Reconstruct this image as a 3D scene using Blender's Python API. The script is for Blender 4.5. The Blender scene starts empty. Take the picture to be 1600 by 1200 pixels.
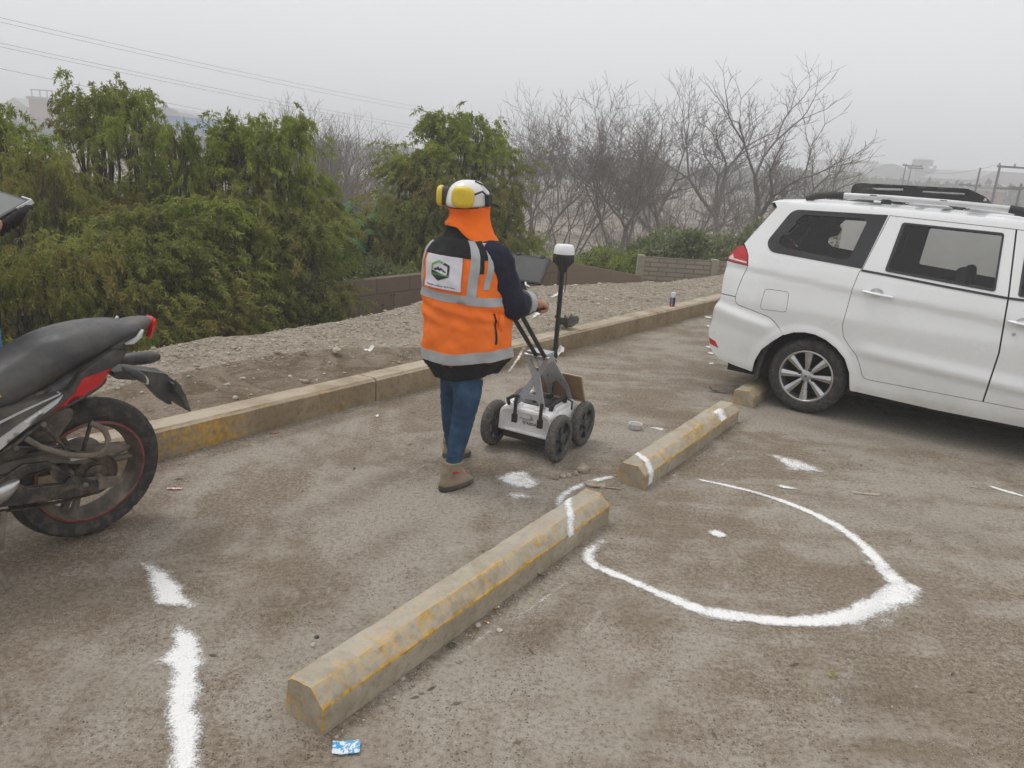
import bpy, bmesh, math, random
import numpy as np
from mathutils import Vector, Matrix, noise as mnoise
from mathutils.geometry import delaunay_2d_cdt
random.seed(7); RS = np.random.RandomState(7)
rad = math.radians
sc = bpy.context.scene

# ------------------------------------------------------------------ camera
CAM_H = 1.8
FPX = 1200.0                      # focal length in pixels of a 1600 px wide frame
PITCH = math.atan(354 / 1200.0)
ROLL = rad(3.8)
cd = bpy.data.cameras.new("camera"); cam = bpy.data.objects.new("camera", cd)
sc.collection.objects.link(cam); sc.camera = cam
cd.sensor_width = 36.0; cd.lens = 36.0 * FPX / 1600.0
cd.clip_start = 0.05; cd.clip_end = 4000
FW = np.array([0, math.cos(PITCH), -math.sin(PITCH)])
_r0 = np.array([1.0, 0, 0]); _u0 = np.array([0, math.sin(PITCH), math.cos(PITCH)])
RT = _r0 * math.cos(ROLL) + _u0 * math.sin(ROLL)
UP = -_r0 * math.sin(ROLL) + _u0 * math.cos(ROLL)
M = Matrix.Identity(4)
for i in range(3):
    M[i][0] = RT[i]; M[i][1] = UP[i]; M[i][2] = -FW[i]
M[2][3] = CAM_H
cam.matrix_world = M

def gp(x, y, z=0.0):
    """ground point seen at photo pixel (x, y), on the level z"""
    d = FW * FPX + RT * (x - 800) - UP * (y - 600)
    t = (z - CAM_H) / d[2]
    return Vector((d[0] * t, d[1] * t, z))

def vp(x, y, Y):
    """point seen at photo pixel (x, y) at distance Y"""
    d = FW * FPX + RT * (x - 800) - UP * (y - 600)
    t = Y / d[1]
    return Vector((d[0] * t, Y, CAM_H + d[2] * t))

# ------------------------------------------------------------------ sky and sun (overcast)
SUN_EL, SUN_AZ = 66.0, 300.0      # azimuth measured from +Y clockwise
w = bpy.data.worlds.new("World"); sc.world = w; w.use_nodes = True
nt = w.node_tree; nt.nodes.clear()
wo = nt.nodes.new("ShaderNodeOutputWorld")
sky = nt.nodes.new("ShaderNodeTexSky"); sky.sky_type = 'NISHITA'; sky.sun_disc = False
sky.sun_elevation = rad(SUN_EL); sky.sun_rotation = rad(SUN_AZ); sky.dust_density = 4.0
hs = nt.nodes.new("ShaderNodeHueSaturation"); hs.inputs['Saturation'].default_value = 0.12
nt.links.new(sky.outputs[0], hs.inputs['Color'])
b1 = nt.nodes.new("ShaderNodeBackground"); b1.inputs[1].default_value = 0.10
nt.links.new(hs.outputs[0], b1.inputs[0])
# the cloud layer: an even grey deck, a little brighter overhead, with faint broad mottling
tc = nt.nodes.new("ShaderNodeTexCoord")
sx = nt.nodes.new("ShaderNodeSeparateXYZ"); nt.links.new(tc.outputs['Generated'], sx.inputs[0])
cr = nt.nodes.new("ShaderNodeValToRGB"); nt.links.new(sx.outputs[2], cr.inputs[0])
cr.color_ramp.elements[0].position = 0.0; cr.color_ramp.elements[0].color = (0.78, 0.795, 0.82, 1)
cr.color_ramp.elements[1].position = 0.55; cr.color_ramp.elements[1].color = (1.0, 1.005, 1.02, 1)
nz = nt.nodes.new("ShaderNodeTexNoise"); nz.inputs['Scale'].default_value = 1.6; nz.inputs['Detail'].default_value = 5
nt.links.new(tc.outputs['Generated'], nz.inputs['Vector'])
mr = nt.nodes.new("ShaderNodeMapRange"); mr.inputs[3].default_value = 0.95; mr.inputs[4].default_value = 1.05
nt.links.new(nz.outputs[0], mr.inputs[0])
mx = nt.nodes.new("ShaderNodeVectorMath"); mx.operation = 'SCALE'
nt.links.new(cr.outputs[0], mx.inputs[0]); nt.links.new(mr.outputs[0], mx.inputs['Scale'])
b2 = nt.nodes.new("ShaderNodeBackground"); b2.inputs[1].default_value = 1.0
nt.links.new(mx.outputs[0], b2.inputs[0])
ms = nt.nodes.new("ShaderNodeMixShader"); ms.inputs[0].default_value = 0.82
nt.links.new(b1.outputs[0], ms.inputs[1]); nt.links.new(b2.outputs[0], ms.inputs[2])
nt.links.new(ms.outputs[0], wo.inputs[0])

sd = bpy.data.lights.new("sun", 'SUN'); sd.energy = 0.85; sd.angle = rad(20); sd.color = (1.0, 0.97, 0.93)
so = bpy.data.objects.new("sun", sd); sc.collection.objects.link(so)
_a, _e = rad(SUN_AZ), rad(SUN_EL)
sdir = Vector((math.sin(_a) * math.cos(_e), math.cos(_a) * math.cos(_e), math.sin(_e)))
so.rotation_euler = sdir.to_track_quat('Z', 'Y').to_euler(); so.location = (0, -4, 12)
sc.view_settings.view_transform = 'Standard'; sc.view_settings.look = 'None'
sc.view_settings.exposure = 0.15; sc.view_settings.gamma = 1.0
sc.cycles.max_bounces = 8; sc.cycles.transparent_max_bounces = 24
sc.cycles.volume_bounces = 1
sc.render.engine = 'CYCLES'
try:
    sc.cycles.use_denoising = True
except Exception:
    pass

# ------------------------------------------------------------------ helpers: objects
COL = sc.collection
def tag(o, label=None, cat=None, group=None, kind=None):
    if label: o["label"] = label
    if cat: o["category"] = cat
    if group: o["group"] = group
    if kind: o["kind"] = kind
    return o

def empty(name, loc=(0, 0, 0), rz=0.0, mat=None, scale=1.0):
    o = bpy.data.objects.new(name, None); COL.objects.link(o); o.empty_display_size = 0.1
    if mat is not None: o.matrix_world = mat
    else:
        o.location = loc; o.rotation_euler = (0, 0, rz); o.scale = (scale,) * 3
    return o

def copy_tree(o, parent=None):
    c = o.copy(); COL.objects.link(c); c.parent = parent
    for ch in [x for x in bpy.data.objects if x.parent == o]:
        copy_tree(ch, c)
    return c

class MB:
    """collects shapes; build() links them as one mesh object"""
    def __init__(s): s.v = []; s.f = []; s.mi = []; s.cur = 0
    def add(s, vs, fs):
        b = len(s.v); s.v.extend([tuple(v) for v in vs]); s.f.extend([tuple(i + b for i in f) for f in fs]); s.mi.extend([s.cur] * len(fs)); return s
    def box(s, c, d, rot=None, taper=1.0):
        x, y, z = d[0] / 2, d[1] / 2, d[2] / 2; vs = []
        for k in (-1, 1):
            t = taper if k > 0 else 1
            for a, b in ((-1, -1), (1, -1), (1, 1), (-1, 1)): vs.append(Vector((a * x * t, b * y * t, k * z)))
        if rot is not None: vs = [rot @ v for v in vs]
        c = Vector(c)
        return s.add([v + c for v in vs], [(3, 2, 1, 0), (4, 5, 6, 7), (0, 1, 5, 4), (1, 2, 6, 5), (2, 3, 7, 6), (3, 0, 4, 7)])
    def tube(s, pts, r, n=10, cap=True, flat=1.0):
        pts = [Vector(p) for p in pts]; m = len(pts)
        rs = [r] * m if not hasattr(r, '__len__') else list(r)
        vs = []; prev = None
        for i, p in enumerate(pts):
            t = (pts[min(i + 1, m - 1)] - pts[max(i - 1, 0)]).normalized()
            if prev is None:
                a = Vector((0, 0, 1)) if abs(t.z) < .9 else Vector((1, 0, 0)); nn = t.cross(a).normalized()
            else:
                nn = (prev - t * prev.dot(t)).normalized()
            prev = nn; bb = t.cross(nn)
            for k in range(n):
                an = 2 * math.pi * k / n
                vs.append(p + (nn * math.cos(an) + bb * math.sin(an) * flat) * rs[i])
        fs = [(i * n + k, i * n + (k + 1) % n, (i + 1) * n + (k + 1) % n, (i + 1) * n + k) for i in range(m - 1) for k in range(n)]
        if cap: fs.append(tuple(range(n))[::-1]); fs.append(tuple((m - 1) * n + k for k in range(n)))
        return s.add(vs, fs)
    def loft(s, rings, cap=True, closed=True):
        n = len(rings[0]); m = len(rings); vs = [v for r in rings for v in r]
        kk = n if closed else n - 1
        fs = [(i * n + k, i * n + (k + 1) % n, (i + 1) * n + (k + 1) % n, (i + 1) * n + k) for i in range(m - 1) for k in range(kk)]
        if cap and closed: fs.append(tuple(range(n))[::-1]); fs.append(tuple((m - 1) * n + k for k in range(n)))
        return s.add(vs, fs)
    def lathe(s, prof, c=(0, 0, 0), axis='Z', n=32, rot=None, closed=False, cap=True):
        """prof: (radius, height) list"""
        vs = []; m = len(prof)
        for (r, h) in prof:
            for k in range(n):
                a = 2 * math.pi * k / n; x, y = r * math.cos(a), r * math.sin(a)
                v = {'Z': Vector((x, y, h)), 'Y': Vector((x, h, y)), 'X': Vector((h, x, y))}[axis]
                if rot is not None: v = rot @ v
                vs.append(v + Vector(c))
        fs = []
        for i in range(m if closed else m - 1):
            j = (i + 1) % m
            for k in range(n): fs.append((i * n + k, i * n + (k + 1) % n, j * n + (k + 1) % n, j * n + k))
        if not closed and cap:
            if prof[0][0] > 1e-6: fs.append(tuple(range(n))[::-1])
            if prof[-1][0] > 1e-6: fs.append(tuple((m - 1) * n + k for k in range(n)))
        return s.add(vs, fs)
    def prism(s, poly, a0, a1, fn):
        """poly: 2-D points, fn(p, q, a) -> 3-D"""
        n = len(poly); vs = [fn(p, q, a0) for p, q in poly] + [fn(p, q, a1) for p, q in poly]
        fs = [tuple(range(n))[::-1], tuple(range(n, 2 * n))] + [(k, (k + 1) % n, n + (k + 1) % n, n + k) for k in range(n)]
        return s.add(vs, fs)
    def ball(s, c, r, n=12, m=8, rot=None):
        r = (r, r, r) if not hasattr(r, '__len__') else r
        vs = []; 
        for i in range(m + 1):
            t = math.pi * i / m
            for k in range(n):
                a = 2 * math.pi * k / n
                v = Vector((r[0] * math.sin(t) * math.cos(a), r[1] * math.sin(t) * math.sin(a), r[2] * math.cos(t)))
                if rot is not None: v = rot @ v
                vs.append(v + Vector(c))
        fs = [(i * n + k, (i + 1) * n + k, (i + 1) * n + (k + 1) % n, i * n + (k + 1) % n) for i in range(m) for k in range(n)]
        return s.add(vs, fs)
    def build(s, name, mat, parent=None, smooth=True, ang=35, bevel=0, seg=2, weld=True, sub=0):
        me = bpy.data.meshes.new(name); me.from_pydata([tuple(v) for v in s.v], [], s.f)
        bm = bmesh.new(); bm.from_mesh(me)
        if weld: bmesh.ops.remove_doubles(bm, verts=bm.verts, dist=1e-5)
        bmesh.ops.recalc_face_normals(bm, faces=bm.faces)
        bm.to_mesh(me); bm.free()
        return link(name, me, mat, parent, smooth, ang, bevel, seg, sub)

def link(name, me, mat, parent=None, smooth=True, ang=35, bevel=0, seg=2, sub=0):
    if mat is not None:
        for m in (mat if isinstance(mat, (list, tuple)) else [mat]): me.materials.append(m)
    if smooth:
        me.shade_smooth()
        if ang < 180: me.set_sharp_from_angle(angle=rad(ang))
    o = bpy.data.objects.new(name, me); COL.objects.link(o)
    if parent is not None: o.parent = parent
    if bevel:
        b = o.modifiers.new("bevel", 'BEVEL'); b.width = bevel; b.segments = seg; b.limit_method = 'ANGLE'; b.angle_limit = rad(32)
        b.harden_normals = False
    if sub:
        b = o.modifiers.new("sub", 'SUBSURF'); b.levels = sub; b.render_levels = sub
    return o

def np_mesh(name, V, F, mat, parent=None, attrs=None, smooth=False, nper=4):
    """fast mesh from numpy: V (n,3), F (m,nper)"""
    me = bpy.data.meshes.new(name); V = np.asarray(V, np.float32); F = np.asarray(F, np.int32)
    me.vertices.add(len(V)); me.vertices.foreach_set('co', V.ravel())
    me.loops.add(F.size); me.loops.foreach_set('vertex_index', F.ravel())
    me.polygons.add(len(F)); me.polygons.foreach_set('loop_start', np.arange(0, F.size, nper, dtype=np.int32))
    try: me.polygons.foreach_set('loop_total', np.full(len(F), nper, dtype=np.int32))
    except Exception: pass
    if smooth: me.polygons.foreach_set('use_smooth', np.ones(len(F), dtype=bool))
    for k, a in (attrs or {}).items():
        at = me.attributes.new(k, 'FLOAT', 'POINT'); at.data.foreach_set('value', np.asarray(a, np.float32))
    me.update(calc_edges=True); me.validate()
    if mat is not None: me.materials.append(mat)
    o = bpy.data.objects.new(name, me); COL.objects.link(o)
    if parent is not None: o.parent = parent
    return o

def text_mesh(txt, size=1.0, align='CENTER', bold=0.0, shear=0.0):
    """verts (list of (x, y)), faces of flat lettering"""
    cu = bpy.data.curves.new("lettering", 'FONT'); cu.body = txt; cu.size = size; cu.align_x = align; cu.offset = bold; cu.shear = shear
    cu.resolution_u = 2
    o = bpy.data.objects.new("lettering", cu); COL.objects.link(o)
    dg = bpy.context.evaluated_depsgraph_get(); me = o.evaluated_get(dg).to_mesh()
    vs = [(v.co.x, v.co.y) for v in me.vertices]; fs = [tuple(p.vertices) for p in me.polygons]
    o.evaluated_get(dg).to_mesh_clear(); bpy.data.objects.remove(o); bpy.data.curves.remove(cu)
    return vs, fs

def in_poly(x, y, P):
    c = False; n = len(P); j = n - 1
    for i in range(n):
        if (P[i][1] > y) != (P[j][1] > y) and x < (P[j][0] - P[i][0]) * (y - P[i][1]) / (P[j][1] - P[i][1]) + P[i][0]: c = not c
        j = i
    return c

def resample(P, step, closed=True):
    out = []; n = len(P)
    for i in range(n if closed else n - 1):
        a, b = Vector(P[i]), Vector(P[(i + 1) % n]); k = max(1, int(math.ceil((b - a).length / step)))
        for q in range(k): out.append(tuple(a.lerp(b, q / k)))
    if not closed: out.append(tuple(P[-1]))
    return out

def round_poly(P, r, seg=5):
    """rounds the corners of a polygon; r a number or one per corner"""
    n = len(P); rs = [r] * n if not hasattr(r, '__len__') else r; out = []
    for i in range(n):
        p = Vector(P[i]); a = Vector(P[i - 1]) - p; b = Vector(P[(i + 1) % n]) - p
        d = min(rs[i], a.length * .48, b.length * .48)
        if d < 1e-4: out.append(tuple(p)); continue
        A = p + a.normalized() * d; B = p + b.normalized() * d
        for k in range(seg + 1):
            t = k / seg; out.append(tuple(A * (1 - t) ** 2 + p * 2 * t * (1 - t) + B * t * t))
    return out

def sheet(outer, holes=(), step=.03, pad=.3):
    """triangulates a 2-D region with holes on a fine grid; returns verts2d, tris, loops"""
    loops = [resample(outer, step)] + [resample(h, step) for h in holes]
    pts = []; edges = []; 
    for L in loops:
        b = len(pts); pts += L; edges += [(b + i, b + (i + 1) % len(L)) for i in range(len(L))]
    xs = [p[0] for p in outer]; ys = [p[1] for p in outer]
    bp = np.array(pts)
    x = min(xs) + step / 2; row = 0
    gx = np.arange(min(xs) + step / 2, max(xs), step); gy_ = np.arange(min(ys) + step / 2, max(ys), step)
    for X in gx:
        for Y in gy_:
            if not in_poly(X, Y, outer): continue
            if any(in_poly(X, Y, h) for h in holes): continue
            if ((bp[:, 0] - X) ** 2 + (bp[:, 1] - Y) ** 2).min() < (step * .45) ** 2: continue
            pts.append((X, Y))
    vo, eo, fo, *_ = delaunay_2d_cdt([Vector(p) for p in pts], edges, [], 0, 1e-6)
    vs = [tuple(v) for v in vo]; fs = []
    for f in fo:
        cx = sum(vs[i][0] for i in f) / 3; cy = sum(vs[i][1] for i in f) / 3
        if in_poly(cx, cy, outer) and not any(in_poly(cx, cy, h) for h in holes): fs.append(tuple(f))
    return vs, fs

# ------------------------------------------------------------------ helpers: materials
class NB:
    def __init__(s, name):
        s.m = bpy.data.materials.new(name); s.m.use_nodes = True; s.t = s.m.node_tree; s.t.nodes.clear()
        s.out = s.t.nodes.new("ShaderNodeOutputMaterial"); s.p = s.t.nodes.new("ShaderNodeBsdfPrincipled")
        s.t.links.new(s.p.outputs[0], s.out.inputs[0])
        s.tc = s.t.nodes.new("ShaderNodeTexCoord")
    def n(s, k, **kw):
        nd = s.t.nodes.new(k)
        for a, b in kw.items(): setattr(nd, a, b)
        return nd
    def set(s, sock, v):
        if hasattr(v, 'is_linked') or isinstance(v, bpy.types.NodeSocket): s.t.links.new(v, sock)
        else:
            if hasattr(v, '__len__') and len(v) == 3 and sock.type == 'RGBA': v = (*v, 1)
            sock.default_value = v
    def mapv(s, scale=(1, 1, 1), rot=(0, 0, 0), loc=(0, 0, 0), src='Object'):
        nd = s.n("ShaderNodeMapping"); nd.inputs['Scale'].default_value = scale; nd.inputs['Rotation'].default_value = rot; nd.inputs['Location'].default_value = loc
        s.t.links.new(s.tc.outputs[src], nd.inputs[0]); return nd.outputs[0]
    def noise(s, scale, detail=4, rough=.55, vec=None, dist=0, out=0):
        nd = s.n("ShaderNodeTexNoise"); nd.inputs['Scale'].default_value = scale; nd.inputs['Detail'].default_value = detail
        nd.inputs['Roughness'].default_value = rough; nd.inputs['Distortion'].default_value = dist
        s.t.links.new(vec if vec is not None else s.tc.outputs['Object'], nd.inputs['Vector']); return nd.outputs[out]
    def vor(s, scale, vec=None, feat='F1', out='Distance', rnd=1):
        nd = s.n("ShaderNodeTexVoronoi", feature=feat); nd.inputs['Scale'].default_value = scale; nd.inputs['Randomness'].default_value = rnd
        s.t.links.new(vec if vec is not None else s.tc.outputs['Object'], nd.inputs['Vector']); return nd.outputs[out]
    def rng(s, v, a, b, c=0., d=1., smooth=True):
        nd = s.n("ShaderNodeMapRange"); nd.interpolation_type = 'SMOOTHSTEP' if smooth else 'LINEAR'
        s.set(nd.inputs[0], v)
        for i, q in enumerate((a, b, c, d)): nd.inputs[1 + i].default_value = q
        return nd.outputs[0]
    def math(s, op, a, b=0., clamp=False):
        nd = s.n("ShaderNodeMath", operation=op); nd.use_clamp = clamp; s.set(nd.inputs[0], a); s.set(nd.inputs[1], b); return nd.outputs[0]
    def mix(s, f, a, b, mode='MIX'):
        nd = s.n("ShaderNodeMix", data_type='RGBA'); nd.blend_type = mode
        s.set(nd.inputs[0], f); s.set(nd.inputs[6], a); s.set(nd.inputs[7], b); return nd.outputs[2]
    def attr(s, name):
        nd = s.n("ShaderNodeAttribute"); nd.attribute_name = name; return nd.outputs['Fac']
    def bump(s, h, strength=.3, dist=.01, prev=None):
        nd = s.n("ShaderNodeBump"); nd.inputs['Strength'].default_value = strength; nd.inputs['Distance'].default_value = dist
        s.t.links.new(h, nd.inputs['Height'])
        if prev is not None: s.t.links.new(prev, nd.inputs['Normal'])
        return nd.outputs[0]
    def fin(s, color=None, rough=None, normal=None, metal=None, spec=None, alpha=None):
        P = s.p.inputs
        if color is not None: s.set(P['Base Color'], color)
        if rough is not None: s.set(P['Roughness'], rough)
        if metal is not None: s.set(P['Metallic'], metal)
        if spec is not None: s.set(P['Specular IOR Level'], spec)
        if alpha is not None: s.set(P['Alpha'], alpha)
        if normal is not None: s.t.links.new(normal, P['Normal'])
        return s.m

def simple(name, c, rough=.6, metal=0., var=.12, scale=30., bump=.0, dirt=None, dscale=6., damt=.5, spec=.5, bdist=.003):
    """plain surface with slight tonal variation, optional dust and fine bump"""
    b = NB(name); n1 = b.noise(scale, 5)
    col = b.mix(b.rng(n1, .3, .7), tuple(x * (1 - var) for x in c), tuple(min(1, x * (1 + var)) for x in c))
    rr = b.rng(b.noise(scale * .4, 4), .3, .7, max(.03, rough - .08), min(1, rough + .08))
    if dirt is not None:
        m = b.math('MULTIPLY', b.rng(b.noise(dscale, 8, .65), .42, .68), damt)
        col = b.mix(m, col, dirt)
    nm = b.bump(n1, bump, bdist) if bump else None
    return b.fin(col, rr, nm, metal, spec)
# ------------------------------------------------------------------ setting: levels and directions
KD = Vector((.611, .792, 0)).normalized(); KN = Vector((-KD.y, KD.x, 0)); K0 = Vector((-2.015, 4.086, 0))
def kq(t, q, z=0.0): return K0 + KD * t + KN * q + Vector((0, 0, z))
HAZE = .0042
VALLEY = -1.55
def sm(x, a, b):
    x = min(1, max(0, (x - a) / (b - a))); return x * x * (3 - 2 * x)
def nz3(x, y, z=0): return mnoise.noise(Vector((x, y, z)))
def edge_q(t): return 1.32 + .22 * sm(t, 1.5, 5) + .1 * nz3(t * .6, 3.1) + .05 * nz3(t * 2.3, 8.1) + .015 * nz3(t * 9, 5)
def bank_z(t, q):
    g = .13 * (1 - sm(t, 4.0, 10)) - .12 * sm(t, 5, 11)
    z = .16 + g * min(1.3, max(0, (q - .2)) / 1.1) + .018 * nz3(t * 1.3, q * 1.6) + .007 * nz3(t * 7, q * 7, 2)
    e = edge_q(t); d = q - e
    if d > -.12: z -= .9 * max(0, d) + .5 * max(0, d + .12) ** 2
    return max(z, VALLEY - .05)

# --- the parking lot: trodden dirt over old asphalt
def ground_mat():
    b = NB("lot_dirt"); O = b.tc.outputs['Object']
    big = b.noise(.55, 7, .6, dist=.6)
    # wheel-track streaks: one family along the wheel stops, one along the parked van
    st1 = b.noise(1.0, 6, .62, b.mapv((3.0, .42, 1), (0, 0, rad(33))), .5)
    st2 = b.noise(1.0, 6, .62, b.mapv((.55, 4.6, 1), (0, 0, rad(28))), .4)
    sp = b.n("ShaderNodeSeparateXYZ"); b.t.links.new(O, sp.inputs[0])
    side = b.rng(b.math('ADD', sp.outputs[0], b.math('MULTIPLY', sp.outputs[1], .12)), .2, 1.6)
    streak = b.mix(side, st1, st2)
    mid = b.noise(5.5, 6, .6); fine = b.noise(46, 5, .7); grit = b.noise(140, 4, .75)
    dust = (.325, .288, .240); soil = (.205, .163, .118); pale = (.46, .415, .35)
    m = b.math('ADD', b.math('MULTIPLY', big, .68), b.math('MULTIPLY', streak, .32))
    m = b.math('ADD', m, b.math('MULTIPLY', b.math('SUBTRACT', mid, .5), .30))
    c = b.mix(b.rng(m, .42, .56), soil, dust)
    c = b.mix(b.math('MULTIPLY', b.rng(b.noise(2.1, 9, .68, dist=.8), .55, .74), .55), c, pale)
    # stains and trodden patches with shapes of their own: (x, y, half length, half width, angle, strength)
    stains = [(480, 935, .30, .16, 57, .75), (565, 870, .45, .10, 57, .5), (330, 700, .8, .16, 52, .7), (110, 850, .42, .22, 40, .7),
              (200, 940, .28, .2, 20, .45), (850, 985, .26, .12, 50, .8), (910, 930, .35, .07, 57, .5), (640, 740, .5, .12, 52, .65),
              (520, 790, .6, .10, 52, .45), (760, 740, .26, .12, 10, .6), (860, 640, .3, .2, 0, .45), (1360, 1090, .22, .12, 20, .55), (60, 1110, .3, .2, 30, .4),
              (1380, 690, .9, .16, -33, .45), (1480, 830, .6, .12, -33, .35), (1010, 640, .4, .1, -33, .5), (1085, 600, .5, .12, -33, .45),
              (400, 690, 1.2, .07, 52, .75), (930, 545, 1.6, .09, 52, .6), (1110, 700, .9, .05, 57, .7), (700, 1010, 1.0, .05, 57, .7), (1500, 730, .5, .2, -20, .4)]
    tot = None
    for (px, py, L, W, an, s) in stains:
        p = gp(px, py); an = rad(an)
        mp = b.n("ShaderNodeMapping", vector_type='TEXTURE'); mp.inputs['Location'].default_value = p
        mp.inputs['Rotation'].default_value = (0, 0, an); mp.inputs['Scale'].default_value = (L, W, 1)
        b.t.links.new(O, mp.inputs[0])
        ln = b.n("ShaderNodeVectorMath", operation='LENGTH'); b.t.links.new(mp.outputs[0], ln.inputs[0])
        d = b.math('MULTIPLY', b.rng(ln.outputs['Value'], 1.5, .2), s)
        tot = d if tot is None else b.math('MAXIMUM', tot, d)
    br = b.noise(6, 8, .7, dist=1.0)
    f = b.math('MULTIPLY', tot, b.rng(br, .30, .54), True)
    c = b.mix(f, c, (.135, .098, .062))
    gm = b.rng(b.noise(1.7, 5, .6), .35, .65, .35, 1.0)
    c = b.mix(b.math('MULTIPLY', b.math('MULTIPLY', b.rng(fine, .46, .62), .36), gm), c, (.47, .42, .35))
    c = b.mix(b.math('MULTIPLY', b.rng(fine, .50, .36), .42), c, (.10, .078, .055))
    c = b.mix(b.math('MULTIPLY', b.math('MULTIPLY', b.rng(grit, .54, .68), .55), gm), c, (.56, .52, .45))
    c = b.mix(b.math('MULTIPLY', b.math('MULTIPLY', b.rng(grit, .46, .34), .55), gm), c, (.07, .054, .038))
    peb = b.vor(26, b.mapv((1, 1, 1)), rnd=1); pm = b.math('MULTIPLY', b.rng(peb, .16, .09), b.rng(b.noise(9, 3), .52, .62))
    c = b.mix(b.math('MULTIPLY', pm, .6), c, (.36, .33, .29))
    v2 = b.vor(62, b.mapv((1, 1, 1), loc=(3, 1, 0)), rnd=1); pit = b.math('MULTIPLY', b.rng(v2, .23, .13), b.rng(b.noise(3.3, 5, .7), .40, .60))
    c = b.mix(b.math('MULTIPLY', pit, .75), c, (.065, .05, .036))
    v3 = b.vor(95, b.mapv((1, 1, 1), loc=(7, 2, 0)), rnd=1); chip = b.math('MULTIPLY', b.rng(v3, .25, .13), b.rng(b.noise(2.6, 5, .7), .42, .62))
    c = b.mix(b.math('MULTIPLY', chip, .8), c, (.60, .57, .51))
    h = b.math('ADD', b.math('MULTIPLY', fine, .6), b.math('MULTIPLY', grit, .25))
    h = b.math('ADD', h, b.math('MULTIPLY', pm, .5)); h = b.math('SUBTRACT', h, b.math('MULTIPLY', pit, .6)); h = b.math('ADD', h, b.math('MULTIPLY', chip, .3)); h = b.math('ADD', h, b.math('MULTIPLY', mid, 1.1))
    return b.fin(c, b.rng(fine, .3, .7, .88, 1.0), b.bump(h, .75, .014), spec=.15)
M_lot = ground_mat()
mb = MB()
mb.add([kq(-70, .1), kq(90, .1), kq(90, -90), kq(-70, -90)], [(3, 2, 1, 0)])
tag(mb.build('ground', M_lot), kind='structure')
# embankment edge of the raised lot away from the kerb is hidden under the sheets

def gravel_mat():
    b = NB("bank_gravel"); z = b.attr('brown'); fine = b.noise(30, 6, .7); mid = b.noise(4, 6, .6)
    v1 = b.vor(34, out='Color'); v2 = b.vor(34); v3 = b.vor(85)
    sepc = b.n("ShaderNodeSeparateColor"); b.t.links.new(v1, sepc.inputs[0])
    c = b.mix(b.rng(mid, .3, .7), (.315, .268, .205), (.44, .385, .305))
    c = b.mix(b.math('MULTIPLY', b.rng(sepc.outputs[0], .55, .95), b.rng(v2, .45, .2)), c, (.52, .48, .42))
    c = b.mix(b.math('MULTIPLY', b.rng(sepc.outputs[1], .7, 1.), .6), c, (.15, .125, .10))
    c = b.mix(b.math('MULTIPLY', b.rng(v3, .5, .8), .5), c, (.13, .11, .09))
    br = b.mix(b.rng(b.noise(3.2, 8, .7, dist=.8), .38, .62), (.145, .108, .070), (.27, .22, .165))
    br = b.mix(b.math('MULTIPLY', b.rng(fine, .5, .7), .4), br, (.34, .30, .25))
    c = b.mix(b.rng(b.math('ADD', z, b.math('MULTIPLY', b.math('SUBTRACT', mid, .5), .7)), .4, .6), c, br)
    h = b.math('ADD', b.math('MULTIPLY', v2, -1.0), b.math('MULTIPLY', v3, -.5)); h = b.math('ADD', h, fine)
    return b.fin(c, .95, b.bump(h, .9, .02), spec=.15)
M_bank = gravel_mat()
ts = np.concatenate([np.arange(-30, -4, .4), np.arange(-4, 14, .045), np.arange(14, 60, .4)])
qs = np.concatenate([np.arange(.12, 2.2, .035), np.arange(2.2, 3.6, .2)])
V = []; br = []
for t in ts:
    for q in qs:
        V.append(tuple(kq(t, q, bank_z(t, q))))
        e = sm(t, -1.5, .5) * (1 - sm(t, 3.0, 4.2)); wdt = (.62 + .12 * math.sin(t * 1.3)) * (1 - sm(t, 1.2, 4.2) * .9)
        br.append(max((1 - sm(q, wdt, wdt + .2)) * (1 - sm(t, 3.6, 4.4)), sm(q - edge_q(t), .02, .25)))
nq = len(qs)
F = [(i * nq + j, (i + 1) * nq + j, (i + 1) * nq + j + 1, i * nq + j + 1) for i in range(len(ts) - 1) for j in range(nq - 1)]
tag(np_mesh('gravel_bank', V, F, M_bank, attrs={'brown': br}, smooth=True), kind='structure')

# --- the valley floor, one sheet out to the horizon
def field_mat():
    b = NB("valley_earth"); n1 = b.noise(.05, 8, .6, dist=.8); n2 = b.noise(.35, 8, .65, dist=.5); n3 = b.noise(3.5, 6, .7)
    c = b.mix(b.rng(n2, .35, .65), (.17, .14, .11), (.32, .28, .235))
    c = b.mix(b.math('MULTIPLY', b.rng(n1, .5, .66), .75), c, (.50, .46, .41))
    c = b.mix(b.math('MULTIPLY', b.rng(b.noise(.8, 7, .7), .55, .7), .7), c, (.07, .085, .035))
    c = b.mix(b.math('MULTIPLY', b.rng(n3, .5, .7), .35), c, (.10, .085, .06))
    return b.fin(c, .98, b.bump(n3, .8, .08), spec=.1)
V = [(0, 0, 0)]; F = []
rr_ = [5, 8, 12, 15, 18, 21, 24, 27, 31, 36, 42, 50, 60, 75, 95, 120, 160, 220, 300, 420, 600, 900, 1500, 2400]
na = 180; V = []
def valley_z(x, y, r):
    z = VALLEY + .25 * nz3(x * .09, y * .09) * sm(r, 10, 25) + .6 * nz3(x * .02, y * .02, 3) * sm(r, 30, 90)
    return z - .3 * (1 - sm(r, 6, 14))
for r in rr_:
    for k in range(na):
        a = 2 * math.pi * k / na; x, y = r * math.cos(a), 4 + r * math.sin(a); V.append((x, y, valley_z(x, y, r)))
V.append((0, 4, VALLEY - .3)); ci = len(V) - 1
for i in range(len(rr_) - 1):
    for k in range(na): F.append((i * na + k, (i + 1) * na + k, (i + 1) * na + (k + 1) % na, i * na + (k + 1) % na))
F += [(ci, k, (k + 1) % na, (k + 1) % na) for k in range(0)]
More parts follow.
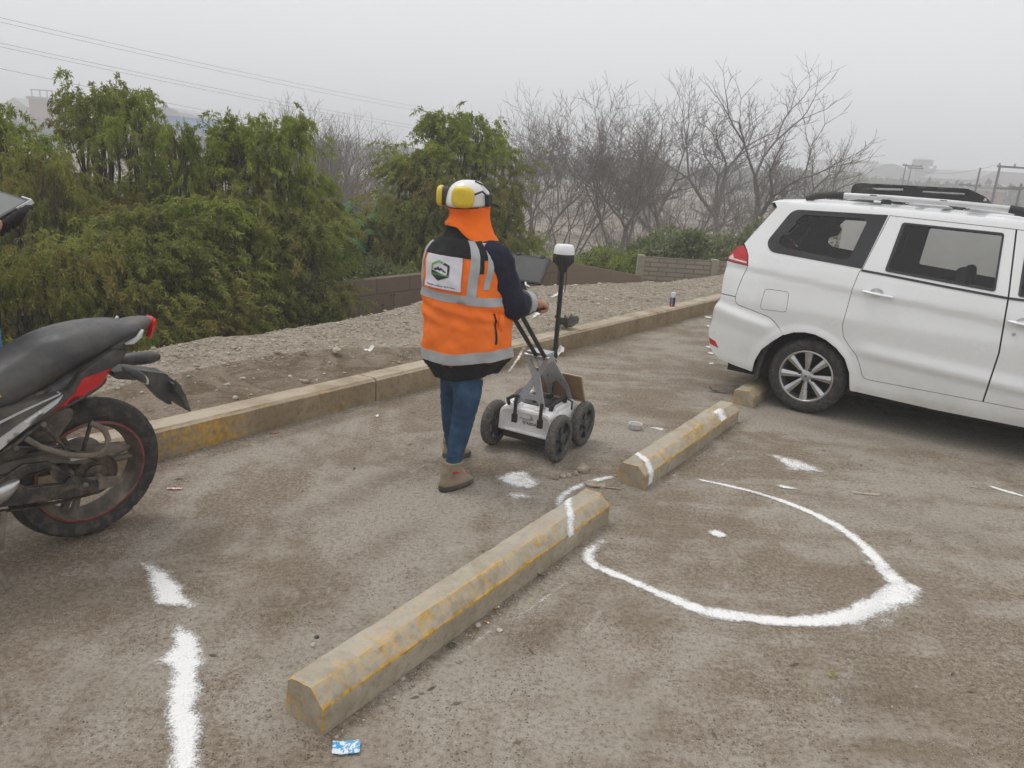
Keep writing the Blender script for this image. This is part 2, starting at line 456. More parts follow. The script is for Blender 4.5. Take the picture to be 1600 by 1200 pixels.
o = np_mesh('valley_floor', V, F, field_mat(), smooth=True); tag(o, kind='structure')
# far hills and the low far bank seen through the haze
def hill(name, pts, z0, depth, m):
    V = []; n = len(pts)
    for dx in range(5):
        f = dx / 4
        for (x, y, h) in pts: V.append((x, y + (f - .3) * depth, z0 + (h * math.sin(math.pi * min(1, f * 1.0)) if 0 < f < 1 else 0)))
    F = [(i * n + k, i * n + k + 1, (i + 1) * n + k + 1, (i + 1) * n + k) for i in range(4) for k in range(n - 1)]
    return tag(np_mesh(name, V, F, m, smooth=True), kind='structure')
M_hill = simple("hill_earth", (.13, .13, .10), .95, scale=.05, var=.3)
hill('hills', [(x, 420 + 30 * math.sin(x * .011), 9 + 7 * mnoise.noise(Vector((x * .012, 0, 0))) + 3 * mnoise.noise(Vector((x * .05, 2, 0)))) for x in range(-420, 520, 10)], -3, 90, M_hill)

# ------------------------------------------------------------------ concrete kerb and wheel stops
def concrete_mat(name, base, pale, yell=(.62, .36, .05), amt=1.0, dustc=(.445, .405, .34)):
    b = NB(name); e = b.attr('arris'); tp = b.attr('paint')
    n1 = b.noise(3.0, 8, .65, dist=.5); n2 = b.noise(22, 6, .7); n3 = b.noise(110, 3)
    c = b.mix(b.rng(n1, .35, .65), base, pale)
    c = b.mix(b.math('MULTIPLY', b.rng(n2, .52, .38), .35), c, tuple(x * .5 for x in base))
    # old yellow paint: left along the arrises and in rubbed patches
    pn = b.noise(5.0, 10, .78, dist=1.4); pn2 = b.noise(34, 4, .7)
    pm = b.rng(b.math('ADD', b.math('MULTIPLY', e, .46), b.math('ADD', b.math('MULTIPLY', pn, .80), b.math('MULTIPLY', pn2, .50))), .90, 1.06)
    pp = b.rng(b.math('ADD', tp, b.math('ADD', b.math('MULTIPLY', b.math('SUBTRACT', pn, .5), 1.6), b.math('MULTIPLY', b.math('SUBTRACT', pn2, .5), 1.5))), .42, .74)
    pm = b.math('MULTIPLY', b.math('MAXIMUM', pm, b.math('MULTIPLY', pp, .85)), amt)
    c = b.mix(pm, c, b.mix(b.rng(n2, .35, .6), tuple(x * .62 for x in yell), yell))
    ge = b.n('ShaderNodeNewGeometry'); sg = b.n('ShaderNodeSeparateXYZ'); b.t.links.new(ge.outputs['True Normal'], sg.inputs[0])
    dt = b.math('MULTIPLY', b.rng(sg.outputs[2], .5, .95), b.rng(n1, .36, .62, .25, .75))     # settled dust on the upper faces
    c = b.mix(dt, c, dustc)
    dk = b.math('MULTIPLY', b.rng(b.noise(9, 9, .8, dist=2.0), .60, .72), .5)
    c = b.mix(dk, c, (.12, .10, .08))
    c = b.mix(b.math('MULTIPLY', b.rng(n3, .35, .2), .4), c, (.09, .08, .07))
    h = b.math('ADD', b.math('MULTIPLY', n2, 1.0), b.math('MULTIPLY', n3, .3))
    return b.fin(c, .93, b.bump(h, .55, .006), spec=.2)
M_stop = concrete_mat("wheel_stop_concrete", (.32, .27, .195), (.42, .37, .285))
M_kerb = concrete_mat("kerb_concrete", (.27, .205, .125), (.36, .285, .19), amt=.9, dustc=(.47, .41, .33))

def beam(name, section, arrises, L, mat, place, parent=None, step=.02, chip=.008, seed=0, paintf=None, endpaint=.5, endw=1.0):
    """closed section [(r, z)], swept along y from 0 to L; chipped arrises"""
    sec = resample(section, .017); n = len(sec); cx = sum(p[0] for p in section) / len(section); cz = sum(p[1] for p in section) / len(section)
    m = int(L / step) + 1; V = []; A = []; Pn = []
    def put(r, z, y, e, p):
        v = Vector((r, y, z)); q = nz3(r * 30 + seed, y * 14, z * 30) + .6 * nz3(r * 80, y * 60 + seed, z * 80)
        d = chip * (.35 * q + e * (.15 + max(0, nz3(y * 9 + seed, r * 9, z * 9 + 5)) * 1.7)) if z > .004 else 0
        v.x -= (r - cx) / .1 * d; v.z -= max(0, (z - cz)) / .06 * d
        V.append(place(v)); A.append(e); Pn.append(p)
    def ar(r, z): 
        d = min(math.hypot(r - a, z - c) for a, c in arrises); return math.exp(-d / .011)
    caps = [(.0, .35), (.0, .7), (.0, 1.)]
    rows = 0
    for y0, order in ((0, (.3, .65, .9)), ):
        for k in order:
            for (r, z) in sec: put(cx + (r - cx) * k, cz + (z - cz) * k, 0, .35 if k > .8 else 0, endpaint)
            rows += 1
    for i in range(m):
        y = L * i / (m - 1); ee = math.exp(-min(y, L - y) / .010) * endw
        for (r, z) in sec: put(r, z, y, max(ar(r, z), ee * (1 if z > .01 else .3)), paintf(r, y, z) if paintf else .2)
        rows += 1
    for k in (.9, .65, .3):
        for (r, z) in sec: put(cx + (r - cx) * k, cz + (z - cz) * k, L, .2, endpaint)
        rows += 1
    F = [(i * n + k, i * n + (k + 1) % n, (i + 1) * n + (k + 1) % n, (i + 1) * n + k) for i in range(rows - 1) for k in range(n)]
    V.append(place(Vector((cx, 0, cz)))); A.append(0); Pn.append(endpaint); c0 = len(V) - 1
    V.append(place(Vector((cx, L, cz)))); A.append(0); Pn.append(endpaint); c1 = len(V) - 1
    me = bpy.data.meshes.new(name); F2 = [(c0, (k + 1) % n, k) for k in range(n)] + [(c1, (rows - 1) * n + k, (rows - 1) * n + (k + 1) % n) for k in range(n)]
    me.from_pydata([tuple(v) for v in V], [], F + F2)
    for k, a in (('arris', A), ('paint', Pn)):
        at = me.attributes.new(k, 'FLOAT', 'POINT'); at.data.foreach_set('value', np.array(a, np.float32))
    bm = bmesh.new(); bm.from_mesh(me); bmesh.ops.recalc_face_normals(bm, faces=bm.faces); bm.to_mesh(me); bm.free()
    return link(name, me, mat, parent, True, 28)

STOP_SEC = [(0, 0), (0, .098), (-.055, .154), (-.150, .150), (-.168, .134), (-.178, 0)]
STOP_AR = [(0, .098), (-.055, .154), (-.158, .145)]
def wheel_stop(g, L, label, seed, sc_=1.0, rz=-33.2):
    e = empty('wheel_stop', (g[0], g[1], 0), rad(rz)); tag(e, label, 'wheel stop', 'concrete wheel stops with worn yellow paint')
    S = [(r, z * sc_) for r, z in STOP_SEC]; Ar = [(r, z * sc_) for r, z in STOP_AR]
    pf = lambda r, y, z: .36 + .26 * nz3(y * 2.2 + seed * 3, 1.7) + .16 * math.exp(-((r + .05) / .03) ** 2) if z > .09 else .10
    beam('concrete_block', S, Ar, L, M_stop, lambda v: v, e, seed=seed * 7.3, paintf=pf, endpaint=.42)
    return e
stopA = wheel_stop((-.525, 2.015), 1.966, 'long concrete wheel stop with worn yellow edges in the foreground, nearest the camera', 1)
stopB = wheel_stop((.803, 4.109), 1.666, 'shorter wheel stop beside the radar cart with two white powder bands across it', 2, .88)
stopC = wheel_stop((1.931, 5.867), 1.75, 'wheel stop poking out behind the rear tyre of the white van', 3, .84)

KSEC = [(0, 0), (0, .160), (.022, .178), (.192, .168), (.2, .150), (.2, 0)]
def place_k(t0): return lambda v: kq(t0 + v.y, v.x, v.z)
pieces = []; joints = [-13.0, -8.0, -2.75, 1.67, 6.0, 10.6, 15.2, 20]
kerb_parts = []
for i in range(len(joints) - 1):
    L = joints[i + 1] - joints[i] - .012
    t0 = joints[i]
    pf = lambda r, y, z, t0=t0: (.62 * max(0, 1 - abs(t0 + y - .28) / .5) + .28 * max(0, 1 - abs(t0 + y - 1.35) / .3) + .1 * (t0 + y < 2) + .35 * max(0, 1 - abs(t0 + y - 5.6) / .4) * (z < .06)) if r < .01 else .12
    o = beam('kerb', KSEC, [(.006, .168)] if t0 < 6 else [(.006, 1.)], L, M_kerb, place_k(t0), None, step=.03, chip=.005, seed=i * 5.1, paintf=pf, endw=.2)
    kerb_parts.append(o)
bm = bmesh.new()
for o in kerb_parts: bm.from_mesh(o.data)
me = bpy.data.meshes.new('kerb'); bm.to_mesh(me); bm.free()
for o in kerb_parts: bpy.data.objects.remove(o)
tag(link('kerb', me, M_kerb, None, True, 28), kind='structure')

# ------------------------------------------------------------------ white powder marks
def powder_mat():
    b = NB("white_powder"); d = b.attr('dens')
    a = b.noise(11, 7, .72, dist=.8); f = b.noise(120, 5, .8); g = b.noise(420, 2, .6)
    s = b.math('ADD', d, b.math('MULTIPLY', b.math('SUBTRACT', a, .5), 1.5))
    s = b.math('ADD', s, b.math('MULTIPLY', b.math('SUBTRACT', f, .5), 1.5))
    s = b.math('ADD', s, b.math('MULTIPLY', b.math('SUBTRACT', g, .5), .7))
    al = b.math('MULTIPLY', b.rng(s, .46, 1.16), .95)
    c = b.mix(b.rng(f, .3, .6), (.74, .73, .71), (.86, .86, .85))
    return b.fin(c, 1.0, b.bump(f, .25, .003), spec=.1, alpha=al)
M_pow = powder_mat(); _pz = [0]
def strip_grid(C, W, dens, conf=None, z0=.004, ncr=9):
    """centre line C (list of Vector), half widths W"""
    n = len(C); V = []; D = []
    for i in range(n):
        t = (C[min(i + 1, n - 1)] - C[max(i - 1, 0)]); t.z = 0; t.normalize(); s = Vector((t.y, -t.x, 0))
        for k in range(ncr):
            q = -1 + 2 * k / (ncr - 1); p = C[i] + s * W[i] * q * (1 + .30 * nz3(C[i].x * 16, C[i].y * 16, 3 + (q > 0) * 5) + .22 * nz3(C[i].x * 60, C[i].y * 60, 9 + (q > 0) * 5))
            p.z = (conf(p) if conf else 0) + z0
            V.append(tuple(p)); D.append(dens[i] * 1.12 * (1 - abs(q) ** 1.8))
    F = [(i * ncr + k, (i + 1) * ncr + k, (i + 1) * ncr + k + 1, i * ncr + k + 1) for i in range(n - 1) for k in range(ncr - 1)]
    return V, F, D
def smooth_line(pts, step=.016):
    """Catmull-Rom through (x, y, z, w, d) rows"""
    P = [np.array(p, float) for p in pts]; P = [2 * P[0] - P[1]] + P + [2 * P[-1] - P[-2]]; out = []
    for i in range(1, len(P) - 2):
        k = max(2, int(np.linalg.norm(P[i + 1][:2] - P[i][:2]) / step))
        for j in range(k):
            t = j / k; a, b_, c, d = P[i - 1:i + 3]
            out.append(.5 * ((2 * b_) + (-a + c) * t + (2 * a - 5 * b_ + 4 * c - d) * t * t + (-a + 3 * b_ - 3 * c + d) * t ** 3))
    out.append(P[-2]); return out
def powder(name, label, strokes, conf=None, zlev=0.0, group=None, cat='powder mark'):
    """strokes: lists of (px, py, half width m, density) in one mark"""
    V = []; F = []; D = []
    for st in strokes:
        _pz[0] += 1
        L = smooth_line([(*gp(a, b_, zlev), w_, d_) for a, b_, w_, d_ in st])
        C = [Vector((*r[:2], 0)) for r in L]; W = [max(.004, r[3]) * 1.75 for r in L]
        Dn = [r[4] for r in L]; n = len(Dn); Dn = [q * min(1, (i + .3) / 3.5, (n - 1 - i + .3) / 3.5) for i, q in enumerate(Dn)]
        v, f, d = strip_grid(C, W, Dn, conf, .003 + .0005 * (_pz[0] % 9)); b_ = len(V)
        V += v; F += [tuple(i + b_ for i in q) for q in f]; D += d
    o = np_mesh(name, V, F, M_pow, attrs={'dens': D}, smooth=True)
    return tag(o, label, cat, group)
def powder_poly(name, label, polys, soft=.035, zlev=0.0, conf=None, group=None, dens=1.25, cat='powder mark'):
    """heap of powder with a drawn outline; it thins out towards the edge"""
    V = []; F = []; D = []
    for P in polys:
        W_ = [tuple(gp(a, b_, zlev)[:2]) for a, b_ in P]; mx_ = sum(q[0] for q in W_) / len(W_); my_ = sum(q[1] for q in W_) / len(W_); W_ = [(x + (x - mx_) / math.hypot(x - mx_, y - my_) * .018, y + (y - my_) / math.hypot(x - mx_, y - my_) * .018) for x, y in W_]; W_ = resample(round_poly(W_, .02, 3), .014); W_ = [(x + .018 * nz3(x * 14, y * 14) + .010 * nz3(x * 50, y * 50), y + .018 * nz3(x * 14, y * 14, 7) + .010 * nz3(x * 50, y * 50, 7)) for x, y in W_]; vs, fs = sheet(W_, [], .014); Wn = np.array(W_); b0 = len(V); _pz[0] += 1
        A_ = Wn; B_ = np.roll(Wn, -1, 0)
        for x, y in vs:
            d = B_ - A_; t = np.clip(((np.array((x, y)) - A_) * d).sum(1) / (d ** 2).sum(1), 0, 1); q = np.hypot(*(A_ + d * t[:, None] - np.array((x, y))).T).min()
            V.append((x, y, .0032 + .0005 * (_pz[0] % 9))); D.append(min(1, q / (soft * 1.15)) * dens)
        F += [tuple(i + b0 for i in f) for f in fs]
    return tag(np_mesh(name, V, F, M_pow, attrs={'dens': D}, smooth=True, nper=3), label, cat, group)
PG = 'white powder lines and spots marked on the ground'
powder('powder_ring', 'large open ring of white powder drawn on the dirt right of the wheel stops', [
    [(1082, 748, .012, .9), (1125, 757, .016, 1), (1180, 770, .018, 1.0), (1240, 790, .024, 1.1), (1300, 818, .03, 1.1), (1345, 850, .032, 1.1), (1375, 882, .034, 1.1), (1405, 912, .045, 1.15), (1432, 918, .02, .6)],
    [(1415, 908, .035, 1.1), (1385, 935, .045, 1.2), (1330, 962, .043, 1.2), (1270, 972, .036, 1.2), (1200, 970, .030, 1.15), (1130, 962, .034, 1.15), (1085, 950, .034, 1.15), (1030, 928, .028, 1.1), (985, 908, .024, 1.1), (945, 892, .026, 1.05), (920, 876, .028, 1.0), (926, 858, .035, .8), (955, 842, .02, .6)],
    [(1335, 870, .02, .55), (1385, 892, .035, .85), (1405, 905, .03, .9)], [(1330, 990, .05, .45), (1390, 962, .06, .45), (1440, 930, .06, .4)],
    [(1300, 975, .03, .5), (1370, 952, .05, .8), (1412, 922, .06, 1.1), (1440, 914, .03, .5)]])
powder('powder_spot', 'white powder spot at the middle of the ring', [[(1100, 830, .015, .8), (1120, 835, .032, 1.15), (1146, 842, .012, .7)]], group=PG)
powder_poly('powder_spot', 'white powder splash in front of the rear wheel of the white van', [[(1180, 705), (1215, 709), (1262, 720), (1300, 738), (1285, 742), (1250, 742), (1225, 736), (1208, 724)]], .085, group=PG, dens=.95)
powder('powder_spot', 'short white powder dash just above the ring and below the larger splash', [[(1205, 757, .010, .8), (1225, 762, .018, 1.0), (1256, 766, .012, .7)], [(1244, 755, .01, .7), (1262, 759, .012, .8)]], group=PG)
powder('powder_streak', 'white powder streak at the right edge of the photo', [[(1536, 757, .01, .8), (1565, 766, .018, 1.1), (1612, 780, .012, 1)]], group=PG)
powder_poly('powder_spot', 'white powder splash between the boots and the pile of stones', [[(760, 744), (790, 735), (815, 732), (838, 738), (852, 758), (832, 770), (805, 768), (778, 758)], [(780, 772), (808, 766), (848, 772), (838, 786), (800, 784)]], .075, group=PG, dens=1.05)
powder('powder_line', 'white powder line running between the two wheel stops past the stones', [[(868, 800, .02, .5), (876, 780, .026, .9), (895, 765, .022, .9), (930, 752, .02, .9), (964, 744, .016, .9)]], group=PG)
powder('powder_spot', 'white powder smear beside the shorter wheel stop and the plastic tub', [[(1008, 668, .014, .5), (1030, 671, .03, .85), (1048, 676, .012, .6)]], group=PG)
powder_poly('powder_spot', 'rough white powder wedge in the left foreground, above the arrow', [[(210, 880), (240, 878), (272, 892), (296, 915), (300, 930), (325, 950), (292, 960), (262, 950), (232, 948), (224, 915)]], .06, group=PG)
powder_poly('powder_arrow', 'white powder arrow with a long shaft leaving the bottom of the photo', [[(285, 972), (314, 985), (332, 1020), (325, 1052), (322, 1100), (330, 1150), (340, 1215), (340, 1260), (262, 1260), (252, 1215), (248, 1150), (244, 1100), (254, 1062), (216, 1044), (250, 1024), (256, 1000), (264, 976)]], .06)
powder('powder_line', 'thin white powder trail across the gravel bank beyond the kerb', [
    [(795, 578, .010, .6), (812, 552, .014, .8), (822, 528, .015, .2), (826, 505, .012, .1), (836, 496, .022, .95), (848, 488, .02, 1.0), (853, 478, .015, .2), (868, 468, .022, 1.0), (880, 463, .02, .8), (884, 455, .01, .2), (894, 451, .018, .8), (906, 446, .02, .6)]], conf=lambda p: bank_z((p - K0).dot(KD), (p - K0).dot(KN)) + .006, zlev=.2, group=PG)
for k_, (a_, b__) in enumerate(((918, 452), (960, 459), (1000, 465), (1105, 441), (1107, 456))):
    powder('powder_spot', ('nearest', 'second', 'middle', 'fourth', 'last')[k_] + ' small white powder dab on the gravel bank, counted from the antenna towards the van', [[(a_, b__, .01, .8), (a_ + 8, b__, .014, .9), (a_ + 14, b__ + 1, .008, .6)]], conf=lambda p: bank_z((p - K0).dot(KD), (p - K0).dot(KN)) + .006, zlev=.16, group=PG)
for (a, b_, lb) in (((1098, 494, 1118, 499), .04, 'white powder spot farthest behind the van bumper'), ((1103, 508, 1114, 513), .03, 'second white powder spot behind the van, below the farthest one'),
                    ((1102, 540, 1115, 546), .035, 'white powder spot at the red reflector of the van'), ((1102, 550, 1118, 555), .03, 'white powder spot just under the van bumper'), ((1103, 566, 1120, 570), .035, 'lowest white powder spot beside the van bumper')):
    powder('powder_spot', lb, [[(a[0], a[1], b_ * .5, .8), ((a[0] + a[2]) / 2, (a[1] + a[3]) / 2, b_, 1.1), (a[2], a[3], b_ * .4, .7)]], group=PG)
_fl = powder('powder_flecks', None, [[(a, b_, s, d), (a + dx, b_ + dy, s, d)] for a, b_, dx, dy, s, d in (
    (740, 790, 20, 3, .008, .6), (515, 800, 14, -5, .008, .75), (655, 812, 12, -4, .007, .55), (1100, 790, 8, 3, .01, .5), (1080, 772, 10, 4, .012, .6), (1228, 818, 12, -1, .008, .6), (1340, 746, 3, 6, .012, .55), (1420, 742, 4, 6, .01, .7),
    (1165, 790, 10, 3, .01, .35), (1465, 665, 20, 4, .008, .4), (1390, 655, 26, 6, .008, .4), (968, 1140, 3, 10, .012, .8), (925, 985, -30, 45, .006, .45), (1175, 880, -8, 40, .012, .35), (1095, 862, 22, 6, .02, .4),
    (175, 935, 18, 8, .03, .38), (360, 972, 22, -14, .03, .4), (395, 990, 14, -10, .02, .35), (1325, 1040, -14, 40, .02, .42), (1375, 1060, 4, 50, .018, .32), (1520, 960, 40, 18, .03, .35), (700, 705, 30, 2, .03, .4), (735, 742, 8, 2, .012, .7), (1060, 740, -14, 20, .02, .5),
    (870, 560, 20, 6, .01, .5), (340, 1100, 6, 20, .02, .4), (840, 655, 16, -5, .006, .6), (1030, 745, 12, 14, .02, .4), (800, 960, 90, -60, .008, .3), (880, 905, 60, -50, .010, .35), (1500, 690, 90, 8, .02, .3), (1200, 690, 60, 10, .03, .3), (1290, 775, 60, 10, .02, .3), (650, 745, 60, -20, .02, .3), (600, 720, 40, -12, .03, .3), (420, 800, 60, -20, .04, .25), (1010, 700, 20, -12, .03, .3), (1120, 690, 30, -30, .02, .3))], cat=None)
tag(_fl, kind='stuff')

_fl2 = powder('dust_scrapes', None, [[(a, b_, w_, d), ((a + c) / 2 + 2, (b_ + e) / 2, w_ * 1.2, d), (c, e, w_, d)] for a, b_, c, e, w_, d in ((800, 972, 893, 904, .008, .52), (895, 1010, 945, 945, .006, .50), (905, 1005, 955, 935, .004, .5), (700, 1035, 790, 968, .014, .42), (1160, 700, 1110, 740, .014, .42), (1330, 1020, 1290, 1110, .016, .45), (1342, 1020, 1302, 1112, .008, .45), (1432, 1050, 1420, 1170, .008, .40), (470, 840, 700, 705, .006, .42), (300, 905, 470, 770, .012, .34), (1160, 860, 1130, 930, .016, .36), (1480, 700, 1600, 730, .012, .42), (1440, 970, 1600, 1010, .03, .36))])
tag(_fl2, kind='stuff')

# powder bands and drips lying across the stops (they follow the block's section)
def stop_band(root, y0, y1, slant, label=None, dens=1.1, wd=.03, zs=1.0, r0=-.16, r1=.0):
    S = resample([(-.178, .02), (-.168, .134), (-.150, .150), (-.055, .154), (0, .098), (0, .02)], .012, False)
    S = [(r, z * zs) for r, z in S]; V = []; D = []; n = 0; m = 9
    for (r, z) in S:
        if r < r0 or (r > -.004 and z < .098 * zs - r1): continue
        c = y0 + (y1 - y0) * (r + .168) / .168 + slant * 0
        nx, nz_ = (1, .2) if r > -.03 else (.0, 1.0)
        if r > -.06 and z > .095 * zs: nx, nz_ = .7, .7
        for k in range(m):
            q = -1 + 2 * k / (m - 1); V.append((r + nx * .0045, c + q * wd * 1.4 * (1 + .3 * nz3(r * 20, y0 * 9)), z + nz_ * .0045)); D.append(dens * (1 - abs(q) ** 1.7))
        n += 1
    F = [(i * m + k, (i + 1) * m + k, (i + 1) * m + k + 1, i * m + k + 1) for i in range(n - 1) for k in range(m - 1)]
    o = np_mesh('powder_band', V, F, M_pow, root, attrs={'dens': D}, smooth=True)
    if label: o['label'] = label
stop_band(stopA, 1.80, 1.55, 0, 'white powder line crossing the block', 1.15, .045, 1.0, r1=.02)
stop_band(stopB, .20, .07, 0, 'white powder band near the close end', 1.2, .04, .88, r1=.09)
stop_band(stopB, 1.42, 1.34, 0, 'white powder patch near the far end', 1.3, .085, .86, r0=-.10, r1=.0)

# ------------------------------------------------------------------ stones and litter
M_stone = simple("stone", (.34, .285, .215), .9, scale=40, var=.3, bump=.4, dirt=(.2, .17, .13))
M_stone2 = simple("pale_stone", (.45, .41, .35), .9, scale=40, var=.2, bump=.4)
PHI = (1 + 5 ** .5) / 2
ICO = np.array([(-1, PHI, 0), (1, PHI, 0), (-1, -PHI, 0), (1, -PHI, 0), (0, -1, PHI), (0, 1, PHI), (0, -1, -PHI), (0, 1, -PHI), (PHI, 0, -1), (PHI, 0, 1), (-PHI, 0, -1), (-PHI, 0, 1)]) / 1.902
ICF = np.array([(0, 11, 5), (0, 5, 1), (0, 1, 7), (0, 7, 10), (0, 10, 11), (1, 5, 9), (5, 11, 4), (11, 10, 2), (10, 7, 6), (7, 1, 8), (3, 9, 4), (3, 4, 2), (3, 2, 6), (3, 6, 8), (3, 8, 9), (4, 9, 5), (2, 4, 11), (6, 2, 10), (8, 6, 7), (9, 8, 1)])
def stones(name, P, S, mat):
    P = np.array(P); S = np.array(S); n = len(P)
    V = ICO[None] * (1 + RS.uniform(-.28, .28, (n, 12, 1))) * RS.uniform(.6, 1.3, (n, 1, 3)) * S[:, None, None]
    V[:, :, 2] *= .62
    a = RS.uniform(0, 6.28, n); c, s = np.cos(a)[:, None], np.sin(a)[:, None]
    x = V[:, :, 0] * c - V[:, :, 1] * s; y = V[:, :, 0] * s + V[:, :, 1] * c; V[:, :, 0] = x; V[:, :, 1] = y
    V += P[:, None, :]
    F = ICF[None] + (np.arange(n) * 12)[:, None, None]
    return tag(np_mesh(name, V.reshape(-1, 3), F.reshape(-1, 3), mat, nper=3), kind='stuff')
P = []; S = []
for _ in range(17000):
    t = random.uniform(-3, 13.5); q = random.uniform(.22, edge_q(t) + .25); s = .004 + .015 * random.random() ** 3.5
    if q < .75 and t < 3.4 and random.random() < .8: continue
    if random.random() < .012: s = random.uniform(.018, .035)
    P.append(tuple(kq(t, q, bank_z(t, q) + s * .15))); S.append(s)
k = int(len(P) * .75)
stones('bank_gravel', P[:k], S[:k], M_stone); stones('bank_gravel', P[k:], S[k:], M_stone2)
P = []; S = []
for _ in range(15000):
    x = random.uniform(-3, 4.5); y = random.uniform(1.4, 9)
    p = Vector((x, y, 0)); q = (p - K0).dot(KN)
    if q > -.01: continue
    s = .0013 + .0040 * random.random() ** 5
    P.append((x, y, s * .2)); S.append(s)
for _ in range(900):      # crumbs gathered along the stops and the kerb
    r = random.random()
    if r < .45: g = Vector((-.525, 2.015, 0)); L = 1.95; off = random.choice((.02, -.2))
    elif r < .7: g = Vector((.803, 4.109, 0)); L = 1.6; off = random.choice((.02, -.2))
    else: g = None
    a = rad(56.8); dd = Vector((math.cos(a), math.sin(a), 0)); ss = Vector((dd.y, -dd.x, 0))
    if g is not None: p = g + dd * random.uniform(-.05, L) + ss * (off + (abs(random.gauss(0, .06)) if off > 0 else -abs(random.gauss(0, .05))))
    else: p = kq(random.uniform(-2, 9), -abs(random.gauss(0, .07)) - .01)
    s = .002 + .007 * random.random() ** 2.5
    P.append((p.x, p.y, s * .25)); S.append(s)
stones('loose_grit', P, S, M_stone)
def rock(px, py, sx, sy, sz, label, mat=None, seed=0, zlev=0.0, grp='stones and lumps lying on the dirt', name='stone', cat='stone'):
    p = gp(px, py, zlev); bm = bmesh.new(); bmesh.ops.create_icosphere(bm, subdivisions=3, radius=1)
    for v in bm.verts:
        q = v.co.copy(); d = 1 + .35 * nz3(q.x * 1.3 + seed * 3, q.y * 1.3, q.z * 1.3) + .12 * nz3(q.x * 4, q.y * 4 + seed, q.z * 4) + .05 * nz3(q.x * 12, q.y * 12, q.z * 12)
        v.co = Vector((q.x * sx * d, q.y * sy * d, max(-.25, q.z) * sz * d))
    me = bpy.data.meshes.new(name); bm.to_mesh(me); bm.free()
    o = link(name, me, mat or M_stone, None, True, 180); o.location = (p.x, p.y, zlev + sz * .2); o.rotation_euler = (0, 0, seed * 1.3)
    return tag(o, label, cat, grp)
rock(911, 735, .055, .04, .035, 'largest rounded brown stone beside the powder line', seed=1)
rock(866, 747, .032, .03, .035, 'upright dusty stone at the left end of the row of stones', seed=2)
rock(880, 746, .02, .018, .016, 'small dark stone second in the row', seed=3)
rock(888, 744, .024, .018, .016, 'small flat stone in the middle of the row', seed=4)
rock(899, 742, .018, .016, .022, 'small pointed stone beside the largest one', seed=5)
rock(873, 730, .016, .012, .005, 'tiny flat pebble behind the row of stones', seed=6)
rock(925, 758, .05, .035, .02, 'crumbled lump of soil at the far end of the long wheel stop', seed=7)
rock(938, 760, .03, .03, .015, 'small crumb of soil touching the end of the wheel stop', seed=8)
rock(747, 978, .013, .012, .010, 'pale pebble beside the middle of the long wheel stop', M_stone2, 9)
rock(780, 985, .013, .013, .006, 'round grey pebble near the cigarette ends', M_stone2, 10)
rock(489, 1009, .012, .010, .009, 'white pebble at the left side of the long wheel stop', M_stone2, 11)
rock(495, 996, .009, .009, .007, 'black pebble just behind the white one', simple("dark_stone", (.05, .05, .05), .7), 12)
rock(630, 1061, .010, .009, .006, 'small grey pebble right of the long wheel stop near its close end', M_stone2, 13)
rock(725, 1084, .009, .008, .005, 'small brown pebble in the right foreground dirt', M_stone, 14)
rock(429, 677, .03, .016, .012, 'reddish stone chip at the foot of the kerb', simple("red_stone", (.26, .15, .10), .9), 15)
rock(526, 548, .05, .03, .025, 'pale angular stone on the gravel bank', M_stone2, 16, .25)
rock(474, 549, .04, .025, .02, 'grey angular stone on the gravel bank left of the pale one', M_stone, 17, .25)
rock(1142, 1017, .012, .008, .003, 'flat brown chip of wood in the foreground dirt', M_stone, 18)
# ------------------------------------------------------------------ boundary walls below the bank
def block_wall_mat(name, a, b_, bw=.5, bh=.22, mortar=(.10, .08, .065), flat=.25):
    b = NB(name); uvm = b.mapv((1, 1, 1))
    bt = b.n("ShaderNodeTexBrick"); bt.inputs['Scale'].default_value = 1.0; bt.inputs['Brick Width'].default_value = bw; bt.inputs['Row Height'].default_value = bh
    bt.inputs['Mortar Size'].default_value = .012; bt.inputs['Color1'].default_value = (*a, 1); bt.inputs['Color2'].default_value = (*b_, 1); bt.inputs['Mortar'].default_value = (*mortar, 1)
    sp = b.n("ShaderNodeSeparateXYZ"); b.t.links.new(b.tc.outputs['Object'], sp.inputs[0]); cb = b.n("ShaderNodeCombineXYZ")
    b.t.links.new(sp.outputs[0], cb.inputs[0]); b.t.links.new(sp.outputs[2], cb.inputs[1]); b.t.links.new(cb.outputs[0], bt.inputs['Vector'])
    n = b.noise(3, 8, .7); c = b.mix(b.rng(n, .4, .7, 0, .6), bt.outputs[0], tuple(x * .55 for x in a))
    c = b.mix(flat, c, a) if flat else c
    return b.fin(c, .95, b.bump(bt.outputs['Fac'], -.5, .02), spec=.15)
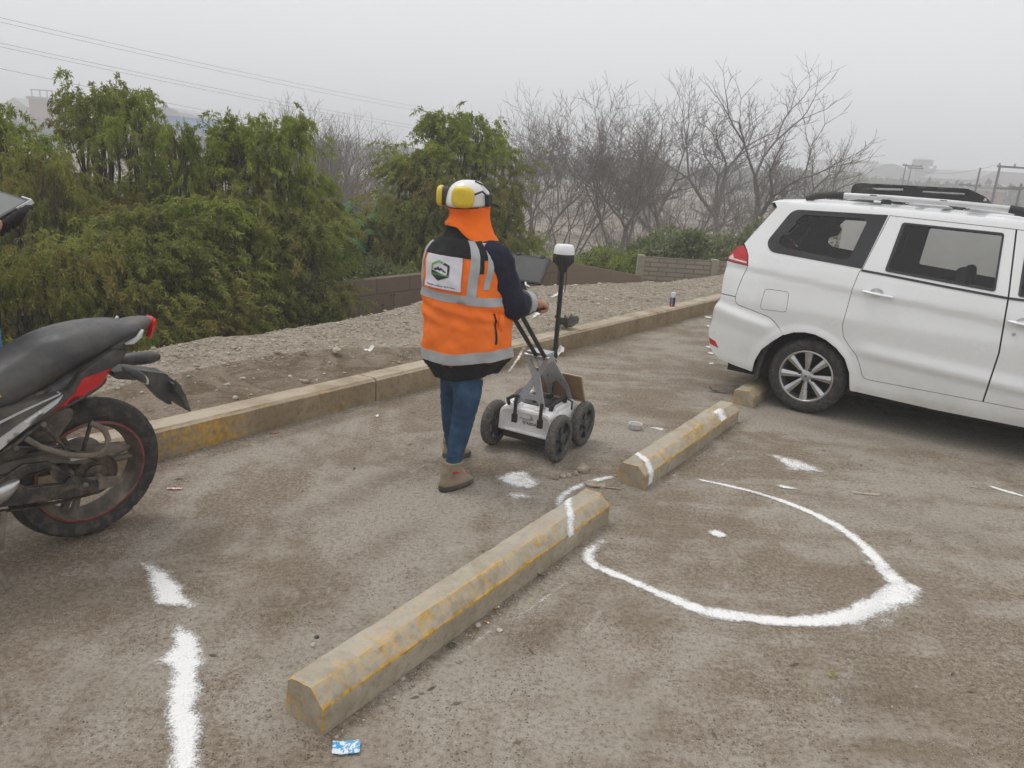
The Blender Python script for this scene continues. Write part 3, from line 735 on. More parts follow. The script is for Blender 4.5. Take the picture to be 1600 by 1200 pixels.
def wall(name, label, cat, A, B, zA, zB, th, mat, posts=0, pm=None, cap=.0):
    d = (B - A); L = math.hypot(d.x, d.y); e = empty(name, (A.x, A.y, VALLEY), math.atan2(d.y, d.x)); tag(e, label, cat)
    mb = MB(); n = max(1, int(L / .25)); 
    for i in range(n):
        x0, x1 = L * i / n, L * (i + 1) / n; z0 = zA + (zB - zA) * i / n - VALLEY; z1 = zA + (zB - zA) * (i + 1) / n - VALLEY
        mb.add([(x0, 0, -.4), (x1, 0, -.4), (x1, 0, z1), (x0, 0, z0), (x0, th, -.4), (x1, th, -.4), (x1, th, z1), (x0, th, z0)], [(0, 1, 2, 3), (5, 4, 7, 6), (3, 2, 6, 7)] + ([(0, 3, 7, 4)] if i == 0 else []) + ([(1, 5, 6, 2)] if i == n - 1 else []))
    mb.build('wall_panel', mat, e, smooth=False)
    for i in range(posts):
        x = L * (i + .0) / max(1, posts - 1) if posts > 1 else 0; z = zA + (zB - zA) * x / L - VALLEY
        MB().box((x, th / 2, z / 2 - .17), (.13, th + .06, z + .4)).build('post', pm or mat, e, smooth=False, bevel=.01)
    return e
M_wA = block_wall_mat("brown_block", (.20, .155, .115), (.165, .125, .095), .6, .3)
M_wB = block_wall_mat("mud_wall", (.25, .185, .135), (.22, .16, .12), .6, .25, flat=.8)
M_wC = block_wall_mat("precast_panel", (.36, .315, .25), (.31, .265, .205), .34, .085, (.20, .165, .125), flat=0)
M_post = simple("precast_post", (.33, .285, .225), .92, scale=20, bump=.2)
pA = kq(-6, 3.5); pB = Vector((.66, 13.3, 0))
wall('boundary_wall', 'brown block wall half hidden by the trees left of the person', 'wall', pA, pB, .16, .15, .14, M_wA)
wall('boundary_wall', 'low dark mud wall between the person and the pale panel wall', 'wall', Vector((.70, 13.36, 0)), Vector((2.30, 14.5, 0)), .13, -.19, .14, M_wB)
wall('panel_wall', 'pale precast wall with a brick pattern and posts in front of the hedge', 'wall', Vector((2.28, 14.6, 0)), Vector((9.3, 14.9, 0)), .16, .15, .07, M_wC, posts=6, pm=M_post)

# ------------------------------------------------------------------ green trees
def leaf_mat(name, c1, c2, c3, trans=.25):
    b = NB(name); r = b.attr('rnd'); cl = b.noise(1.1, 3, .6)
    c = b.mix(b.rng(r, 0, 1, smooth=False), c1, c2)
    c = b.mix(b.math('MULTIPLY', b.rng(cl, .47, .66), .6), c, c3)
    b.fin(c, .55, spec=.3)
    tr = b.n("ShaderNodeBsdfTranslucent"); b.t.links.new(c, tr.inputs[0]); mx = b.n("ShaderNodeMixShader"); mx.inputs[0].default_value = trans
    b.t.links.new(b.p.outputs[0], mx.inputs[1]); b.t.links.new(tr.outputs[0], mx.inputs[2]); b.t.links.new(mx.outputs[0], b.out.inputs[0])
    return b.m
M_leaf = leaf_mat("willow_leaf", (.13, .165, .024), (.36, .43, .07), (.30, .22, .075), .45)
M_leafd = leaf_mat("dry_leaf_mix", (.14, .155, .035), (.33, .36, .075), (.31, .21, .08), .45)
M_hedge = leaf_mat("hedge_leaf", (.10, .13, .05), (.29, .33, .15), (.22, .22, .11), .35)
M_cast = leaf_mat("castor_leaf", (.06, .15, .04), (.13, .28, .07), (.10, .2, .05))
M_bark = simple("bark", (.085, .068, .052), .95, scale=18, var=.35, bump=.5)
M_greybark = simple("grey_bark", (.19, .165, .145), .95, scale=14, var=.3, bump=.5)

def leaves(name, C, Dv, L, Wd, mat, parent=None, rnd=None):
    """narrow two-quad leaves folded along the midrib: C centres (base), Dv directions, L lengths, Wd half widths"""
    n = len(C); C = np.asarray(C); Dv = np.asarray(Dv); Dv /= np.linalg.norm(Dv, axis=1)[:, None] + 1e-9
    r = RS.normal(size=(n, 3)); S = np.cross(Dv, r); S /= np.linalg.norm(S, axis=1)[:, None] + 1e-9
    Nn = np.cross(S, Dv); L = np.asarray(L)[:, None]; Wd = np.asarray(Wd)[:, None]
    mid = C + Dv * L * .45 + Nn * Wd * .35; tip = C + Dv * L + Nn * (-L * .12)
    a = C + Dv * L * .42 + S * Wd; b = C + Dv * L * .42 - S * Wd
    V = np.stack([C, a, tip, b, mid], 1).reshape(-1, 3); o = np.arange(n)[:, None] * 5
    F = np.concatenate([o + np.array([0, 1, 2, 4]), o + np.array([0, 4, 2, 3])], 0)
    rn = RS.uniform(0, 1, n) if rnd is None else rnd
    return np_mesh(name, V, F, mat, parent, attrs={'rnd': np.repeat(rn, 5)}, smooth=False)

def willow_data(seed, H=4.2, R=1.7, nspray=900, droop=1.0, nleaf=40, shape=1.0, tops=3, ll=.068, pw=2.4):
    """branch skeleton and sprays of a bushy drooping tree, base at the origin"""
    rs = np.random.RandomState(seed); tr = MB(); C = []; D = []
    stems = []
    for i in range(5 + tops):
        a = rs.uniform(0, 6.28); rr = rs.uniform(0, .45) * R; h = H * rs.uniform(.86, 1.0) * (1 - .25 * (rr / R))
        pts = [Vector((.06 * math.cos(a), .06 * math.sin(a), -.2))]
        for k in range(1, 7):
            f = k / 6; pts.append(Vector((math.cos(a) * rr * f + rs.normal() * .06, math.sin(a) * rr * f + rs.normal() * .06, h * f)))
        stems.append(pts); tr.tube(pts, [.055 * (1 - .85 * k / 6) + .006 for k in range(7)], 6, cap=False)
    tw = MB()
    rn = []
    # clumps: limbs grow outwards from the stems and end in lobes of hanging sprays
    nl = int(nspray / 16); 
    for i in range(nl):
        zf = (rs.uniform(.02, 1.0) ** .85) * .95; prof_ = max(.10, (1 - zf ** pw)) ** .5 * (.82 + .18 * min(1, zf / .15)); rad_ = R * prof_ * rs.uniform(.35, 1.0) ** .5
        a = rs.uniform(0, 6.28); rad_ *= 1 + .22 * math.sin(a * 3 + seed) + .12 * math.sin(a * 5 + zf * 9); dx, dy = math.cos(a), math.sin(a)
        end = Vector((dx * rad_, dy * rad_, zf * H + .04))
        st = min(stems, key=lambda q: (q[3].x - end.x) ** 2 + (q[3].y - end.y) ** 2 + rs.uniform(0, .3)); k = max(0, min(5.99, (zf - .16) * 6)); k0 = int(k); base = st[k0].lerp(st[k0 + 1], k - k0)
        mid = base.lerp(end, .55) + Vector((0, 0, .08 * rad_))
        if i % 2 == 0: tw.tube([base, mid, end], [.016, .010, .004], 4, cap=False)
        lobe = rs.uniform(.22, .42) * (1 if zf < .8 else .6); tone = rs.uniform(0, 1)
        for s in range(16):
            off = rs.normal(size=3) * np.array([1, 1, .8]) * lobe * .55; p0 = np.array(end) + off
            l = rs.uniform(.09, .25); od = np.array([off[0] * .6 + dx * .12, off[1] * .6 + dy * .12, 0.05]); n = nleaf
            t = np.linspace(0.02, 1, n)[:, None]
            path = p0 + od * t * 1.0 * l / .25 + np.array([0, 0, -1]) * (t ** 1.8) * l * droop * .9 + np.array([0, 0, 1]) * t * .05
            dirs = od * .7 + np.array([0, 0, -1.0]) * (t * droop * .95 + .0) + rs.normal(size=(n, 3)) * .45
            C.append(path + rs.normal(size=(n, 3)) * .012); D.append(dirs); rn.append(np.clip(tone * .6 + rs.uniform(0, .4, n), 0, 1))
    C = np.concatenate(C); D = np.concatenate(D); rn = np.concatenate(rn); n = len(C)
    keep = C[:, 2] > .05; C = C[keep]; D = D[keep]; rn = rn[keep]; n = len(C)
    return tr, tw, C, D, ll * rs.uniform(.6, 1.15, n), ll * .135 * rs.uniform(.7, 1.2, n), rn

def make_willow(seed, label, mat=M_leaf, **kw):
    e = empty('green_tree'); tag(e, label, 'tree', 'green drooping trees behind the block wall')
    tr, tw, C, D, L, Wd, rn = willow_data(seed, **kw)
    for m in (tw,): 
        b = len(tr.v); tr.v += m.v; tr.f += [tuple(i + b for i in q) for q in m.f]; tr.mi += m.mi
    tr.build('trunk', M_bark, e, ang=180)
    leaves('crown', C, D, L, Wd, mat, e, rn)
    return e
protos = [make_willow(11, 'a', H=4.2, R=1.0, nspray=1150, pw=1.9), make_willow(12, 'b', M_leafd, H=4.2, R=.95, nspray=1200, tops=4, pw=1.7), make_willow(13, 'c', H=4.2, R=.85, nspray=1000, droop=.85, tops=2, pw=1.5),
          make_willow(14, 'd', M_leafd, H=3.4, R=1.35, nspray=1350, droop=1.0, pw=2.6)]
used = set()
def place_tree(k, px, Y, topy, wide, label, rz=0.0):
    """tree whose top shows at photo pixel (px, topy) when it stands at distance Y"""
    top = vp(px, topy, Y); src = protos[k]; H = [4.2, 4.2, 4.2, 3.4][k]
    o = src if k not in used else copy_tree(src); used.add(k)
    sz = (top.z - VALLEY + .1) / H; o.location = (top.x, top.y, VALLEY - .1); o.scale = (wide, wide, sz); o.rotation_euler = (0, 0, rz)
    o['label'] = label; return o
TREES = [
    (0, -8, 8.6, 148, .85, 'bright green tree cut by the left edge of the photo, above the tablet', .3),
    (3, 62, 7.9, 232, .62, 'low bright green tree below the far red building at the left', 1.1),
    (1, 143, 10.0, 116, .85, 'tallest green tree of the left group with twiggy tops', 2.0),
    (0, 200, 9.7, 130, .70, 'tall green tree just right of the tallest one', 4.2),
    (2, 276, 9.4, 180, .50, 'narrow pointed green tree in front of the blue roofed building', 5.0),
    (1, 336, 10.0, 198, .72, 'olive green tree between the pointed tree and the double topped tree', 3.3),
    (2, 382, 9.8, 168, .86, 'green tree with a round top left of the bare thicket', .9),
    (0, 442, 10.0, 172, .80, 'green tree at the right end of the left group', 2.7),
    (2, 488, 10.2, 262, .75, 'short green tree leaning out at the right end of the left group', 1.7),
    (3, 10, 6.3, 400, .62, 'low olive bush behind the motorcycle seat at the far left', 2.2),
    (3, 95, 6.5, 372, .62, 'low green bush above the middle of the motorcycle seat', 3.9),
    (1, 175, 7.0, 345, .85, 'low green bush hanging over the wall above the motorcycle tail', .7),
    (1, 240, 7.9, 310, .95, 'leafy low tree in the middle of the left group, over the wall', 5.6),
    (0, 320, 8.6, 300, .95, 'low green tree in front of the olive one, drooping to the wall', 1.9),
    (3, 400, 9.1, 300, .66, 'low green tree under the round topped tree', .5),
    (1, 470, 9.3, 325, .85, 'low green tree under the right end of the left group', 3.1),
    (3, 30, 9.8, 255, .75, 'shaded green tree behind the low bright one at the left', 1.4),
    (3, 120, 8.8, 262, .70, 'shaded green tree between the low bright one and the tallest one', 2.9),
    (2, 690, 13.3, 166, 1.25, 'big rounded green tree standing behind the person', 2.4),
    (0, 748, 13.4, 172, .95, 'green tree joined to the right side of the big rounded one', 5.2),
    (1, 650, 12.9, 228, 1.0, 'shorter green tree at the left shoulder of the big rounded tree', .8),
    (3, 640, 12.4, 300, .85, 'low green tree at the left foot of the big rounded tree', 4.4),
    (3, 712, 12.6, 270, .80, 'low green foliage tree directly behind the orange vest', 2.1),
    (3, 775, 13.2, 285, .62, 'low green tree right of the person above the tablet screen', 3.1)]
for a in TREES: place_tree(*a)

# leafy shrubs, hedge, castor plants (round lobes of broad leaves)
def shrub(name, label, cat, c, R, H, n, mat, ll=.09, wl=.3, group=None, flat=1.0, stems=7, lumps=26):
    e = empty(name, c); tag(e, label, cat, group); rs = np.random.RandomState(int(abs(c[0]) * 100 + abs(c[1]) * 10) % 9999)
    mb = MB()
    for i in range(stems):
        a = rs.uniform(0, 6.28); r_ = rs.uniform(.2, .8)
        mb.tube([(0.05 * math.cos(a), .05 * math.sin(a), -.1), (R[0] * r_ * .5 * math.cos(a), R[1] * r_ * .5 * math.sin(a), H * .5), (R[0] * r_ * math.cos(a), R[1] * r_ * math.sin(a), H * .88)], [.02, .014, .005], 5, cap=False)
    mb.build('trunk', M_bark, e, ang=180)
    lc = rs.uniform(-1, 1, (lumps, 3)); lc[:, 2] = rs.uniform(.25, 1.0, lumps) ; lc[:, :2] *= (np.sqrt(np.clip(1.12 - lc[:, 2:3] ** 3, 0, 1)))
    lr = rs.uniform(.22, .42, lumps); ii = rs.randint(lumps, size=n); d = rs.normal(size=(n, 3)); d /= np.linalg.norm(d, axis=1)[:, None]
    P = lc[ii] * np.array([R[0], R[1], H]) * .85 + d * (lr[ii] * min(R[0], R[1], H * .9))[:, None] * rs.uniform(.6, 1.0, (n, 1))
    P[:, 2] = np.abs(P[:, 2]); D = d + rs.normal(size=(n, 3)) * .6
    L = ll * rs.uniform(.6, 1.2, n); leaves('crown', P, D, L, L * wl, mat, e, np.clip(lr[ii] * 1.2 + rs.uniform(-.2, .4, n), 0, 1))
    return e
def on_valley(px, py, Y): p = vp(px, py, Y); return (p.x, p.y, VALLEY)
c = on_valley(540, 330, 12.2)
def castor(px, py, Y, topy, label, n=90, s=1.0):
    top = vp(px, topy, Y); e = empty('castor_plant', (top.x, top.y, VALLEY)); tag(e, label, 'plant'); H = top.z - VALLEY; mb = MB(); rs = np.random.RandomState(px); lf = MB()
    tips = []
    for i in range(5):
        a = rs.uniform(0, 6.28); r_ = .55 * s; p1 = Vector((r_ * .4 * math.cos(a), r_ * .4 * math.sin(a), H * .6)); p2 = Vector((r_ * math.cos(a), r_ * math.sin(a), H * rs.uniform(.82, .96)))
        mb.tube([(0, 0, -.05), p1, p2], [.03, .02, .01], 6, cap=False)
        for k in range(n // 5):
            q = p1.lerp(p2, rs.uniform(-.2, 1)); a2 = rs.uniform(0, 6.28); out = Vector((math.cos(a2), math.sin(a2), rs.uniform(-.2, .7))) * rs.uniform(.14, .32) * s
            mb.tube([q, q + out], .004, 3, cap=False); c0 = q + out; nrm = (out.normalized() + Vector((0, 0, 1.1)) + Vector(rs.normal(size=3)) * .3).normalized()
            u_ = nrm.cross(Vector((0, 0, 1)) if abs(nrm.z) < .95 else Vector((1, 0, 0))).normalized(); v_ = nrm.cross(u_); ra = rs.uniform(.07, .14) * s; ring = []
            for j in range(16):
                an = 2 * math.pi * j / 16; r2 = ra * (1.0 if j % 2 == 0 else .5) * (.85 + .15 * math.cos(an)); ring.append(c0 + u_ * math.cos(an) * r2 + v_ * math.sin(an) * r2 - nrm * r2 * .25)
            lf.add([c0] + ring, [(0, 1 + j, 1 + (j + 1) % 16) for j in range(16)])
    mb.build('trunk', M_bark, e, ang=180); o = lf.build('crown', M_cast, e, smooth=False, weld=False)
    return e
castor(533, 330, 12.0, 298, 'castor plant with broad palmate leaves left of the big rounded tree', 110, 1.15)
castor(566, 340, 12.4, 308, 'second castor plant touching the left side of the big rounded tree', 80, .9)
castor(503, 300, 12.8, 300, 'bright castor plant half hidden by the right end of the left tree group', 60, .8)
castor(903, 380, 17.5, 378, 'small castor plant in the distance right of the satellite antenna', 50, 1.0)
GS = 'shrubs behind the boundary walls'
def sh(px, topy, Y, rx, n, lab, mat=M_hedge, ll=.08, wl=.28, name='shrub', ry=None, cat='shrub', lumps=26):
    top = vp(px, topy, Y); H = top.z - VALLEY; return shrub(name, lab, cat, (top.x, top.y, VALLEY), (rx, ry or rx, 0), H, n, mat, ll, wl, GS, lumps=lumps)
def sh2(px, topy, Y, rx, n, lab, **k): return sh(px, topy, Y, rx, n, lab, **k)
sh(560, 385, 11.0, .95, 16000, 'grey green leafy shrub leaning on the wall left of the person', ll=.07, wl=.2)
sh(470, 400, 9.3, .8, 15000, 'dark leafy shrub at the wall below the left tree group', ll=.06, wl=.2)
sh(610, 395, 11.8, .8, 12000, 'leafy shrub over the wall just left of the orange vest', M_leaf, ll=.07, wl=.16)
sh(935, 393, 17.2, 1.0, 12000, 'bright low shrub behind the dark mud wall', M_leaf, ll=.075, wl=.25)
sh(985, 388, 16.3, .9, 12000, 'light green shrub at the end of the dark mud wall', M_leaf, ll=.075, wl=.25)
sh(1010, 372, 17.0, 1.1, 16000, 'left end of the broad leaved hedge behind the panel wall', ll=.10)
sh(1065, 357, 16.5, 1.2, 20000, 'middle of the broad leaved hedge behind the panel wall', ll=.10)
sh(1125, 352, 16.2, 1.2, 20000, 'hedge bush left of the van tail lamp', ll=.10)
sh(1185, 350, 16.0, 1.2, 20000, 'hedge bush showing just above the rear glass of the van', ll=.10)
sh(1260, 356, 16.0, 1.3, 14000, 'hedge bush hidden behind the van roof', ll=.10)
sh(860, 395, 16.0, .9, 9000, 'small grassy shrub beside the tablet screen', M_leaf, ll=.07, wl=.15)

# ------------------------------------------------------------------ bare trees
def bare_tree(seed, H=8.0, stems=2, levels=6, twig=.0065, trunk=.16, lean=.25, L0=.26, fork=(.28, .60), side=2, trop=.07, ratio=.74):
    rs = random.Random(seed); tk = MB(); br = MB(); tips = []
    def grow(p, d, L, r, lv):
        n = 4 if lv < 3 else 3; pts = [p]; q = p.copy(); dd = d.copy()
        for i in range(n):
            dd = (dd + Vector((rs.gauss(0, .13), rs.gauss(0, .13), rs.gauss(0, .09) + trop))).normalized(); q = q + dd * L / n; pts.append(q.copy())
        r1 = max(twig * .6, r * .66)
        (tk if lv <= 1 else br).tube(pts, [r + (r1 - r) * i / n for i in range(n + 1)], 7 if lv <= 1 else (4 if lv < 4 else 3), cap=False)
        if lv >= levels: tips.append(pts[-1]); return
        def child(b, tilt, Lc, rc, az):
            t = dd.orthogonal().normalized(); t.rotate(Matrix.Rotation(az, 3, dd)); nd = (dd * math.cos(tilt) + t * math.sin(tilt)).normalized()
            if nd.z < .02: nd.z = abs(nd.z) * .5 + .02; nd.normalize()
            grow(b, nd, Lc, rc, lv + 1)
        k = 3 if lv == 0 else 2; az = rs.uniform(0, 6.28)
        for j in range(k): child(pts[-1], rs.uniform(*fork), L * ratio * rs.uniform(.85, 1.15), max(twig, r1 * rs.uniform(.75, .95)), az + 6.28 * j / k + rs.uniform(-.4, .4))
        if lv >= 1:
            for j in range(side): 
                f = rs.uniform(.25, .9) * n; i0 = min(n - 1, int(f)); child(pts[i0].lerp(pts[i0 + 1], f - i0), rs.uniform(.5, 1.0), L * ratio * rs.uniform(.45, .8), max(twig, r1 * .5), rs.uniform(0, 6.28)) if lv < levels - 1 or j == 0 else None
    for s in range(stems):
        a = rs.uniform(0, 6.28) if s == 0 else a + 6.28 / stems + rs.uniform(-.4, .4); le = rs.uniform(.4, 1.3) * lean
        grow(Vector((.08 * math.cos(a), .08 * math.sin(a), -.2)), Vector((math.sin(le) * math.cos(a), math.sin(le) * math.sin(a), math.cos(le))), H * L0 * (1 if s == 0 else rs.uniform(.7, .95)), trunk * (1 if s == 0 else .75), 0)
    return tk, br, tips
def make_bare(seed, label, **kw):
    e = empty('bare_tree'); tag(e, label, 'bare tree', 'leafless trees on the valley floor'); tk, br, tips = bare_tree(seed, **kw)
    zs = [v[2] for v in br.v]; e['_h'] = max(zs); tk.build('trunk', M_greybark, e, ang=180); br.build('crown', M_greybark, e, ang=180, weld=False); return e
BP = [make_bare(3, 'a', H=8, stems=2, trunk=.17, L0=.27, levels=6, lean=.30, fork=(.30, .62)), make_bare(5, 'b', H=8, stems=4, trunk=.09, L0=.27, levels=6, lean=.40, fork=(.30, .65), side=2, trop=.06),
      make_bare(8, 'c', H=7, stems=6, trunk=.06, L0=.32, levels=4, lean=.6, fork=(.30, .7), side=2, trop=.06), make_bare(21, 'd', H=7, stems=3, trunk=.11, L0=.26, levels=5, lean=.6, fork=(.3, .7), side=2, trop=.05)]
bused = set()
def place_bare(k, px, Y, topy, wide, label, rz=0.0, lean=0.0):
    top = vp(px, topy, Y); src = BP[k]; o = src if k not in bused else copy_tree(src); bused.add(k)
    H = src['_h']; s = (top.z - VALLEY + .3) / H; o.location = (top.x, top.y, VALLEY - .2); o.scale = (s * wide, s * wide, s); o.rotation_euler = (lean, lean, rz); o['label'] = label
    return o
BARE = [(0, 1180, 30, 85, 1.05, 'large bare tree with a forked trunk behind the van tail', 3.4), (1, 1000, 27, 125, 1.1, 'bare tree with many thin stems left of the hedge', .5), (1, 850, 30, 135, .85, 'bare tree just right of the big green tree', 2.2),
        (3, 1072, 33, 150, 1.0, 'bare tree between the thin stemmed one and the forked one', 3.0), (2, 1085, 26, 240, .9, 'small dark bare tree in front of the light field', 1.0), (2, 905, 27, 180, .8, 'bare bush tree leaning over the dirt path', 4.0),
        (3, 1265, 34, 190, .8, 'bare tree right of the large forked one, above the van roof', 5.0), (2, 820, 25, 210, .9, 'low bare thicket tree beside the big green tree', 5.5), (2, 1230, 28, 245, .9, 'low bare tree at the foot of the large forked one', 2.0),
        (1, 497, 26, 145, .8, 'tallest bare tree right of the left green group', 1.0), (2, 520, 24, 185, .9, 'twiggy bare tree beside the tallest one of the thicket', 2.0), (2, 560, 24, 178, 1.1, 'bare tree in the middle of the grey thicket', 3.1),
        (3, 605, 28, 200, .7, 'bare tree with crooked limbs at the right of the grey thicket', .4), (2, 475, 22, 165, 1.0, 'bare tree peeping over the end of the left green group', 4.4), (2, 540, 19, 225, 1.0, 'low tangle of bare branches in front of the thicket', 5.3),
        (2, 595, 20, 225, 1.0, 'low tangle of bare branches left of the big green tree', .2), (1, 410, 24, 152, .7, 'thin bare tree showing above the double topped green tree', 3.8), (2, 120, 26, 190, .9, 'pale bare tree in front of the far red building', 1.9),
        (1, 745, 24, 165, .6, 'bare twigs rising above the big rounded green tree', .9), (2, 985, 24, 290, .9, 'low bare bush at the left end of the hedge', 2.4), (2, 1150, 36, 250, 1.0, 'far bare bush behind the small dark one', 3.4),
        (2, 640, 34, 225, .9, 'far bare tree behind the right end of the thicket', 5.9),
        (2, 190, 30, 150, .5, 'bare twigs showing through the tallest green tree', 5.1), (2, 300, 60, 195, 1.2, 'far grey bare tree beside the long blue roof', 2.9)]
for a in BARE: place_bare(*a)
for e in BP:
    for x in bpy.data.objects:
        if '_h' in x.keys(): del x['_h']
# brush on the valley floor, too dense to count
mb = MB(); rs = random.Random(4)
for _ in range(650):
    Y = rs.uniform(17, 60); px = rs.uniform(380, 1350)
    if abs(px - 925) < 45 and Y < 45: continue
    p = vp(px, 300, Y); a = rs.uniform(0, 6.28); h = rs.uniform(.25, 1.1)
    for j in range(5):
        dx, dy = rs.gauss(0, .35) * h, rs.gauss(0, .35) * h; b0 = Vector((p.x + dx * .4, p.y + dy * .4, VALLEY - .1)); 
        mb.tube([b0, b0 + Vector((dx * .6, dy * .6, h * .7)), b0 + Vector((dx * 1.6, dy * 1.6, h * rs.uniform(.8, 1.3)))], [.014, .010, .004], 3, cap=False)
tag(mb.build('dry_brush', M_greybark, ang=180, weld=False), kind='stuff')
# low weeds along the foot of the bank
n = 26000; P = np.zeros((n, 3)); 
for i in range(n):
    t = RS.uniform(-2, 10); q = RS.uniform(2.3, 3.4); p = kq(t, q); P[i] = (p.x, p.y, max(VALLEY, bank_z(t, q)) + abs(RS.normal()) * .10)
o = leaves('weeds', P, RS.normal(size=(n, 3)) + np.array([0, 0, 1.2]), RS.uniform(.04, .10, n), RS.uniform(.005, .012, n), M_leafd); tag(o, kind='stuff')

# ------------------------------------------------------------------ far buildings, poles and wires
M_red = simple("red_brick_far", (.33, .14, .12), .9, scale=.6); M_blue = simple("blue_roof", (.06, .20, .42), .6, scale=.3); M_grey = simple("pale_cladding", (.40, .39, .38), .8, scale=.2)
M_white = simple("white_wall_far", (.60, .59, .57), .8, scale=.2); M_dkwin = simple("dark_opening", (.05, .055, .06), .4); M_pole = simple("pole_wood", (.10, .09, .085), .9); M_conc = simple("far_concrete", (.30, .29, .28), .9, scale=.3)
def bld(name, label, px, Y, wpx, zt, depth, mat, rz=0.0):
    """box building: centre pixel, distance, width in pixels, top level"""
    c = vp(px, 260, Y); wd = wpx / FPX * Y; e = empty(name, (c.x, c.y, VALLEY), rz); tag(e, label, 'building'); H = zt - VALLEY
    MB().box((0, depth / 2, H / 2), (wd, depth, H)).build('wall', mat, e, smooth=False); return e, wd, H
e, wd, H = bld('red_building', 'hazy red building with a roof parapet at the far left', 73, 170, 34, vp(73, 156, 170).z, 14, M_red)
for i in range(4): MB().box((-wd / 2 + wd * (i + .5) / 4, -.06, H - 4.2), (wd * .12, .12, 1.6)).build('window', M_dkwin, e, smooth=False)
MB().box((0, 7, H + .25), (wd + .6, 14.6, .5)).build('roof', M_conc, e, smooth=False)
for s in (-1, -.2, .5, 1): MB().box((s * wd * .45, 1, H + 1.1), (.18, .18, 1.4)).build('column', M_conc, e, smooth=False)
MB().box((0, 1, H + 1.9), (wd * .96, .3, .22)).build('rail', M_conc, e, smooth=False)
e, wd, H = bld('long_shed', 'long grey shed left of the hazy red building', 35, 190, 34, vp(38, 167, 190).z, 16, M_conc)
MB().box((0, -.1, H * .55), (wd * .8, .1, 1.2)).build('window', M_dkwin, e, smooth=False)
MB().prism([(-wd / 2 - .5, H), (0, H + 2), (wd / 2 + .5, H)], -.4, 16.4, lambda p, q, a: Vector((p, a, q))).build('roof', M_grey, e, smooth=False)
Y = 150; e, wd, H = bld('blue_building', 'building with a curved grey roof and a blue upper wall between the trees', 262, Y, 46, vp(262, 181, Y).z, 20, M_blue)
arc = [(-wd / 2 - .3, H + .02)] + [(-wd / 2 + wd * i / 10, H + .02 + (vp(262, 167, Y).z - vp(262, 181, Y).z) * math.sin(math.pi * (i / 10 * .8 + .1)) ** .7) for i in range(11)] + [(wd / 2 + .3, H + .02)]
MB().prism(arc, -.3, 20.3, lambda p, q, a: Vector((p, a, q))).build('roof', M_grey, e, smooth=False)
for s in (-.3, 0, .3): MB().box((wd * s, -.06, H * .45), (2.0, .12, 1.6)).build('window', M_dkwin, e, smooth=False)
Y = 145; e, wd, H = bld('shed', 'low white shed with a long blue roof behind the narrow green tree', 305, Y, 42, vp(305, 206, Y).z, 22, M_white)
MB().prism([(-wd / 2 - .8, H), (0, H + 1.5), (wd / 2 + .8, H)], -.6, 22.6, lambda p, q, a: Vector((p, a, q))).build('roof', M_blue, e, smooth=False)
MB().box((wd * .1, -.06, H * .5), (3, .12, 2.4)).build('door', M_dkwin, e, smooth=False)
# arched warehouse, second hall, tower, long hall at the right
Y = 230; e, wd, H = bld('warehouse', 'hazy warehouse with a low arched roof behind the roof rack', 1392, Y, 76, vp(1392, 279, Y).z, 45, M_grey)
rise = vp(1392, 256, Y).z - vp(1392, 279, Y).z
arc = [(-wd / 2 - .5, H + .02)] + [(-wd / 2 + wd * i / 16, H + .02 + rise * math.sin(math.pi * i / 16) ** .8) for i in range(17)] + [(wd / 2 + .5, H + .02)]
MB().prism(arc, -.5, 45, lambda p, q, a: Vector((p, a, q))).build('roof', M_conc, e, smooth=False)
MB().box((0, -.06, H * .45), (wd * .3, .12, H * .6)).build('door', M_dkwin, e, smooth=False)
Y = 250; e, wd, H = bld('pale_hall', 'pale flat roofed hall left of the arched warehouse', 1345, Y, 44, vp(1345, 254, Y).z, 30, M_white)
MB().box((0, 15, H + .3), (wd + 1, 31, .6)).build('roof', M_grey, e, smooth=False)
for s in (-.3, 0, .3): MB().box((wd * s, -.06, H * .6), (3, .12, 1.4)).build('window', M_dkwin, e, smooth=False)
Y = 240; p = vp(1440, 262, Y); e = empty('industrial_tower', (p.x, p.y, VALLEY)); tag(e, 'hazy grey plant tower with a small cap between the roof rack and the power poles', 'tower')
zt = vp(1441, 249, Y).z - VALLEY
for sx_, sy_ in ((-1, -1), (1, -1), (1, 1), (-1, 1)): MB().box((sx_ * 2.6, sy_ * 2.6, zt * .42), (.6, .6, zt * .84)).build('leg', M_conc, e, smooth=False)
for k in range(4): MB().box((0, 0, zt * (.2 + .18 * k)), (6.4 - .3 * k, 6.4 - .3 * k, .35)).build('platform', M_conc, e, smooth=False)
MB().box((-.5, 0, zt * .55), (3.8, 3.8, zt * .5)).build('bin', M_grey, e, smooth=False)
MB().box((0, 0, zt * .90), (4.2, 4.2, zt * .16)).build('head_house', M_conc, e, smooth=False)
MB().lathe([(3.6, zt * .98), (3.4, zt * 1.0), (.3, zt * 1.05)], n=4).build('cap', M_grey, e, smooth=False)
MB().tube([(3, 0, zt * .74), (11, 0, zt * .36), (17, 0, zt * .30)], .5, 6).build('conveyor', M_conc, e, smooth=False)
Y = 210; e, wd, H = bld('long_hall', 'long dark roofed hall at the right edge behind the poles', 1590, Y, 120, vp(1590, 286, Y).z, 40, M_grey)
MB().prism([(-wd / 2 - .8, H), (-wd / 2 + 5, H + 2.6), (wd / 2 + .8, H + 2.6), (wd / 2 + .8, H)], -.6, 40, lambda p, q, a: Vector((p, a, q))).build('roof', M_conc, e, smooth=False)
MB().box((-wd * .1, -.08, H * .72), (wd * .3, .16, 1.6)).build('window', M_white, e, smooth=False)
Y = 130; e, wd, H = bld('low_wall', 'low red brick shed beyond the front end of the roof rack', 1560, Y, 36, vp(1560, 300, Y).z, 6, M_red)
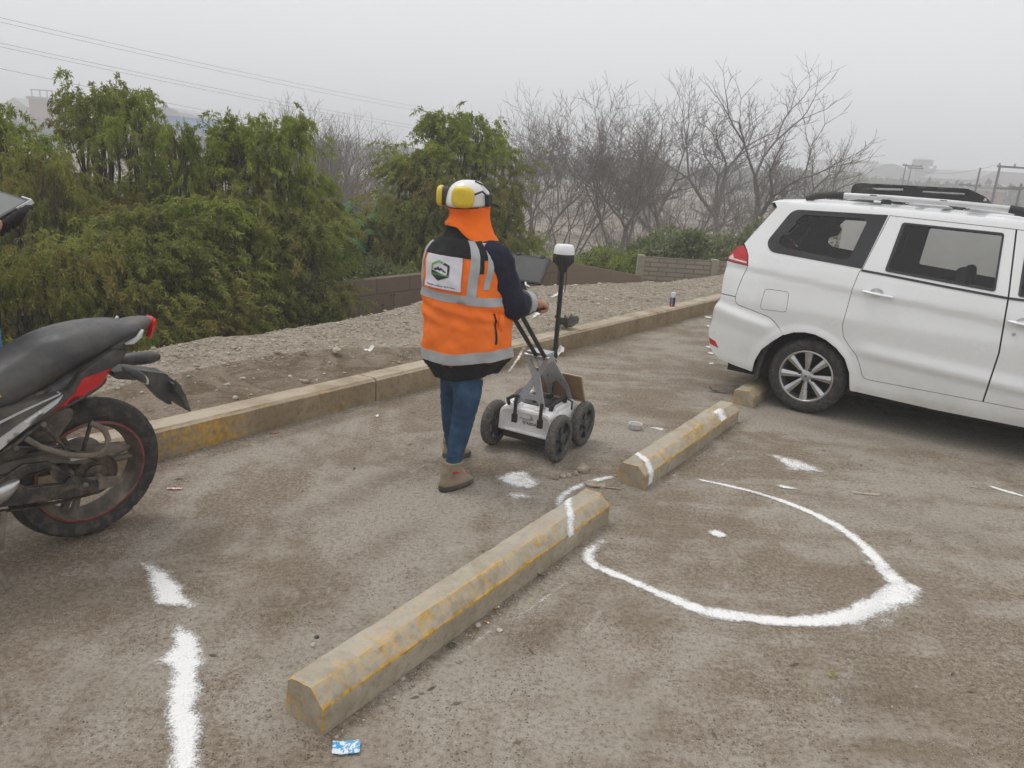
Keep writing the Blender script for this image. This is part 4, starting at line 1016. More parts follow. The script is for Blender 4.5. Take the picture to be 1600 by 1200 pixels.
MB().box((0, 3, H + .15), (wd + .5, 6.5, .3)).build('roof', M_conc, e, smooth=False)
e['category'] = 'building'; e.name = 'brick_shed'
Y = 140; e, wd, H = bld('row_house', 'low white building right of the red brick shed', 1597, Y, 40, vp(1597, 296, Y).z, 8, M_white)
MB().box((0, 4, H + .12), (wd + .4, 8.4, .25)).build('roof', M_red, e, smooth=False)
for s in (-.25, .2): MB().box((wd * s, -.06, H * .5), (1.2, .12, 1.2)).build('window', M_dkwin, e, smooth=False)
def far_tree(px, Y, topy, wpx, label, mat=M_leafd):
    top = vp(px, topy, Y); s = (top.z - VALLEY); rx = wpx / FPX * Y / 2
    return shrub('far_tree', label, 'tree', (top.x, top.y, VALLEY), (rx, rx, 0), s, 2600, mat, ll=.42, wl=.4, group='hazy trees in front of the far buildings', lumps=18)
far_tree(1495, 90, 310, 90, 'rounded dark tree beyond the front end of the roof rack'); far_tree(1545, 96, 322, 70, 'low tree above the front door of the van')
for i, (px, ty, wp, Y) in enumerate(((1338, 272, 60, 150), (1370, 280, 40, 155), (1310, 285, 50, 140), (1400, 283, 36, 160), (1470, 285, 40, 150))):
    far_tree(px, Y, ty, wp, ('hazy tree left of the arched warehouse', 'small hazy tree against the arched warehouse', 'hazy tree at the twig tips of the large bare tree', 'hazy conical tree at the middle of the arched warehouse', 'hazy tree behind the two close power poles')[i])
# a hazy belt of trees closing the valley: reads as one mass
n = 60000; ang = RS.uniform(-.95, .95, n); rr2 = RS.uniform(150, 210, n); X = np.sin(ang) * rr2; Yy = np.cos(ang) * rr2
hh = np.array([2.6 + 2.2 * abs(nz3(x * .03, 1)) + 1.8 * nz3(x * .11, 4) for x in X]); Z = VALLEY + RS.uniform(0, 1, n) * np.clip(hh, .6, 9)
o = leaves('distant_wood', np.stack([X, Yy, Z], 1), RS.normal(size=(n, 3)), RS.uniform(.7, 1.6, n), RS.uniform(.3, .6, n), leaf_mat("far_foliage", (.06, .08, .035), (.10, .12, .05), (.09, .08, .05))); tag(o, kind='stuff')
GP = 'power poles with cross arms at the right'
def pole(px, base, topy, Y, label, arms):
    top = vp(px, topy, Y); e = empty('power_pole', (top.x, top.y, VALLEY)); tag(e, label, 'power pole', GP); H = top.z - VALLEY
    MB().tube([(0, 0, -.2), (0, 0, H)], [.12, .08], 8).build('pole', M_pole, e)
    for (dz, L, sh_) in arms:
        MB().box((sh_, 0, H - dz), (L, .14, .14)).build('cross_arm', M_pole, e, smooth=False)
        for q in (-.45, 0, .45): MB().lathe([(.05, 0), (.09, .05), (.05, .1), (.08, .15), (.03, .2)], (sh_ + L * q, 0, H - dz + .07), n=8).build('insulator', M_conc, e)
    return e, Vector((top.x, top.y, top.z))
p1 = pole(1563, 320, 258, 62, 'tallest power pole with three long arms to one side', [(.1, 2.6, 1.1), (1.7, 2.2, 1.0), (3.4, 2.2, 1.0)])
p2 = pole(1532, 318, 262, 74, 'power pole with staggered arms left of the tallest one', [(1.6, 2.0, -.6), (4.6, 2.4, -.6), (5.6, 2.4, -.6)])
p3 = pole(1416, 300, 256, 100, 'thin pole standing at the right end of the arched warehouse', [(.2, 2.4, .8)])
p4 = pole(1424, 300, 260, 106, 'thinner pole just right of the one at the arched warehouse', [(.2, 2.0, .6)])
p5 = pole(1596, 345, 287, 58, 'plain pole at the very right edge of the photo', [(.3, 1.6, 0)])
M_wire = simple("wire", (.09, .09, .095), .7)
def wire(a, b, sag, label, r=.012, grp='overhead wires'):
    pts = [a.lerp(b, i / 24) - Vector((0, 0, sag * 4 * (i / 24) * (1 - i / 24))) for i in range(25)]
    o = MB().tube(pts, r, 4, cap=False).build('power_line', M_wire, ang=180); return tag(o, label, 'wire', grp)
for i, (ya, yb, lb) in enumerate(((20, 172, 'topmost overhead wire of the upper pair at the left'), (27, 178, 'lower wire of the upper pair at the left'), (62, 200, 'upper wire of the middle pair at the left'), (68, 205, 'lower wire of the middle pair at the left'), (103, 235, 'lowest single overhead wire at the left'))):
    a = vp(-160, ya - 30, 46); b = vp(800, yb + 18, 120); wire(a, b, .6, lb, .011)
for i, (da, lb) in enumerate(((.1, 'top wire running left from the tallest power pole'), (1.7, 'second wire running left from the tallest power pole'), (3.4, 'third wire running left from the tallest power pole'))):
    wire(p1[1] - Vector((0, 0, da - .2)), p3[1] - Vector((0, 0, .3 + i * 1.2)), .8, lb, .012); 
wire(p1[1] + Vector((1.8, 0, .1)), vp(1720, 268, 50), .3, 'wire leaving the tallest pole towards the right edge', .012)

# ------------------------------------------------------------------ haze
b = bpy.data.materials.new("haze_air"); b.use_nodes = True; t_ = b.node_tree; t_.nodes.clear()
ou = t_.nodes.new("ShaderNodeOutputMaterial"); pv = t_.nodes.new("ShaderNodeVolumePrincipled")
pv.inputs['Color'].default_value = (.93, .95, .98, 1); pv.inputs['Density'].default_value = HAZE; pv.inputs['Anisotropy'].default_value = 0.0
t_.links.new(pv.outputs[0], ou.inputs['Volume'])
o = MB().box((0, 285, 7.5), (1500, 700, 22)).build('haze', b, smooth=False); tag(o, kind='stuff')
# ------------------------------------------------------------------ white van
def paint_mat():
    b = NB("white_paint"); n = b.noise(2.2, 7, .7); g = b.noise(60, 4, .7); sp = b.n("ShaderNodeSeparateXYZ"); b.t.links.new(b.tc.outputs['Object'], sp.inputs[0])
    low = b.rng(sp.outputs[2], .55, .22)      # road dust clings to the lower panels
    c = b.mix(b.math('MULTIPLY', b.math('MULTIPLY', low, b.rng(n, .35, .65)), .38), (.785, .80, .80), (.40, .36, .30))
    c = b.mix(b.math('MULTIPLY', b.rng(n, .45, .75), .10), c, (.55, .52, .46))
    c = b.mix(b.math('MULTIPLY', b.rng(g, .62, .75), .12), c, (.5, .46, .4))
    b.fin(c, b.rng(n, .3, .7, .22, .38), spec=.5); b.p.inputs['Coat Weight'].default_value = .35; b.p.inputs['Coat Roughness'].default_value = .12
    return b.m
M_paint = paint_mat()
M_blk = simple("black_gloss", (.018, .019, .021), .22, scale=8, dirt=(.10, .095, .085), dscale=3, damt=.22)
M_blkp = simple("black_plastic", (.026, .027, .028), .55, scale=40, bump=.15, dirt=(.12, .10, .08), dscale=5, damt=.35)
M_rub = simple("tyre_rubber", (.030, .029, .028), .85, scale=50, bump=.25, dirt=(.13, .11, .085), dscale=26, damt=.5)
M_alloy = simple("alloy", (.50, .50, .50), .34, .85, scale=20, var=.06, dirt=(.22, .19, .16), dscale=9, damt=.35)
M_dark = simple("dark_interior", (.085, .086, .092), .8)
M_under = simple("underbody", (.02, .018, .016), .95)
M_seat = simple("seat_fabric", (.040, .040, .045), .85, scale=60, bump=.2)
M_redl = simple("red_lens", (.50, .018, .02), .12, scale=30, var=.15)
M_whl = simple("clear_lens", (.62, .60, .58), .15)
M_silv = simple("silver_plastic", (.62, .63, .64), .38, .3, scale=20, var=.05, dirt=(.4, .37, .32), damt=.25)
def glass_mat(name, tint, rough=.02, base=.0):
    b = NB(name); b.t.nodes.remove(b.p)
    tr = b.n("ShaderNodeBsdfTransparent"); tr.inputs[0].default_value = (*tint, 1); gl = b.n("ShaderNodeBsdfGlossy"); gl.inputs['Roughness'].default_value = rough
    fr = b.n("ShaderNodeFresnel"); fr.inputs[0].default_value = 1.5; mx = b.n("ShaderNodeMixShader"); b.t.links.new(fr.outputs[0], mx.inputs[0])
    b.t.links.new(tr.outputs[0], mx.inputs[1]); b.t.links.new(gl.outputs[0], mx.inputs[2]); b.t.links.new(mx.outputs[0], b.out.inputs[0]); return b.m
M_glass = glass_mat("tinted_glass", (.84, .85, .86))

_TH = rad(-33.3); VAN = empty('van', (2.29, 5.83, 0), _TH)
tag(VAN, 'white passenger van with a black roof rack, parked against the far wheel stop', 'van')
LEAN = rad(3.0)          # the lot falls away under the far wheels, the body leans with it
ZV = [(0, -.03), (.2, -.01), (.3, .03), (.5, .045), (.62, .05), (.8, .06), (1.0, .04), (1.1, .015), (1.2, -.018), (1.6, -.17), (1.75, -.3)]
def vz(u, z):
    v = float(np.interp(z, [a for a, _ in ZV], [b_ for _, b_ in ZV])) + math.tan(LEAN) * max(0, z - .3)
    zc = 1.072 - .078 * (u + .527); d = zc - z; v -= .011 * sm(d, -.004, .020) * (1 - sm(d, .03, .24))
    zl = .574 - .065 * (u - .345); f = sm(u, .22, .5) * (1 - sm(u, 2.0, 2.2))
    v += f * .022 * ((1 - sm(z - zl, 0, .10)) if z > zl else (1 - sm(zl - z, 0, .05)))
    zb = .71 - .175 * (u + .76); f = 1 - sm(u, -.36, -.24)
    v += f * (.034 * (1 - sm(z - zb, 0, .075)) - .012 * sm(zb - z, 0, .12))
    for cu in (-.035, 2.62):
        r_ = math.hypot(u - cu, z - .28); v += .014 * (1 - sm(r_, .385, .425)) * (z > .2)
    return v
def yoff(u):
    y = .17 * ((-.42 - u) / .38) ** 2 if u < -.42 else 0.0
    return y + (.35 * ((u - 2.75) / .75) ** 2 if u > 2.75 else 0)
def SV(u, z, off=0.0):
    yo = yoff(u); return Vector((u - (.342 * yo if u < 0 else 0), -vz(u, z) + yo + off, z))
def panel(name, outer, mat, holes=(), off=0.0, step=.024, lip=.014, parent=None, both=True, label=None):
    vs, fs = sheet(outer, holes, step); mb = MB(); V = [SV(u, z, off) for u, z in vs]
    mb.add(V, fs)
    for L in [outer] + list(holes):
        R = resample(L, step); n = len(R)
        mb.add([SV(u, z, off) for u, z in R] + [SV(u, z, off + lip) for u, z in R], [(k, (k + 1) % n, n + (k + 1) % n, n + k) for k in range(n)])
    o = mb.build(name, mat, parent or VAN, ang=42, weld=False)
    # outward = -y
    if label: o['label'] = label
    if both:
        o2 = o.copy(); COL.objects.link(o2); o2.location = (0, 1.72, 0); o2.scale = (1, -1, 1)
    return o
def arc(cu, cz, r, a0, a1, n=14): return [(cu + r * math.cos(rad(a0 + (a1 - a0) * i / n)), cz + r * math.sin(rad(a0 + (a1 - a0) * i / n))) for i in range(n + 1)]
ARCH = [(-.204, .600), (-.133, .635), (-.055, .649), (.025, .646), (.108, .62), (.194, .569), (.267, .5), (.314, .4), (.337, .271)]
REARSEAM = [(-.575, 1.087), (-.598, 1.0), (-.615, .914), (-.625, .84), (-.620, .80), (-.598, .776), (-.45, .747), (-.34, .722), (-.29, .690)]
side = ([(-.498, 1.598), (-.47, 1.56), (-.56, 1.41), (-.648, 1.255), (-.616, 1.213), (-.592, 1.167)] + REARSEAM + ARCH + [(.345, .262), (.92, .245), (1.47, .250), (2.22, .255)] +
        arc(2.62, .28, .372, 176, 4) + [(3.05, .27), (3.30, .30), (3.44, .42), (3.46, .60), (3.42, .80), (3.30, .92), (2.9, 1.0), (2.45, 1.06), (2.05, 1.12), (1.78, 1.32), (1.5, 1.51), (1.35, 1.572), (1.128, 1.611), (.7, 1.623), (.257, 1.627), (-.262, 1.619)])
DOOR = [(.345, 1.574), (.255, 1.176), (.238, 1.15), (.218, 1.018), (.203, .745), (.222, .665), (.262, .615), (.333, .545), (.372, .47), (.392, .42), (.402, .395), (.422, .378), (.454, .371), (1.196, .373), (1.219, .73), (1.194, 1.102), (1.141, 1.556)]
FDOOR = [(1.143, 1.556), (1.196, 1.102), (1.221, .73), (1.198, .373), (2.0, .373), (2.13, .5), (2.16, .8), (2.08, 1.03), (1.98, 1.13), (1.72, 1.34), (1.49, 1.49), (1.36, 1.545)]
def inset(P, d):
    """moves a simple polygon's corners inwards by d"""
    n = len(P); A = sum(P[i][0] * P[(i + 1) % n][1] - P[(i + 1) % n][0] * P[i][1] for i in range(n)); s = 1 if A > 0 else -1; out = []
    for i in range(n):
        a, b_, c = Vector(P[i - 1]), Vector(P[i]), Vector(P[(i + 1) % n]); e1 = (b_ - a).normalized(); e2 = (c - b_).normalized()
        nn = Vector((-e1.y - e2.y, e1.x + e2.x)); nn = nn.normalized() if nn.length > 1e-6 else Vector((-e1.y, e1.x)); k = max(.4, nn.dot(Vector((-e1.y, e1.x))))
        out.append(tuple(b_ + nn * s * d / k))
    return out
DW_OUT = round_poly([(.441, 1.533), (1.08, 1.524), (1.113, 1.132), (.406, 1.178)], .022)
DW_IN = round_poly([(.462, 1.518), (1.068, 1.509), (1.098, 1.148), (.424, 1.194)], .02)
QW_OUT = round_poly([(-.345, 1.556), (.335, 1.575), (.252, 1.176), (-.435, 1.218), (-.480, 1.29)], [.06, .004, .004, .06, .04])
QW_IN = round_poly([(-.255, 1.521), (.165, 1.534), (.205, 1.515), (.149, 1.238), (.092, 1.226), (-.344, 1.262), (-.392, 1.300), (-.375, 1.353), (-.313, 1.364), (-.272, 1.437), (-.305, 1.462)], .018)
FW_OUT = round_poly([(1.215, 1.505), (1.36, 1.495), (1.50, 1.43), (1.92, 1.115), (1.245, 1.120)], .02)
FW_IN = inset(FW_OUT, .014)
FUEL = round_poly([(-.410, .936), (-.222, .936), (-.214, .776), (-.424, .770)], .032)
LAMP = [(-.650, 1.246), (-.618, 1.211), (-.594, 1.166), (-.578, 1.090), (-.738, 1.104), (-.750, 1.124), (-.733, 1.176), (-.690, 1.225)]
panel('side_panel', side, M_paint, [DOOR[:14] + FDOOR[3:] + [FDOOR[0], DOOR[-1]], round_poly(inset(QW_OUT, .02), .0), FUEL])
panel('sliding_door', inset(DOOR, .0042), M_paint, [inset(DW_OUT, .006)])
panel('front_door', inset(FDOOR, .0042), M_paint, [inset(FW_OUT, .006)])
fl = panel('fuel_flap', inset(FUEL, .0035), M_paint, both=False)
panel('rear_corner', [(-.750, 1.100), (-.580, 1.087), (-.603, 1.0), (-.620, .914), (-.629, .836), (-.745, .836), (-.752, .95)], M_paint)
panel('rear_bumper', [(-.745, .829), (-.629, .829), (-.624, .800), (-.600, .771), (-.45, .742), (-.342, .717), (-.294, .685), (-.209, .603), (-.291, .528), (-.357, .453), (-.396, .356), (-.408, .261), (-.55, .275), (-.691, .296), (-.741, .332), (-.782, .37), (-.794, .433), (-.807, .504), (-.790, .617), (-.778, .708)], M_paint, step=.02)
panel('window_surround', QW_OUT, M_blk, [QW_IN], off=-.003, lip=.01)
panel('window_surround', DW_OUT, M_blk, [DW_IN], off=-.004, lip=.02)
panel('window_surround', FW_OUT, M_blk, [FW_IN], off=-.003, lip=.01)
for nm, P in (('quarter_window', QW_IN), ('door_window', DW_IN), ('door_window', FW_IN)): panel(nm, inset(P, -.002), M_glass, off=.004, lip=.001, step=.06)
panel('belt_trim', [(.255, 1.172), (.405, 1.163), (.823, 1.132), (1.19, 1.110), (1.19, 1.094), (.823, 1.116), (.405, 1.147), (.252, 1.157)], M_blk, off=-.004)
panel('belt_trim', [(1.200, 1.110), (1.95, 1.108), (1.95, 1.092), (1.200, 1.094)], M_blk, off=-.004)
lampo = panel('tail_lamp', inset(LAMP, .003), M_redl, off=-.006, step=.02)
LQ = [(-.738, 1.1215), (-.590, 1.107), (-.590, 1.119), (-.700, 1.131), (-.715, 1.165), (-.738, 1.135)]
panel('lamp_reflector', LQ, M_whl, off=-.0085, parent=VAN)
panel('rear_reflector', [(-.794, .447), (-.738, .432), (-.706, .385), (-.782, .398)], M_redl, off=-.006)
# seam underlay and interior trim: one dark inner skin with the window openings
inner = [(-.470, 1.575), (-.55, 1.38), (-.62, 1.23), (-.69, 1.18), (-.70, .85), (-.76, .60), (-.76, .45), (-.70, .33), (-.43, .30), (-.40, .40), (-.36, .47), (-.29, .545), (-.21, .615)] + [(a, b_ + .014) for a, b_ in ARCH[1:-1]] + [(.35, .29), (.92, .27), (2.2, .275)] + arc(2.62, .28, .385, 174, 6) + [(3.3, .4), (3.36, .7), (3.2, .88), (2.45, 1.02), (2.02, 1.10), (1.76, 1.30), (1.48, 1.49), (1.3, 1.56), (.257, 1.60), (-.262, 1.60)]
panel('inner_trim', inner, M_dark, [inset(QW_IN, -.012), inset(DW_IN, -.006), inset(FW_IN, -.006)], off=.022, step=.05, lip=.02)
# roof, tailgate, nose
def strip_surface(name, rows, mat, parent=None, ang=40, label=None):
    mb = MB(); mb.loft(rows, cap=False, closed=False); return mb.build(name, mat, parent or VAN, ang=ang)
def across(p, z_crown=0, bulge_u=0, n=12):
    """row of points from the right edge point p to its mirror on the left side"""
    y0 = p.y; y1 = 1.72 - p.y; out = []
    for i in range(n + 1):
        s = i / n; k = math.sin(math.pi * s) ** .55 if 0 < s < 1 else 0
        out.append(Vector((p.x + bulge_u * k, y0 + (y1 - y0) * s, p.z + z_crown * k)))
    return out
RL = [(-.498, 1.598), (-.262, 1.619), (.257, 1.627), (.7, 1.623), (1.128, 1.611), (1.35, 1.572)]
strip_surface('roof', [across(SV(-.52, 1.592), .030, -.05)] + [across(SV(u, z), .048) for u, z in RL], M_paint)
strip_surface('windscreen', [across(SV(1.35, 1.572), .048, 0), across(SV(1.78, 1.32), .02, .10), across(SV(2.05, 1.12), .0, .18)], M_blk)
strip_surface('bonnet', [across(SV(2.05, 1.12), 0, .18), across(SV(2.45, 1.06), .03, .05), across(SV(2.9, 1.0), .03, .06), across(SV(3.30, .92), .02, .14)], M_paint)
strip_surface('front_bumper', [across(SV(3.30, .92), .02, .14), across(SV(3.42, .80), 0, .17), across(SV(3.46, .6), 0, .18), across(SV(3.44, .42), 0, .18), across(SV(3.30, .30), 0, .18)], M_paint)
strip_surface('spoiler', [across(SV(-.52, 1.592), .03, -.05), across(SV(-.50, 1.560), .012, -.05), across(SV(-.47, 1.545), 0, -.02)], M_paint)
strip_surface('rear_window', [across(SV(-.47, 1.545), 0, -.02), across(SV(-.56, 1.41), 0, -.04), across(SV(-.648, 1.255), 0, -.06)], M_blk)
strip_surface('tailgate', [across(SV(-.648, 1.255), 0, -.06), across(SV(-.745, 1.12), 0, -.07), across(SV(-.752, .95), 0, -.08), across(SV(-.745, .829), 0, -.07)], M_paint)
strip_surface('rear_bumper', [across(SV(-.745, .829), 0, -.07), across(SV(-.778, .708), 0, -.08), across(SV(-.807, .504), 0, -.09), across(SV(-.794, .433), 0, -.08), across(SV(-.741, .332), 0, -.08), across(SV(-.69, .296), 0, -.02)], M_paint)
mb = MB(); mb.box((1.3, .86, .29), (3.9, 1.56, .16)); mb.box((1.3, .86, .20), (1.6, .9, .10)); mb.tube([(-.7, 1.2, .22), (-.3, 1.2, .19), (.6, 1.1, .19)], .05, 10); mb.build('underbody', M_under, VAN, smooth=False)
mb = MB(); mb.box((.1, .86, .62), (1.35, 1.45, .5)); mb.box((2.5, .86, .62), (1.5, 1.45, .5)); mb.build('floor', M_under, VAN, smooth=False)
for cu in (-.035, 2.62):
    for yy in (.02, 1.42):
        mb = MB(); ring = [[Vector((cu + .395 * math.cos(rad(a)), yy + d, .28 + .395 * math.sin(rad(a)))) for a in range(-8, 190, 9)] for d in (0, .28)]
        mb.loft(ring, cap=False, closed=False); mb.add([Vector((cu, yy + (.28 if yy < .5 else 0), .28))] + ring[1 if yy < .5 else 0], [(0, k + 1, k + 2) for k in range(len(ring[0]) - 1)]); mb.build('wheel_well', M_under, VAN)
# interior: seats with headrests
def seat(u, y, w_=.46, zt=1.10, head=True):
    mb = MB(); mb.box((u + .18, y, .72), (.48, w_, .16), Matrix.Rotation(rad(-6), 3, 'Y')); mb.box((u - .10, y, (zt + .7) / 2), (.12, w_ * .95, zt - .66), Matrix.Rotation(rad(-9), 3, 'Y'), .82)
    o = mb.build('seat', M_seat, VAN, bevel=.04, seg=3)
    if head:
        m2 = MB(); m2.box((u - .17, y, zt + .10), (.09, .25, .17), Matrix.Rotation(rad(-6), 3, 'Y'), .85); m2.build('headrest', M_seat, o, bevel=.035, seg=3)
        m3 = MB(); m3.tube([(u - .15, y - .06, zt - .05), (u - .165, y - .06, zt + .08)], .006, 6); m3.tube([(u - .15, y + .06, zt - .05), (u - .165, y + .06, zt + .08)], .006, 6); m3.build('headrest_post', M_alloy, o)
for y in (.44, 1.28): seat(1.04, y, zt=1.07); 
seat(.30, .45, zt=.98, head=False); seat(.30, 1.27, zt=.98, head=False); seat(-.15, .86, 1.1, .98, False)
MB().tube([(.475, .17, 1.5), (.47, .15, 1.2), (.45, .13, .9)], .02, 5, flat=.2).build('seat_belt', M_seat, VAN)
# handles, lock, rails, latch
def handle(u0, z0, u1, z1):
    a, c = SV(u0, z0, -.012), SV(u1, z1, -.012); m = a.lerp(c, .5) + Vector((0, -.022, 0)); mb = MB()
    pts = [a, a.lerp(c, .12) + Vector((0, -.018, 0)), a.lerp(c, .35) + Vector((0, -.028, 0)), m + Vector((0, -.008, 0)), a.lerp(c, .65) + Vector((0, -.028, 0)), a.lerp(c, .88) + Vector((0, -.018, 0)), c]
    mb.tube(pts, [.013, .017, .016, .015, .016, .017, .013], 12, flat=.62); o = mb.build('door_handle', M_paint, VAN)
    cup = MB(); cc = SV((u0 + u1) / 2 - .01, (z0 + z1) / 2 + .008, -.0015); n = 24
    cup.add([cc + Vector((0, .004, 0))] + [cc + Vector((.045 * math.cos(6.283 * k / n), 0, .033 * math.sin(6.283 * k / n))) for k in range(n)], [(0, 1 + k, 1 + (k + 1) % n) for k in range(n)])
    cup.build('handle_cup', simple("handle_recess", (.50, .50, .49), .5) if 'handle_recess' not in bpy.data.materials else bpy.data.materials['handle_recess'], o); return o
handle(.300, 1.020, .500, 1.004); handle(1.232, .955, 1.42, .940)
lk = SV(1.277, .874, -.004); MB().lathe([(.012, 0), (.012, -.005), (.007, -.006), (.0, -.006)], lk, 'Y', 16).build('door_lock', M_alloy, VAN)
for yy, mir in ((.215, 1), (1.505, -1)):
    rail = MB(); P = [(-.29, 1.640), (-.24, 1.668), (-.15, 1.686), (-.02, 1.692), (.3, 1.699), (.7, 1.698), (1.07, 1.688), (1.2, 1.672), (1.30, 1.640)]
    def railpts(a, b_): return [(u, yy, z) for u, z in P[a:b_]]
    r1 = MB().tube(railpts(3, 7), .017, 10, flat=1.3).build('roof_rail', M_silv, VAN)
    for s_ in ((0, 4), (6, 9)): MB().tube(railpts(*s_), [.022] * (s_[1] - s_[0]), 10, flat=1.3).build('rail_foot', M_blkp, r1, bevel=0)
    MB().box((.285, yy, 1.672), (.075, .035, .04), None, .8).build('rail_foot', M_blkp, r1, bevel=.006)
lt = MB(); lt.tube([SV(-.330, 1.385, -.008), SV(-.318, 1.41, -.02), SV(-.290, 1.452, -.010)], .007, 8); lt.build('window_latch', M_blkp, VAN)
# aerial roof basket (plastic, sloping fairing in front)
rk = empty('roof_rack', (0, 0, 0)); rk.parent = None
rk.matrix_world = Matrix.Translation((2.29, 5.83, 0)) @ Matrix.Rotation(_TH, 4, 'Z'); tag(rk, 'black plastic roof basket with slotted sides clamped on the van roof rails', 'roof rack')
def rack_side(yy):
    prof = round_poly([(-.005, 1.715), (.0, 1.785), (.05, 1.800), (.78, 1.812), (.90, 1.765), (.935, 1.735), (.90, 1.722), (.35, 1.712), (.12, 1.700)], .02)
    holes = [round_poly([(.075, 1.770), (.36, 1.783), (.36, 1.766), (.075, 1.752)], .004), round_poly([(.49, 1.776), (.765, 1.780), (.775, 1.760), (.49, 1.755)], .004)]
    vs, fs = sheet(prof, holes, .02); mb = MB()
    for d in (0, .045): mb.add([(u, yy + d, z) for u, z in vs], fs)
    for L in [prof] + holes:
        R = resample(L, .02); n = len(R); mb.add([(u, yy, z) for u, z in R] + [(u, yy + .045, z) for u, z in R], [(k, (k + 1) % n, n + (k + 1) % n, n + k) for k in range(n)])
    mb.build('side_rail', M_blkp, rk, ang=30)
rack_side(.36); rack_side(1.30)
for u in (.12, .30, .48, .66): MB().box((u, .85, 1.728), (.055, .93, .014)).build('slat', M_blkp, rk, bevel=.004)
mb = MB(); mb.loft([[Vector((u, y, z)) for u, z in ((.80, 1.806), (.90, 1.765), (.93, 1.736), (.90, 1.728), (.80, 1.760))] for y in (.40, .6, .85, 1.1, 1.31)]); mb.build('fairing', M_blkp, rk, ang=50)
mb = MB(); mb.loft([[Vector((u, y, z)) for u, z in ((.0, 1.735), (.0, 1.785), (.04, 1.795), (.045, 1.735))] for y in (.40, .85, 1.31)]); mb.build('rear_rail', M_blkp, rk, ang=50)
cap = MB(); cap.tube([(.895, .365, 1.745), (.925, .37, 1.735)], [.016, .006], 8); cap.build('end_cap', M_alloy, rk)
for u in (.19, .66):
    MB().box((u, .86, 1.704), (.05, 1.32, .018)).build('cross_bar', M_blkp, rk, bevel=.003)
    for yy in (.24, 1.48):
        mb = MB(); mb.box((u, yy, 1.703), (.07, .05, .03)); mb.tube([(u - .05, yy - .02, 1.712), (u - .04, yy - .03, 1.70), (u + .05, yy - .03, 1.706)], .006, 6); mb.tube([(u + .04, yy - .03, 1.715), (u + .06, yy - .03, 1.700), (u + .085, yy - .03, 1.704)], .005, 6)
        for q in range(4): mb.tube([(u - .06 + q * .035, .33, 1.718), (u - .055 + q * .035, .31, 1.700), (u - .03 + q * .035, .315, 1.709)], .0045, 5)
        mb.build('clamp', M_blkp, rk)
# wheels
def wheel_parts(root, cx, cy, cz, s, Rt, Rr, wt, mirror=1):
    """s = -1: outer face towards -y"""
    n = 120; T = [(Rr, -wt * .42), (Rr + .012, -wt * .49), ((Rt + Rr) / 2, -wt * .52), (Rt - .022, -wt * .47), (Rt - .007, -wt * .38), (Rt, -wt * .22), (Rt, -wt * .06), (Rt - .006, -wt * .03), (Rt - .006, wt * .03), (Rt, wt * .06), (Rt, wt * .22), (Rt - .007, wt * .38), (Rt - .022, wt * .47), ((Rt + Rr) / 2, wt * .52), (Rr + .012, wt * .49), (Rr, wt * .42)]
    tm = MB(); vs = []
    for i, (r, h) in enumerate(T):
        for k in range(n):
            a = 2 * math.pi * k / n; rr = r - (.006 if (k % 3 == 0 and 3 <= i <= 12 and i not in (7, 8)) else 0)
            vs.append(Vector((cx + rr * math.cos(a), cy + s * -1 * -h * 1.0, cz + rr * math.sin(a))))
    m = len(T); tm.add(vs, [(i * n + k, i * n + (k + 1) % n, ((i + 1) % m) * n + (k + 1) % n, ((i + 1) % m) * n + k) for i in range(m) for k in range(n)])
    wh = empty('wheel'); wh.parent = root
    tm.build('tyre', M_rub, wh, ang=50)
    o_ = s * wt / 2; rim = MB()
    rim.lathe([(Rr + .004, o_ * .86), (Rr + .006, o_ * .98), (Rr - .004, o_ * 1.0), (Rr - .010, o_ * .93), (Rr - .016, o_ * .6), (Rr - .02, -o_ * .7), (Rr - .012, -o_ * .85)], (cx, cy, cz), 'Y', 64, cap=False)
    for q in range(8):
        a = 2 * math.pi * (q + .04) / 8; R_ = Matrix.Rotation(-a, 3, 'Y'); 
        for sg in (-1, 1):
            P = [(.022, sg * .0, o_ * .80), (.030, sg * .012, o_ * .74), (Rr - .012, sg * .030, o_ * .86), (Rr - .010, 0, o_ * .965)]
            Pb = [(x, z, y - s * .022) for x, z, y in P]
            vv = [R_ @ Vector((x, y, z)) for x, z, y in P] + [R_ @ Vector((x, y, z)) for x, z, y in Pb]
            rim.add([v + Vector((cx, cy, cz)) for v in vv], [(0, 1, 2, 3), (7, 6, 5, 4), (0, 4, 5, 1), (1, 5, 6, 2), (2, 6, 7, 3), (3, 7, 4, 0)])
    rim.lathe([(.052, o_ * .5), (.052, o_ * .70), (.040, o_ * .80), (.030, o_ * .83), (.028, o_ * .90), (.022, o_ * .93), (0, o_ * .94)], (cx, cy, cz), 'Y', 32)
    rim.build('rim', M_alloy, wh, ang=30)
    MB().lathe([(Rr - .03, o_ * .15), (.01, o_ * .15)], (cx, cy, cz), 'Y', 40).build('brake_drum', M_under, wh)
    for q in range(4):
        a = rad(68 + 90 * q); MB().lathe([(.013, o_ * .66), (.013, o_ * .84), (.010, o_ * .86), (.006, o_ * .80)], (cx + .057 * math.cos(a), cy, cz + .057 * math.sin(a)), 'Y', 12).build('wheel_nut', M_blkp, wh)
    em = MB(); y_ = o_ * .955 + cy
    for P in ([(-.012, -.008), (-.002, .010), (.004, .010), (-.006, -.008)], [(.012, .008), (.002, -.010), (-.004, -.010), (.006, .008)]):
        em.add([(cx + x, y_, cz + z) for x, z in P] + [(cx + x, y_ + s * .001, cz + z) for x, z in P], [(0, 1, 2, 3), (7, 6, 5, 4), (0, 1, 5, 4), (1, 2, 6, 5), (2, 3, 7, 6), (3, 0, 4, 7)])
    em.build('emblem', M_blkp, wh); return wh
